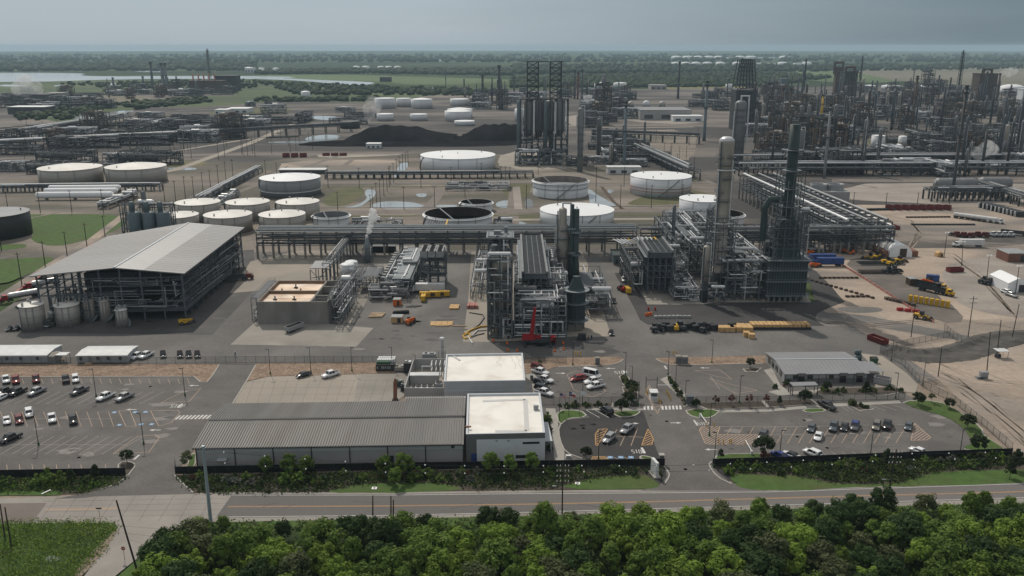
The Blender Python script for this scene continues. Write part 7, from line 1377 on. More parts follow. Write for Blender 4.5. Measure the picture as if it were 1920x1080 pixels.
for xl,xr,yt,yb in((485,496,128.5,136),(512,523,128.5,137),(662,675,125.5,131.5),(679,693,125.5,131.5),(708,720,125.5,130.5),(722,735,125.5,130.5),(739,752,125.5,130.5),(490,496,131,137),(459,475,128,134)):tank(xl,xr,yt,yb,'small white tank standing far off in the green plain','far_white','far_white','dome',False,None,'tanks far in the green plain',n=16)
for a in((1182,205,6.5,'beige storage sphere left of three near the long warehouse'),(1211.5,205,7,'white storage sphere in the middle of three'),(1241,205,6.5,'beige storage sphere right of three near the long warehouse'),(1127.5,169,6.5,'white sphere in front of the far white tank'),(1147,170,4,'small pale sphere right of the larger far sphere')):
 x,y=G(a[0],a[1]);r=a[2]*MPP(a[1]);t=thing('storage_sphere',a[3],'storage sphere',(x,y,0));b=MB();b.ball((x,y,r*1.35),r,16,10);b.build('shell','tank_white' if 'white' in a[3]else 'tank_beige',t,True);b=MB()
 for k in range(8):q=2*pi*k/8;b.tube((x+r*.9*cos(q),y+r*.9*sin(q),0),(x+r*.9*cos(q),y+r*.9*sin(q),r*1.3),.5,6)
 b.build('leg','steel_pale',t)
for i,(x0,x1,yb,r,lab)in enumerate(((68,208,376,2.1,'front'),(84,216,368,2.0,'middle'),(92,222,362,2.0,'rear'))):
 p,q=G(x0,yb),G(x1,yb-1);t=thing('bullet_tank',lab+' one of three long white horizontal bullet tanks below the beige pair','bullet tank',(*p,0),'white bullet tanks');b=MB();b.hcyl((p[0],p[1]+r,r+1.0),(q[0],q[1]+r,r+1.0),r,16);b.build('shell','tank_roof_white',t,True)
 for f in(.12,.5,.88):w=lerp(p,q,f);MB().box((w[0],w[1]+r,0),(.8,3.2,1.6)).build('saddle','concrete_wall',t)
# FAR REFINERY
def far_proto(name,cat,seed,sx,sy,zs,nx,ny,steel,silver,grey,nv,nh,npp,vm):
 t=unit(name,name,cat,-sx/2,-sy/2,sx/2,sy/2,zs,nx,ny,seed,w=.5,brace=.35,steel=steel,np=npp,nv=nv,nh=nh,silver=silver,grey=grey,vm=vm,pr=(.3,.7),deckfrac=.5);t.location=(0,0,0);return Proto(t)
FP=[(far_proto('process_module','process module',101,26,16,[6,12],4,2,'steel_dark','pipe_grey','pipe_dark',4,4,(16,22),'vessel_grey'),'dark two deck process module'),(far_proto('process_module','process module',102,22,14,[6,11,17],3,2,'steel_rust','pipe_brown','pipe_dark',3,3,(18,22),'vessel_tan'),'brown rusty process module'),(far_proto('process_module','process module',103,34,12,[6,9],6,1,'steel_frame','pipe_silver','pipe_grey',2,6,(18,20),'machine_grey'),'pale piped exchanger module'),(far_proto('pipe_rack','pipe rack',104,46,9,[5,8],7,1,'steel_dark','pipe_grey','pipe_dark',0,0,(16,20),'vessel_grey'),'low dark pipe rack length'),(far_proto('process_module','process module',105,18,16,[7,14,21,27],2,2,'steel_dark','pipe_dark','pipe_brown',4,2,(14,20),'vessel_grey'),'tall dark process structure')]
def col_proto(mat,h,r,kind):
 if kind=='s':t=stack('x',960,400,300,4,mat,taper=.7);
 t=column('x',0,0,0,0,mat,plats=5 if kind=='c' else 2,X=0,Y=0,H=h,R=r,n=12,skirt=.15 if kind=='c' else None,over=kind=='c',pm='steel_dark',dome=kind=='c',name='distillation_column' if kind=='c' else 'flue_stack',cat='column' if kind=='c' else 'stack',lad=kind=='c');return Proto(t)
CP=[(col_proto('vessel_grey',34,1.7,'c'),'slim grey distillation column'),(col_proto('steel_rust',30,2.0,'c'),'brown stained distillation column'),(col_proto('vessel_tan',26,2.3,'c'),'stout tan distillation column'),(col_proto('steel_dark',40,1.2,'k'),'thin dark flue stack'),(col_proto('steel_frame',44,1.5,'c'),'tall blue grey distillation column')]
for pr,_ in FP+CP:pr.used=False
RF=random.Random(99);placed=[]
def inpoly(P_,x,y):
 c=False
 for i in range(len(P_)):
  a,d=P_[i],P_[i-1]
  if(a[1]>y)!=(d[1]>y)and x<(d[0]-a[0])*(y-a[1])/(d[1]-a[1])+a[0]:c=not c
 return c
AVOID=[(1180,160,1310,226),(960,188,1100,310),(1355,185,1400,318),(1625,246,1700,286)]
def fill(poly,n,protos,wts,where,group,gap,srange,rows=None):
 k=tr=0;xs_=[p[0]for p in poly];ys_=[p[1]for p in poly]
 while k<n and tr<n*60:
  tr+=1;px_=RF.uniform(min(xs_),max(xs_));py_=RF.uniform(min(ys_),max(ys_))
  if not inpoly(poly,px_,py_)or any(a<px_<c and b<py_<d for a,b,c,d in AVOID):continue
  x,y=G(px_,py_)
  if any((x-a)**2+((y-b)*.7)**2<(gap+g2)**2/4 for a,b,g2 in placed if g2*gap>0 or True):continue
  placed.append((x,y,gap));i=RF.choices(range(len(protos)),wts)[0];s=RF.uniform(*srange);protos[i][0].place((x,y,-.1),RF.choice((0,0,0,.04,pi/2,pi))if gap>10 else RF.uniform(0,6),protos[i][1]+' '+where,group,(s,s,s*RF.uniform(.85,1.3)));k+=1
RR='far refinery '
Rn=[(1440,300),(1600,268),(1920,268),(2000,322),(1780,332),(1440,322)];Rm=[(1400,215),(1960,205),(1980,262),(1600,264),(1420,292)];Rf=[(1430,172),(1640,165),(1980,168),(1980,202),(1400,212)];Cm=[(1050,250),(1160,250),(1230,300),(1180,316),(1030,316)];Cf=[(860,176),(1240,172),(1420,178),(1420,212),(1320,206),(1180,196),(1100,205),(900,206)];Lf=[(200,172),(440,166),(445,180),(200,186)];Lm=[(0,186),(180,182),(200,205),(0,212)];Ll=[(0,262),(260,222),(480,228),(460,258),(120,290),(0,296)]
for poly,n,w,wh,gap in((Rn,32,(3,1,4,3,1),'in the near right refinery rows',19),(Rm,62,(4,4,2,2,2),'in the middle right refinery rows',20),(Rf,46,(4,3,1,2,2),'in the far right refinery rows',29),(Cm,13,(3,0,4,2,1),'at the foot of the coker structure',17),(Cf,40,(4,2,2,3,1),'in the distant centre refinery',36),(Lf,18,(3,2,1,2,1),'in the plant by the far lagoon',32),(Lm,16,(3,2,1,3,0),'at the hazy far left works',28),(Ll,30,(1,1,3,6,0),'left of the coal heaps',22),([(440,196),(690,194),(690,232),(440,250)],12,(1,0,2,6,0),'behind the coal heap',26),([(0,300),(330,292),(330,312),(0,330)],6,(0,0,2,6,0),'behind the beige tanks',24),([(1000,205),(1180,205),(1180,240),(1060,245)],9,(3,1,3,3,1),'behind the coker structure',24)):fill(poly,n,FP,w,wh,'far refinery modules',gap,(.8,1.25)if poly is not Cm else(.6,.9))
for poly,n,w,wh in((Rn,30,(3,2,2,3,2),'in the near right refinery rows'),(Rm,70,(3,3,2,3,2),'in the middle right refinery rows'),(Rf,62,(3,3,2,3,2),'in the far right refinery rows'),(Cm,6,(3,0,1,1,2),'at the foot of the coker structure'),(Cf,42,(3,2,2,3,1),'in the distant centre refinery'),(Lf,8,(3,1,1,2,1),'in the plant by the far lagoon')):fill(poly,n,CP,w,wh,'far refinery columns',7,(.5,1.0))
for a in(('thick black flue stack standing alone over the far green',1271,185,115,4.5,'steel_dark'),('grey green column stack left of the blackened tower',1320,264,152,6,'vessel_blue'),('yellow topped stack in the right refinery',1540,218,177,5,'yellow_paint'),('tall pale flare stack right of the box heater stack',1545,334,195,5.5,'vessel_grey'),('dark flare stack with wide head at the right',1785,368,160,6,'steel_dark'),('thin black mast over the distant centre',836,170,130,1.6,'steel_dark'),('thick dark tower in the distant centre left of the coker',936,188,122,6,'steel_dark'),('shorter dark tower in the distant centre',905,184,140,5,'steel_dark'),('black stack behind the coker derricks, left of the red one',1077,186,132,3.4,'steel_dark'),('red brown stack behind the coker derricks',1083,186,135,3.6,'red_bin'),('black stack behind the coker derricks, right of the red one',1091,186,130,3,'steel_dark'),('short grey stack of the lagoon plant',270,168,143,4,'steel_frame'),('lone grey stack at the left of the lagoon plant',214,170,145,4,'steel_frame'),('tall stack of the lagoon plant, leftmost tall one',287,166,116,5,'steel_frame'),('twin tall stack of the lagoon plant, left twin',307,172,118,6,'steel_pale'),('twin tall stack of the lagoon plant, right twin',314,172,118,5,'steel_pale'),('flue stack with dark tip left of the middle refinery mast',1710,232,142,5,'steel_rust'),('dark stack above the brown regenerator block',1839,180,128,4,'steel_dark'),('stack at the far right with steam behind',1868,190,137,4,'steel_rust'),('slender pale stack beside the coker structure',1170,315,190,6,'vessel_blue')):stack(a[0],*a[1:5],a[5],group='landmark stacks of the far plant')
lattice('tall lattice flare mast rising over the right refinery',1791,212,97,7,top=.6);lattice('thin lattice mast in the far right refinery',1611,172,106,3);lattice('black guyed mast behind the box heater stack',1505,190,111,3);lattice('green lattice derrick crane at the lagoon plant',395,166,93,6,'steel_pale','crane','lattice_crane')
for i,x_ in enumerate((1450,1465,1479)):stack(('left','middle','right')[i]+' stack of three brown ones right of the blackened tower',x_,222,164,5,'steel_rust',group='three brown stacks')
column('silver dome headed grey column at the foot of the coker structure',1087,322,202,11,'vessel_grey',plats=6);column('broad grey tower wrapped in platforms behind the tallest tan column',1381,316,188,22,'vessel_grey',plats=8,pm='steel_frame');column('grey column at the right of the box heater stack',1497,312,242,10,'vessel_grey',plats=3);column('stubby column beside the slender pale stack',1122,290,222,8,'vessel_grey',plats=3)
x0,y0=G(976,302);x1=G(1064,302)[0];h1=HT(1020,302,186);h0=HT(1020,302,245);ht=HT(1020,302,116)
t=unit('coker_structure','huge dark coker structure with four drums under two open derricks','coker',x0,y0,x1,y0+18,[h0*.35,h0*.7,h0,h1],8,2,201,.8,.25,'steel_dark',(10,20),2,4,pr=(.4,.8),deckfrac=.9)
for i in range(4):b=MB();x=x0+(x1-x0)*(.17+.22*i);b.lathe([(2,h0*.8),(4,h0),(4,h1-3),(2.5,h1-1)],(x,y0+5,0),14);b.build('drum','vessel_grey',t,True)
b=MB();[b.tube((x0+(x1-x0)*f,y0-1,h0*.9),(x0+(x1-x0)*f,y0-1,h1-2),.45,6)for f in(.03,.27,.29,.5,.72,.74,.96)];b.build('riser','pipe_silver',t)
for f in(.14,.62):
 b=MB();xa=x0+(x1-x0)*f;wd=(x1-x0)*.23;n=6
 for k in range(n):
  za,zb=h1+(ht-h1)*k/n,h1+(ht-h1)*(k+1)/n
  for p,q in(((xa,y0+4),(xa+wd,y0+4)),((xa+wd,y0+4),(xa+wd,y0+12)),((xa+wd,y0+12),(xa,y0+12)),((xa,y0+12),(xa,y0+4))):b.bar((*p,za),(*p,zb),.8);b.bar((*p,zb),(*q,zb),.6);b.bar((*p,za),(*q,zb),.35);b.bar((*q,za),(*p,zb),.35)
 b.build('derrick','steel_dark',t)
b=MB();b.bar((x0+(x1-x0)*.1,y0+8,ht),(x0+(x1-x0)*.9,y0+8,ht),.7);b.build('top_beam','steel_dark',t)
for f in(-.04,.52):b=MB();b.lathe([(1.6,0),(1.6,h1*.92),(1.2,h1*.98)],(x0+(x1-x0)*f,y0-4,0),12);b.build('stack','vessel_blue',t,True)
for f,lab in((.0,'left'),(.5,'right')):xq,yq=G(966+88*f,308);unit('furnace_block',lab+' low furnace block with ducts before the coker','furnace',xq,yq-8,xq+19,yq+4,[6,11],4,2,210+int(f*10),.6,.2,'steel_frame',(8,10),2,3,pr=(.5,.9),deckfrac=1)
x,y=G(1390,242);m_=MPP(242);hb=HT(1390,242,165);hT=HT(1390,242,111);t=thing('lattice_tower','blackened tapering lattice tower above a dark block, right of centre','lattice tower',(x,y,0));b=MB();b.box((x,y,0),(38*m_,26,hb*.96));b.build('dark_block','steel_dark',t);b=MB()
for k in range(7):
 wa,wb_=(19-1.0*k)*m_,(18-1.0*k)*m_;za,zb=hb+(hT-hb)*k/7,hb+(hT-hb)*(k+1)/7
 for i in range(7):
  u0=-1+2*i/6
  for sy in(-8,8):b.bar((x+u0*wa,y+sy,za),(x+u0*wb_,y+sy,zb),.9);
  if i<6:u1=u0+1/3;b.bar((x+u0*wb_,y-8,zb),(x+u1*wb_,y-8,zb),.8);b.bar((x+u0*wa,y-8,za),(x+u1*wb_,y-8,zb),.5)
b.build('lattice','steel_dark',t)
b=MB();pipes(b,random.Random(8),x-17*m_,y-14,3,x+17*m_,y-13,hb,26,.5,.9);b.build('pipework','pipe_dark',t)
def block(label,px_,yb,yt,wpx,dep,mat,name='building',cat='building',roof=None,base=None,bands=3):
 x,y=G(px_,yb);h=HT(px_,yb,yt);w=wpx*MPP(yb);t=thing(name,label,cat,(x,y,0));MB().box((x,y+dep/2,0),(w,dep,h)).build('wall',mat,t);MB().box((x,y+dep/2,h),(w+1,dep+1,max(.4,h*.05))).build('roof',roof or mat,t);b=MB()
 for i in range(bands):b.box((x-w/2+w*(i+.5)/bands,y-.15,h*.15),(w/bands*.5,.3,h*.4))
 b.build('door','far_dark',t);return t
for a in(('brown regenerator block with looped ducts in the far right',1848,188,140,34,26,'steel_rust','regenerator_block','process block'),('dark regenerator block in the right refinery',1592,186,136,24,26,'steel_dark','regenerator_block','process block'),('dark tower block left of the regenerator',1570,182,128,11,14,'steel_rust','regenerator_block','process block')):
 t=block(*a);x,y=t.location.x,t.location.y;h=HT(a[1],a[2],a[3]);b=MB();b.path([(x-8,y+8,h*.8),(x-8,y+8,h*1.2),(x+8,y+8,h*1.2),(x+8,y+8,h*.7)],2.2,8);pipes(b,random.Random(a[1]),x-a[4]*.6,y-2,2,x+a[4]*.6,y,h,14,.5,1.1);b.build('duct','steel_rust',t)
b_=block('long dark furnace row with five orange stacks at the lagoon plant',388,172,152,64,24,'steel_rust','furnace_row','furnace');x,y=b_.location.x,b_.location.y;b=MB();[b.lathe([(2,0),(1.6,HT(388,172,138))],(x-26*MPP(172)+i*10*MPP(172),y+8,0),8)for i in range(5)];b.build('stack','pallet_red',b_,True);block('dark scaffolded block beside the furnace row',425,170,143,40,30,'steel_dark')
for a in(('long flat roofed beige warehouse in the distant centre',1248,225,207,96,60,'far_building','warehouse','warehouse','roof_big'),('white walled low store before the beige warehouse',1290,228,218,56,20,'far_white'),('white shed with blue doors at the far left centre',445,212,204,40,30,'far_white'),('second white shed beside the far left one',415,214,206,24,20,'far_white'),('long dark works building by the far left steam',54,191,178,66,40,'far_dark'),('pale works building beside the far left dark one',101,188,175,30,30,'far_building'),('low white roofed works at the far left edge',50,214,201,70,30,'far_dark','building','building','far_white'),('small white shed below the coal heap',700,278,270,26,10,'far_white'),('white lean-to shed with ribbed roof behind the grey tank',566,326,319,86,10,'far_dark','shed','shed','machine_white'),('long white low store beside the white tank field',1170,326,314,62,9,'machine_white'),('green roofed control block in the far right refinery',1470,178,149,14,20,'vessel_blue'),('dark flat block in the right refinery',1672,196,184,40,30,'far_dark'),('tall pale slab tower at the far right edge',1918,200,168,8,16,'far_white'),('tan block far off in the centre',1235,168,160,30,40,'far_building'),('far pale house block in the left green plain',467,136,128,16,40,'far_white'),('dark low building across the river',722,153,145,20,30,'far_dark')):block(*a)
x,y=G(1522,398);x1=G(1590,398)[0];h=HT(1550,398,358);t=thing('cooling_tower','pale two fan cooling tower with dark louvred base','cooling tower',(x,y,0));MB().box(((x+x1)/2,y+9,h*.45),(x1-x,18,h*.5)).build('casing','machine_grey',t);MB().box(((x+x1)/2,y+9,0),(x1-x-.6,17.4,h*.45)).build('louvre','steel_dark',t)
for f in(.27,.73):MB().lathe([(5.2,0),(4.6,2),(5.0,3.6),(4.7,3.6),(4.4,1)],(x+(x1-x)*f,y+9,h*.95),18,caps=False).build('fan_stack','machine_grey',t,True)
yA=G(1600,330)[1]
for i,(dy,zz_,lab,mt)in enumerate(((0,9,'nearer','pipe_dark'),(34,11,'farther','pipe_brown'))):rack(lab+' long straight pipe rack across the right refinery front',(G(1385,330)[0],yA+dy),(G(2000,330)[0],yA+dy+4),12,[5,zz_],34,16,'steel_dark',301+i,False,((zz_+.6,.1,.7,'pipe_silver'),(zz_+.6,.6,.6,mt)),pr=(.3,.6))
rack('low flat pipe rack on thin legs at the right below the flare',G(1746,378),G(1900,377),11,[6,7.5],14,10,'steel_dark',305,False,pr=(.3,.6));rack('slanting pipe rack behind the flat one at the right edge',G(1800,352),G(1925,392),9,[5,7],9,10,'steel_dark',306,False,pr=(.3,.6));rack('slanting pipe rack from the coker down to the white tanks',G(1185,286),G(1290,338),9,[5,8],12,12,'steel_dark',307,False,pr=(.4,.8));rack('long straight pipe rack left of the beige tanks',G(-60,362),G(300,358),6,[3,4.5],22,9,'steel_pale',308,False,((5.2,.3,.5,'pipe_silver'),),pr=(.3,.5));rack('low pipe rack beside the road through the tank farm',G(610,336),G(1000,334),7,[3,4.5],26,9,'steel_dark',309,False,((5.2,.3,.6,'pipe_grey'),),pr=(.3,.55));rack('silver pipe rack slanting between beige and grey tanks',G(380,382),G(492,322),5,[2.5,4],12,8,'steel_pale',310,False,((4.8,.3,.5,'pipe_silver'),(4.8,.8,.5,'pipe_silver')),pr=(.25,.45));rack('dark raised conveyor across the left middle distance',G(-80,288),G(405,262),4,[7,9],18,6,'steel_dark',311,True,((9.6,.5,1.6,'pipe_silver'),));rack('dark raised conveyor running on to the coal heap',G(405,262),G(660,247),4,[7,9],10,6,'steel_dark',312,True,((9.6,.5,1.6,'pipe_dark'),));rack('broad dark pipe bridge in the left middle distance',G(60,262),G(260,226),16,[6,10],12,14,'steel_dark',313,False,pr=(.5,1.0));rack('curving dark conveyor from the coker to the right',G(1110,262),G(1310,270),4,[7,9],9,6,'steel_dark',314,True,((9.8,.5,1.4,'pipe_dark'),))
unit('valve_station','tangle of valves and pipes behind the open black tanks','pump skid',*G(835,358),*G(955,349),[3],6,1,320,.3,.2,'steel_frame',(24,20),1,5,pr=(.2,.4));unit('valve_station','pipe manifold between the long rack and the white open tank','pump skid',*G(655,430),*G(755,419),[2.5],6,1,321,.3,.2,'steel_frame',(20,20),0,4,pr=(.2,.4));unit('valve_station','pipe manifold left of the hall silos','pump skid',*G(205,392),*G(245,368),[3],3,2,322,.3,.2,'steel_frame',(14,14),0,4,pr=(.25,.5));unit('valve_station','manifold left of the white tank behind the centre unit','pump skid',*G(925,428),*G(960,418),[2.5],3,1,323,.3,.2,'steel_frame',(10,10),0,2,pr=(.2,.4));unit('valve_station','manifold between the silver slanting rack and the beige tanks','pump skid',*G(400,384),*G(450,366),[3],3,2,324,.3,.2,'steel_pale',(20,14),0,4,pr=(.25,.45))
for i,(x0,x1,yb,lab)in enumerate(((1755,1822,362,'left grey drum of the pair below the flare'),(1838,1888,360,'right grey drum of the pair below the flare'))):p,q=G(x0,yb),G(x1,yb);t=thing('bullet_tank',lab,'bullet tank',(*p,0));b=MB();b.hcyl((*p,6),(*q,6),4.2,14);b.build('shell','vessel_grey',t,True);[MB().box((*lerp(p,q,f),0),(1.5,6,3)).build('saddle','concrete_wall',t)for f in(.15,.85)]
def heap(label,px0,px1,yb,peaks,dep,seed):
 x0,y0=G(px0,yb);x1=G(px1,yb)[0];nx,ny=70,18;b=MB();b.g.append((0,0));rv=random.Random(seed);ph=[rv.uniform(0,6)for _ in range(6)]
 for i in range(nx+1):
  for j in range(ny+1):
   u,v=i/nx,j/ny;e=min(1,u/.12,(1-u)/.12);pk=0
   for k in range(len(peaks)-1):
    (ua,ha),(ub,hb2)=peaks[k],peaks[k+1]
    if ua<=u<=ub:pk=ha+(hb2-ha)*(u-ua)/(ub-ua)
   h=pk*max(0,sin(pi*v))**.7*(1+.05*sin(u*40+ph[0])+.04*sin(u*23+v*9+ph[1]))+rv.uniform(0,.35);b.v.append((x0+(x1-x0)*u,y0+dep*v,max(-.2,h-.2)))
 for i in range(nx):
  for j in range(ny):b.f.append([i*(ny+1)+j,(i+1)*(ny+1)+j,(i+1)*(ny+1)+j+1,i*(ny+1)+j+1]);b.m.append(0)
 tag(b.build('coal_heap','coal',None,True),label,'coal heap')
heap('long black coal heap with two crests left of the white tanks',640,850,265,[(0,0),(.22,11),(.34,13.5),(.47,12),(.6,12.5),(.8,6),(1,2)],75,1);heap('steep black coal heap beside the coker structure',860,985,264,[(0,0),(.3,12.5),(.6,14),(1,13)],75,2)
UP=[]
def upole_proto():
 t=thing('utility_pole','pole','utility pole',(0,0,0));MB().tube((0,0,0),(0,0,12),.19,6,r2=.13).build('pole','wood_pole',t,local=True);b=MB();b.bar((-1.2,0,11.3),(1.2,0,11.3),.14);b.build('crossarm','wood_pole',t,local=True);return Proto(t)
UPP=upole_proto()
def upoles(lst,where):
 for px_,yb,yt in lst:h=HT(px_,yb,yt);UPP.place((*G(px_,yb),0),RF.uniform(-.3,.3),'thin dark utility pole '+where,'utility poles of the tank farm',(1.15,1.15,h/12))
upoles([(615.5,352,310),(674,352.5,314),(633.5,394,359),(695,399,364),(699,393,350),(713.5,389,334),(720,368,327),(726,359,321),(730,352.5,313),(738,342,305),(744,335,297),(749.5,329,292),(755.5,325,287),(761,320,284),(765.5,311,282),(757.5,393,349),(706,380,342),(732,347,310)],'by the wet ground in mid field');upoles([(789.5,352,289),(815,388,349),(846,344,312),(902.5,342,305),(939,346,311),(948,347,311),(956,346,312),(987,392,346),(1046,379,346),(1009,328,311),(1117,378,311),(1163,391,346),(1170,350,312),(1221,390,346),(1279.5,372,345),(872,370,344)],'among the white tanks')
upoles([(14.5,389,354),(76,399,356),(135,398,356),(194,398,354),(251,379,354),(348,374,330),(364,372,330),(381,362,322),(395,354,318),(410,348,309),(424,340,303),(438,342,298),(498,326,300),(519,325,304),(310,385,345),(330,380,338)],'among the beige tanks');upoles([(41,534,473),(85,499.5,452),(126,479,434),(163,461,418),(197,443,404),(230,439,394),(3,470,420)],'along the road left of the hall');upoles([(1516,390,350),(1600,383,360),(1661,384,361),(1720,383,361),(1780,383,360),(1840,384,360),(1898,383,361)],'along the road behind the sand yard')
upoles([(RF.uniform(150,540),RF.uniform(222,300),0)for _ in range(0)],'');lst=[]
for _ in range(100):x_=RF.uniform(20,620);y_=RF.uniform(225,300);lst.append((x_,y_,y_-16-(y_-225)*.2))
upoles(lst,'left of the coal heaps');upoles([(RF.uniform(1160,1310),y_,y_-24)for y_ in[RF.uniform(262,322)for _ in range(18)]],'on bare ground right of the coker')
upoles([(x_,y_,y_-RF.uniform(14,30))for x_,y_ in[(RF.uniform(1420,1915),RF.uniform(205,325))for _ in range(60)]],'in the right refinery')
b=MB();b.g.append((0,0));rv=random.Random(7)
def woods(poly,n,s):
 xs_=[p[0]for p in poly];ys_=[p[1]for p in poly];k=0
 while k<n:
  px_,py_=rv.uniform(min(xs_),max(xs_)),rv.uniform(min(ys_),max(ys_))
  if not inpoly(poly,px_,py_):k+=.1;continue
  k+=1;x,y=G(px_,py_,-.5);r=rv.uniform(.6,1.3)*s;o=len(b.v)
  for(rr,z)in((.6,0),(1,.5),(.7,.95)):
   for i in range(6):a=i*1.047+rv.uniform(-.3,.3);b.v.append((x+r*rr*cos(a)*rv.uniform(.8,1.3),y+r*rr*sin(a),-.6+r*1.1*z*rv.uniform(.8,1.15)))
  b.v.append((x,y,-.6+r*1.2))
  for i in range(6):j=(i+1)%6;b.f+=[[o+i,o+j,o+6+j,o+6+i],[o+6+i,o+6+j,o+12+j,o+12+i],[o+12+i,o+12+j,o+18]];b.m+=[0,0,0]
for poly,n,s in(([(960,149),(1100,142),(1450,136),(1560,146),(1440,162),(1230,164),(960,165)],2600,7),([(480,133),(950,130),(960,142),(700,138),(480,140)],1100,9),([(0,118),(480,116),(480,133),(150,133),(0,134)],1300,11),([(960,122),(1920,122),(1920,130),(1460,135),(960,140)],1300,11),([(100,158),(480,150),(480,166),(200,165)],260,6),([(0,103),(1920,103),(1920,117),(0,117)],1500,16),([(480,155),(600,158),(760,166),(960,170),(900,180),(560,178)],500,6),([(210,196),(380,184),(400,192),(260,206)],220,5),([(480,186),(720,184),(720,190),(480,192)],160,5),([(40,206),(220,200),(120,226),(30,226)],160,5)):woods(poly,n,s)
tag(b.build('woodland','leaf_far',None,True),'dark far off woodland spread over the plain to the horizon','woodland',kind='stuff')
for a in(((50,178),(46,162),9,16,7),((68,178),(62,160),8,15,8),((690,222),(697,198),5,9,9),((1563,246),(1574,236),1.5,4,10),((1868,142),(1895,132),6,12,11),((1822,288),(1845,278),3,6,12),((1094,190),(1104,182),2,5,13)):
 (x0,y0),(x1,y1),r0,r1,sd=a;yb=max(y0,y1)+(36 if y0>240 else 12);p=G(x0,yb);q=G(x1,yb);plume('white steam cloud drifting over the far plant',(*p,HT(x0,yb,y0)),(*q,HT(x1,yb,y1)),r0,r1,sd,.035 if r1>8 else .12,8)
# CRANE, MACHINES AND MATERIALS IN THE YARDS
def wheels(t,xs_,hw,r,w=.35):
 for x in xs_:
  for sy in(-1,1):q=MB().tube((x,sy*(hw-w),r),(x,sy*hw,r),r,10).build('wheel','rubber',t,local=True);MB().tube((x,sy*hw,r),(x,sy*(hw+.02),r),r*.5,8).build('rim','galvanised',q,local=True)
p,q=G(982,648),G(1040,646);t=thing('mobile_crane','red mobile crane with raised boom at the foot of the centre unit','crane',((p[0]+q[0])/2,p[1]+1.5,0));X,Y=t.location.x,t.location.y
b=MB();b.box((X,Y,.9),(10.5,2.5,.7));b.box((X-1,Y,1.6),(6,2.2,.35));b.build('chassis','steel_dark',t);b=MB();b.box((X+4.6,Y,.8),(1.7,2.5,2.0));b.build('cab','red_paint',t);MB().box((X+4.9,Y,1.9),(1.3,2.56,.7)).build('window','glass_dark',t)
b=MB();b.taper((X-3.6,Y,1.8),(4.2,2.7),(3.6,2.4),1.5);b.box((X-.6,Y+.4,1.8),(2.4,1.6,1.2));b.build('turntable','red_paint',t);zt_=HY(Y,577);xt=G(1003,577,zt_)[0]
b=MB();b.bar((X-2.6,Y,3),(X-2.6+(xt-X+2.6)*.62,Y,3+(zt_-3)*.6),1.25,1.4);b.bar((X-2.6+(xt-X+2.6)*.6,Y,3+(zt_-3)*.58),(xt,Y,zt_),.95,1.05);b.build('boom','red_paint',t);b=MB();b.tube((X-.2,Y,2.6),(X-1.9,Y,7),.22,8);b.build('ram','galvanised',t)
for x in(-4.2,-2.8,1.6,3.2,4.6):
 for sy in(-1,1):MB().tube((X+x,Y+sy*.9,.6),(X+x,Y+sy*1.3,.6),.6,10).build('wheel','rubber',t)
for x in(-4.6,3.6):
 for sy in(-1,1):b=MB();b.bar((X+x,Y,.8),(X+x,Y+sy*3.2,.6),.3);b.box((X+x,Y+sy*3.2,0),(.9,.9,.5));b.build('outrigger','steel_dark',t)
def telehandler(m):
 t=thing('telehandler','telehandler','telehandler',(0,0,0));b=MB();b.box((0,0,.6),(3.8,1.7,.8));b.taper((-1.4,0,1.4),(1.4,1.7),(1.2,1.5),.5);b.build('body',m,t,local=True);MB().taper((0,.5,1.4),(1.4,.8),(1.1,.7),1.1).build('cab','glass_dark',t,local=True);MB().bar((-1.6,-.3,2.0),(2.6,-.3,1.5),.45,.5).build('boom',m,t,local=True);b=MB();b.box((2.9,0,.3),(.2,1.4,1.0));b.bar((3,-.5,.35),(4,-.5,.3),.14);b.bar((3,.5,.35),(4,.5,.3),.14);b.build('fork','steel_dark',t,local=True);wheels(t,(-1.3,1.3),1.1,.62);return Proto(t)
def loader(m):
 t=thing('wheel_loader','loader','loader',(0,0,0));b=MB();b.taper((-1.4,0,.8),(2.8,2.0),(2.4,1.7),1.0);b.box((1,0,.8),(1.6,1.3,.6));b.build('body',m,t,local=True);MB().taper((.1,0,1.7),(1.5,1.5),(1.3,1.3),1.3).build('cab','glass_dark',t,local=True);b=MB();[b.bar((.6,sy,1.5),(3,sy,.7),.25,.35)for sy in(-.6,.6)];b.build('arm',m,t,local=True);b=MB();b.add([(3,-1.3,.2),(4.2,-1.3,.1),(3,-1.3,1.3),(3,1.3,.2),(4.2,1.3,.1),(3,1.3,1.3)],[[0,1,4,3],[0,3,5,2],[0,2,1],[3,4,5]]);b.build('bucket','steel_dark',t,local=True);wheels(t,(-1.5,1.4),1.25,.75,.5);return Proto(t)
def gen(m,L_,w,h):
 t=thing('generator_set','generator','generator',(0,0,0));MB().box((0,0,.35),(L_,w,h)).build('casing',m,t,local=True);MB().box((0,0,.1),(L_+.3,w*.8,.25)).build('skid_base','steel_dark',t,local=True);MB().box((-L_*.2,-w/2-.02,.6),(L_*.4,.05,h*.6)).build('louvre','steel_dark',t,local=True);b=MB();b.tube((L_*.3,0,h),(L_*.3,0,h+.9),.12,6);b.build('exhaust','galvanised',t,local=True);return Proto(t)
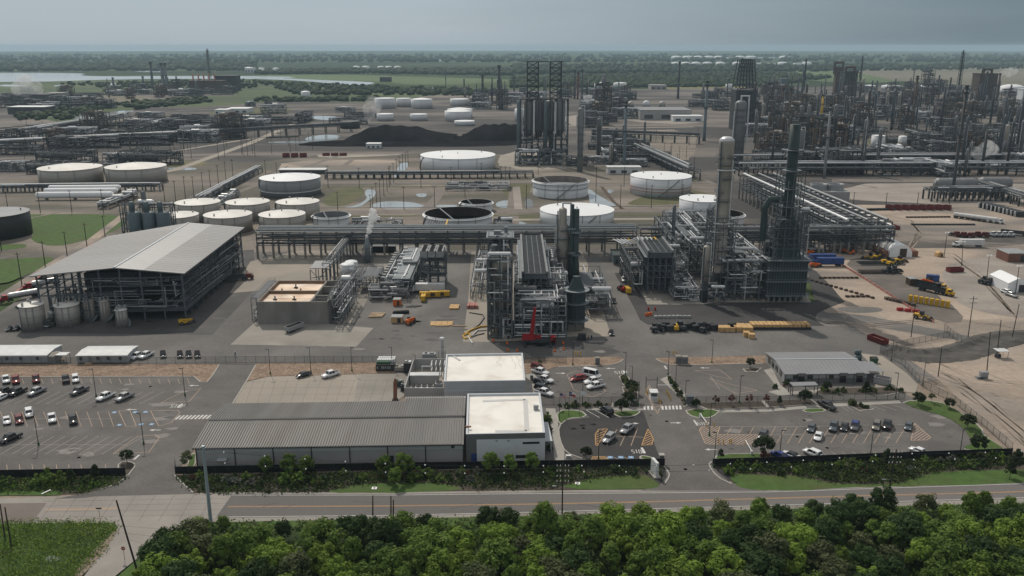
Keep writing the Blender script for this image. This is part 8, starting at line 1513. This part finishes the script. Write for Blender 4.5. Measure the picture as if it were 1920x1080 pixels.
def truck(cabm,load,kind):
 t=thing('lorry','lorry','lorry',(0,0,0));b=MB();b.taper((5.6,0,.9),(1.9,2.3),(1.6,2.1),1.8);b.box((6.9,0,.8),(1.4,1.7,1.1));b.build('cab',cabm,t,local=True);MB().box((6.2,0,1.9),(.9,2.2,.7)).build('window','glass_dark',t,local=True);MB().box((0 if kind!='none' else 4.5,0,.9),(13 if kind!='none' else 6.5,1.1,.3)).build('chassis','steel_dark',t,local=True)
 if kind=='tank':b=MB();b.hcyl((-6,0,2.2),(4,0,2.2),1.05,12);b.build('cargo_tank',load,t,True,local=True)
 elif kind=='none':MB().box((3,0,1.2),(1.6,2,.5)).build('fifth_wheel',load,t,local=True)
 elif kind=='box':MB().box((-1.4,0,1.2),(11.6,2.5,2.7)).build('cargo_box',load,t,local=True)
 else:b=MB();b.box((-1.4,0,1.2),(11.6,2.5,.3));[b.box((-1.4,sy*1.2,1.2),(11.6,.12,1.1))for sy in(-1,1)];b.build('flat_bed',load,t,local=True)
 wheels(t,(2.2,3.4,6.9)if kind=='none' else(-5.6,-4.4,3.4,4.6,6.9),1.2,.5);return Proto(t)
PR={'orange telehandler':telehandler('orange_paint'),'yellow telehandler':telehandler('yellow_paint'),'red telehandler':telehandler('red_paint'),'yellow wheel loader':loader('yellow_paint'),'black dusty loader':loader('steel_dark'),'yellow generator':gen('yellow_paint',4.2,1.7,2.0),'black generator':gen('steel_dark',2.6,1.5,1.7),'blue equipment box':gen('blue_paint',5,2.2,2.3),'maroon tank lorry':truck('red_paint','pipe_silver','tank'),'white tank lorry':truck('car_white','machine_white','tank'),'maroon flat lorry':truck('red_bin','steel_dark','flat'),'white box lorry':truck('car_white','machine_white','box'),'blue box trailer lorry':truck('car_blue','blue_paint','box'),'maroon lorry tractor':truck('red_bin','steel_dark','none'),'white lorry tractor':truck('car_white','steel_dark','none'),'yellow flat lorry':truck('yellow_paint','steel_dark','flat')}
def mach(k,where,group,*pts):
 for x_,y_,a in pts:PR[k].place((*G(x_,y_),.03),a,k+' '+where,group)
g1='machines on the paved yard';g2='machines on the sand yard'
mach('orange telehandler','among wood mats left of the centre unit',g1,(769,607,1.2));mach('yellow telehandler','at the right front corner of the process hall',g1,(347,608,.6));mach('yellow generator','in the group before the cooler module',g1,(797,558,0),(816,557,0),(833,556,0),(794,564,1.57));mach('white box lorry','behind the yellow generators',g1,(800,549,3.1));mach('maroon tank lorry','at the left side of the process hall',g1,(40,561,3.9),(82,538,3.9));mach('maroon flat lorry','at the right side of the process hall',g1,(441,527,.5))
mach('black generator','in the machine row before the right unit',g1,*[(x_,y_,RF.uniform(-.5,.5))for x_,y_ in((1230,616),(1240,619),(1248,614),(1256,621),(1287,617),(1296,614),(1304,620),(1314,615),(1330,616),(1338,619),(1372,616))]);mach('yellow telehandler','in the machine row before the right unit',g1,(1267,619,1.5));mach('black dusty loader','in the machine row before the right unit',g1,(1275,618,2.0),(1320,621,1.0),(1234,622,.3));mach('black generator','standing right of the crane',g1,(1091,637,0));mach('red telehandler','on the road left of the right unit',g1,(1166,546,1.9));mach('yellow generator','beside the road left of the right unit',g1,(1177,549,1.7))
mach('yellow wheel loader','in the cluster below the white arched tent',g2,(1632,486,3),(1645,484,2.6),(1664,494,0),(1672,497,.4),(1686,492,.2));mach('black dusty loader','in the cluster below the white arched tent',g2,(1665,512,.2),(1676,510,.3),(1655,489,2));mach('yellow flat lorry','in the cluster by the dark container',g2,(1741,540,-.9),(1752,549,-.9));mach('orange telehandler','in the cluster by the dark container',g2,(1737,533,-.8));mach('blue equipment box','in the cluster by the dark container',g2,(1748,527,-.4));mach('black dusty loader','in the cluster by the dark container',g2,(1760,545,-.7),(1766,552,-.7));mach('orange telehandler','near the right foot of the junction frame',g2,(1585,474,0),(1594,477,2.8),(1516,477,0));mach('blue box trailer lorry','behind the box heater',g2,(1535,492,pi),(1550,499,pi));mach('orange telehandler','under the blue trailers behind the box heater',g2,(1527,501,0));mach('yellow wheel loader','at the near end of the red barrier line',g2,(1727,598,-.7));mach('black dusty loader','by the floodlight pole at the right edge',g2,(1845,531,.4),(1856,534,0))
mach('maroon lorry tractor','in the lorry row on the far sand yard',g2,*[(1775+i*13,440+(i%3),-1.1)for i in range(5)]);mach('white lorry tractor','in the lorry row on the far sand yard',g2,*[(1842+i*11,440,-1.1)for i in range(4)]);mach('white tank lorry','parked slantwise in the tanker row at right',g2,*[(1810+i*11,411+i*1.5,-.75)for i in range(5)]);mach('white box lorry','by the floodlight pole on the sand yard',g2,(1815,463,pi));mach('maroon flat lorry','at the right edge behind the lorry row',g2,(1905,441,-.6))
car('pickup','car_white',1888,551,(14,5),'white pickup truck upper of two on the right sand');car('pickup','car_silver',1896,556,(14,5),'silver pickup truck lower of two on the right sand');car('pickup','car_white',1170,527,(2,12),'white pickup truck beside the road left of the right unit');car('cart','car_black',1151,568,(0,10),'black cart alone on the road between the units');car('cart','car_black',20,620,(-12,3),'black cart left of the squat hall tanks');car('cart','car_black',33,619,(-12,3),'second black cart nearest the squat hall tanks');car('cart','car_black',1146,628,(4,8),'black cart at the corner of the centre unit paving')
for lab,p,q,w in(('maroon skip upper of two near the valve station',(1667,425),(1683,431),2.5),('maroon skip lower of two near the valve station',(1660,434),(1674,439),2.5),('red skip alone on the middle of the sand yard',(1777,510),(1803,509),2.6)):skip(lab,G(*p),G(*q),w,1.7)
for i in range(16):x_=1662+(i%8)*15.5;y_=393 if i<8 else 389.5;skip('maroon skip in the long double row behind the sand yard',G(x_,y_),G(x_+11,y_+1.6),2.5,1.8)
for i in range(9):skip('maroon skip on the grey yard behind the grey tank',G(530+(i%3)*16+(75 if i>5 else 0),292+(i//3)%2*3),G(543+(i%3)*16+(75 if i>5 else 0),291.5+(i//3)%2*3),3,2)
for i in range(10):x_=1834+i*7.5;y_=389+i*1.9;p=G(x_,y_);q=G(x_+26,y_+1);r_=thing('frac_tank','long black topped steel tank with white end in the right rows','container',(*lerp(p,q,.5),0),'black topped tanks');MB().bar((*p,1.6),(*q,1.6),2.4,2.8).build('body','steel_dark',r_);b=MB();b.bar((*p,1.6),(*lerp(p,q,.04),1.6),2.5,2.9);b.build('end_plate','machine_white',r_)
x,y=G(1660,482);x1=G(1717,482)[0];h=HT(1690,482,459);t=thing('storage_tent','white arched storage tent between rust containers on the sand yard','tent',((x+x1)/2,y,0));b=MB();n=10;cxx=(x+x1)/2;rw=(x1-x)*.38
A_=[(cxx+rw*cos(pi*i/n),h*sin(pi*i/n)**.8)for i in range(n+1)]
for i in range(n):(xa,za),(xb,zb)=A_[i],A_[i+1];b.poly([(xa,y,za),(xb,y,zb),(xb,y+16,zb),(xa,y+16,za)])
b.poly([(a,y,z)for a,z in A_]);b.poly([(a,y+16,z)for a,z in A_][::-1]);b.build('canvas','tent_white',t);MB().box((cxx+1,y-.1,0),(3.2,.12,4)).build('door','brown_dark',t)
for sx,lab in((-1,'rust container flanking the left of the white tent'),(1,'rust container flanking the right of the white tent')):x_=cxx+sx*(rw+1.6);t=thing('shipping_container',lab,'container',(x_,y,0));MB().box((x_,y+6.5,.1),(2.5,12,2.6)).build('body','container_rust',t);b=MB();b.box((x_,y+.45,.2),(2.2,.1,2.3));b.build('door','rust_box',t)
for px_,yb,wpx,hp,dep,m,lab in((1907,549,38,20,14,'tent_white','big white tent cut by the right photo edge'),(1712,536,13,14,4,'brown_dark','dark brown container on the sand yard'),(1910,492,42,18,10,'container_rust','rust brown container with grey top at the right edge'),(744,574,14,13,3,'orange_paint','orange box with window on the paved yard'),(744,606,21,12,3.5,'lumber','beige timber crate on the paved yard'),(1763,482,11,7,3,'lumber','small tan crate right of the white tent'),(1745,523,1,1,1,'steel_dark','small dark box by the lorry cluster'),(950,636,18,8,3,'concrete_pad','pale concrete block at the foot of the reactor tower'),(720,473,42,12,4,'steel_dark','dark open container under the long pipe rack')):
 x,y=G(px_,yb);w=wpx*MPP(yb);h=hp*MPP(yb)*.9;t=thing('storage_box',lab,'container',(x,y,0));MB().box((x,y+dep/2,.1),(w,dep,h)).build('body',m,t)
 b=MB();b.taper((x,y+dep/2,h+.1),(w+.2,dep+.2),(w*(.1 if 'tent' in lab else .9),dep),h*(.5 if 'tent' in lab else .06));b.build('roof',m if 'tent' in lab else 'machine_grey',t);b=MB();b.box((x+w*.2,y-.03,.2),(w*.3,.06,h*.8));b.build('door','trim_dark',t)
def bundle(lab,x_,y_,n,d,s,m,part='crate',a=0.0,cat='bundle',grp=None,h0=0.0):
 x,y=G(x_,y_);t=thing('material_bundle',lab,cat,(x,y,0),grp,rz=a)
 b=MB()
 for i in range(n):
  if part=='drum':b.lathe([(s[0]/2,0),(s[0]/2,s[2])],((i-n/2+.5)*d[0],(i-n/2+.5)*d[1],h0),10)
  elif part=='stack':b.tube((-s[0]/2,(i-n/2)*d[1],s[1]/2+(i%2)*s[1]),(s[0]/2,(i-n/2)*d[1],s[1]/2+(i%2)*s[1]),s[1]/2,8)
  else:b.box(((i-n/2+.5)*d[0],(i-n/2+.5)*d[1],h0),s,RF.uniform(-.1,.1))
 b.build(part,m,t,local=True);return t
for a in(('yellow drums in a slanting row on the sand yard',1741,571,8,(1.5,-1.15),(1.5,1,2.6),'yellow_paint','drum'),('flat timber mats on the yard, left stack',707,592,4,(.2,1.3),(5,1.0,.5),'wood','crate'),('pale plywood sheets laid flat left of the centre unit',828,607,4,(2.0,.1),(1.9,4.5,.25),'lumber','pallet'),('pale plywood stack left of the red boxes',852,577,2,(.1,2.6),(3.5,2.4,.6),'lumber','pallet'),('dark planks laid in front of the pale plywood',845,612,2,(6,.2),(5,.6,.3),'wood','crate'),('red slatted boxes by the centre unit',886,576,4,(.95,0),(.9,4.4,1.3),'pallet_red','pallet'),('black coiled hoses and pipes on the paved yard',752,588,9,(.6,.15),(.9,1.6,1.0),'rubber','crate'),('dark steel sections on the paved yard',776,575,5,(.5,.4),(4,.3,.3),'steel_dark','crate'),('pale wrapped goods before the right unit',1250,596,6,(1.6,.1),(1.2,1.2,.9),'machine_grey','crate'),('pale wrapped goods farther along the dark paving',1284,596,3,(1.5,0),(1.2,1.0,.9),'machine_grey','crate'),('timber topped black bundle, first of the right row',1361,620,3,(1.9,0),(1.8,3,1.6),'lumber','box_unit'),('timber topped black bundle, second of the right row',1388,618,4,(1.9,-.2),(1.8,5,1.6),'lumber','box_unit'),('timber topped bundle jutting toward the camera',1404,632,2,(1.2,-2),(2.0,2,1.6),'lumber','box_unit'),('steel pipe lengths beside the loader cluster',1650,494,5,(0,1.4),(20,.5,1),'steel_dark','stack'),('second layer of pipe lengths below the loader cluster',1648,511,4,(0,1.3),(18,.5,1),'wood_pole','stack'),('scrap pile beside the red barrier',1687,567,9,(.8,-1.0),(1.8,1.6,1.0),'steel_rust','crate'),('red skips and barriers by the scrap pile',1702,584,3,(2.4,-1.2),(2.2,1.2,1.1),'red_paint','crate'),('row of small pallets upper on the sand',1572,522,9,(1.9,0),(1.4,1.0,.7),'brown_dark','pallet'),('slanting row of small pallets on the sand',1572,541,14,(1.25,-2.2),(1.2,1.2,.7),'brown_dark','pallet'),('row of small pallets lower on the sand',1608,557,5,(2.0,0),(1.5,1.1,.7),'brown_dark','pallet'),('long low row of pallets on the far sand',1768,422,16,(2.2,0),(1.8,1.4,.8),'steel_dark','pallet'),('second low row of pallets on the far sand',1740,408,12,(2.2,.1),(1.6,1.3,.8),'brown_dark','pallet'),('dark scrap heap of frames on the far sand',1655,394,10,(1.9,.2),(2.4,2,1.2),'steel_dark','crate'),('orange drums before the pale goods',1216,592,3,(1.0,.6),(.8,1,1.2),'orange_paint','drum'),('red hydrants at the left of the dark paving',1222,582,2,(2.5,0),(.7,.7,1.2),'red_paint','drum')):bundle(*a)
b_=bundle('long timber topped black bundle row at the right of the yard',1461,615,14,(1.45,0),(1.22,4,1.3),'lumber','box_unit',0,'bundle',None,.6);x,y=b_.location.x,b_.location.y;MB().box((x,y,0),(21,4.3,.9)).build('dark_base','trim_dark',b_)
A_=[Vector((*G(x_,y_),0))for x_,y_ in((1577,497),(1620,523),(1690,568),(1752,606))];t=thing('safety_barrier','red safety barrier line slanting across the sand yard','barrier',tuple(A_[0]));b=MB()
for i in range(3):[b.bar(A_[i].lerp(A_[i+1],k/9)+Vector((0,0,.45)),A_[i].lerp(A_[i+1],(k+.8)/9)+Vector((0,0,.45)),.25,.8)for k in range(9)]
b.build('board','pallet_red',t)
for i,(lab,m,pts,z)in enumerate((('black hose curving over the centre unit paving','pipe_dark',[(880,587),(905,591),(908,597),(898,610),(882,621),(872,626)],.2),('yellow hose trailing to the centre unit corner','yellow_paint',[(872,628),(882,621),(900,614),(913,613)],.3),('looped yellow hose at the corner of the centre unit','yellow_paint',[(870,626),(880,627),(882,634),(872,636),(868,631),(876,627)],.25),('white hose snaking below the yellow loop','machine_white',[(912,620),(895,621),(886,630),(878,633),(886,645)],.25),('grey hose beside the white one','pipe_grey',[(908,626),(894,629),(884,633)],.22))):o=MB();o.path([(*G(x_,y_),z+.02)for x_,y_ in pts],z,6);tag(o.build('hose',m),lab,'hose')
x,y=G(552,620);t=thing('dump_trailer','open black dump trailer standing before the treatment basin','trailer',(x,y,0),rz=1.05);b=MB();b.box((0,0,.9),(7.5,2.3,.2));[b.box((0,sy*1.1,.9),(7.5,.12,1.4))for sy in(-1,1)];[b.box((sx*3.7,0,.9),(.12,2.3,1.4))for sx in(-1,1)];b.build('tub','machine_grey',t,local=True);MB().box((0,0,1.1),(7.2,2.1,.9)).build('load','coal',t,local=True);wheels(t,(-2.4,-1.2),1.15,.5)
CONE=thing('traffic_cone','cone','traffic cone',(0,0,0));MB().lathe([(.42,.05),(.08,1.1)],n=8).build('cone','orange_paint',CONE,local=True);MB().box((0,0,0),(.9,.9,.06)).build('foot','rubber',CONE,local=True);CONE=Proto(CONE)
for x_,y_ in((951,645),(952,658),(1056,645),(1057,656),(925,640),(1040,659),(970,659),(1178,545),(1163,541)):CONE.place((*G(x_,y_),.03),0,'orange traffic cone '+('near the red crane' if x_<1100 else 'by the road left of the right unit'),'traffic cones')
def person(lab,x_,y_,top,rz,stride=.25):
 x,y=G(x_,y_);t=thing('person',lab,'person',(x,y,.03),rz=rz);V=[(0,0,.95),(0,0,1.25),(0,0,1.48),(.01,0,1.58),(.02,0,1.72)];E_=[(0,1),(1,2),(2,3),(3,4)];R_=[.15,.15,.12,.06,.11]
 for sy in(-1,1):
  o=len(V);f=stride*sy;V+=[(0,sy*.1,.88),(f*.6+.06,sy*.1,.48),(f,sy*.1,.06),(f+.17,sy*.1,.04),(0,sy*.2,1.42),(-f*.5,sy*.27,1.14),(-f+.1,sy*.25,.92),(-f+.14,sy*.25,.84)];R_+=[.1,.075,.05,.045,.07,.05,.038,.045];E_+=[(0,o),(o,o+1),(o+1,o+2),(o+2,o+3),(2,o+4),(o+4,o+5),(o+5,o+6),(o+6,o+7)]
 me=bpy.data.meshes.new('body');me.from_pydata(V,E_,[]);o=bpy.data.objects.new('body',me);COL.objects.link(o);o.parent=t;mod=o.modifiers.new('skin','SKIN');sv=me.skin_vertices[0].data
 for i,r in enumerate(R_):sv[i].radius=(r,r)
 sv[0].use_root=True;o.modifiers.new('sub','SUBSURF').render_levels=1;me.materials.append(MATS['cloth_blue'])
 MB().lathe([(.17,0),(.19,.3),(.15,.52)],(0,0,.95),10).build('safety_vest',top,t,True,local=True);MB().ball((.02,0,1.72),.105,10,7).build('face','skin',t,True,local=True);MB().lathe([(.16,0),(.13,.02),(.1,.1),(.01,.13)],(.01,0,1.76),10).build('helmet','cloth_white',t,True,local=True)
person('person in dark clothes walking across the paved yard by the fence',441.5,669.5,'cloth_dark',2.6,.33);person('person in orange vest standing right of the crane',1103,637,'cloth_orange',0,.05);person('person in dark vest beside the first person right of the crane',1109,637,'cloth_dark',1,.1)
for i in range(5):x_=(1078,1083,1088,1262,1268)[i];y_=667-(i>2);BOL.place((*G(x_,y_),0),0,'dark bollard in the row behind the stone bed','dark bollards',1.4)
b=MB();rv=random.Random(12)
for pts,n in(([(1660,405),(1710,415),(1725,435),(1700,470)],5),([(1540,605),(1640,610),(1760,600),(1920,618)],6),([(1700,470),(1790,480),(1840,520),(1900,590)],5),([(1720,700),(1800,720),(1860,760),(1930,830)],6),([(1760,690),(1830,720),(1900,730),(1960,735)],5),([(1600,430),(1700,445),(1800,455),(1920,465)],5)):
 P_=PP(pts)
 for k in range(n):
  o=rv.uniform(-6,6);pr=None
  for i in range(25):
   f=i/24*3;j=min(2,int(f));q=lerp(P_[j],P_[j+1],f-j);q=(q[0]+o*.4+1.2*sin(f*2+k),q[1]+o+.8*sin(f*1.7+k))
   if pr:[b.bar((pr[0],pr[1]+e,.008),(q[0],q[1]+e,.008),.32,.004)for e in(-.9,.9)]
   pr=q
M('track',(.235,.195,.158),(.30,.25,.205),.3,rough=.95);structure('tyre_tracks',b,'track')
# HAZE
m=bpy.data.materials.new('haze_air');m.use_nodes=True;t_=m.node_tree;t_.nodes.clear();o_=t_.nodes.new('ShaderNodeOutputMaterial');v_=t_.nodes.new('ShaderNodeVolumePrincipled')
v_.inputs['Color'].default_value=(.60,.80,.96,1);v_.inputs['Density'].default_value=.000066;v_.inputs['Anisotropy'].default_value=0.0;t_.links.new(v_.outputs[0],o_.inputs['Volume'])
tag(MB().box((0,0,-1.6),(39000,39000,108)).build('haze',m),'pale haze hanging over the plain','haze',kind='stuff')
# LABELS: tell look-alikes apart by their place in the photograph
def ordn(k):return '%d%s'%(k,'th' if 10<=k%100<=20 else{1:'st',2:'nd',3:'rd'}.get(k%10,'th'))
by={}
for o in COL.objects:
 if o.parent is None and o.get('label')and o.get('kind')in(None,'thing'):by.setdefault(o['label'],[]).append(o)
for lab,os_ in by.items():
 if len(os_)<2:continue
 os_.sort(key=lambda o:PROJ(*o.location)[0])
 for k,o in enumerate(os_):o['label']=lab+(', %s one of two'%('left','right')[k]if len(os_)==2 else ', %s from the left'%ordn(k+1))
for o in COL.objects:
 if o.get('label')and len(o['label'].split())>16:print('LONG',o['label'])
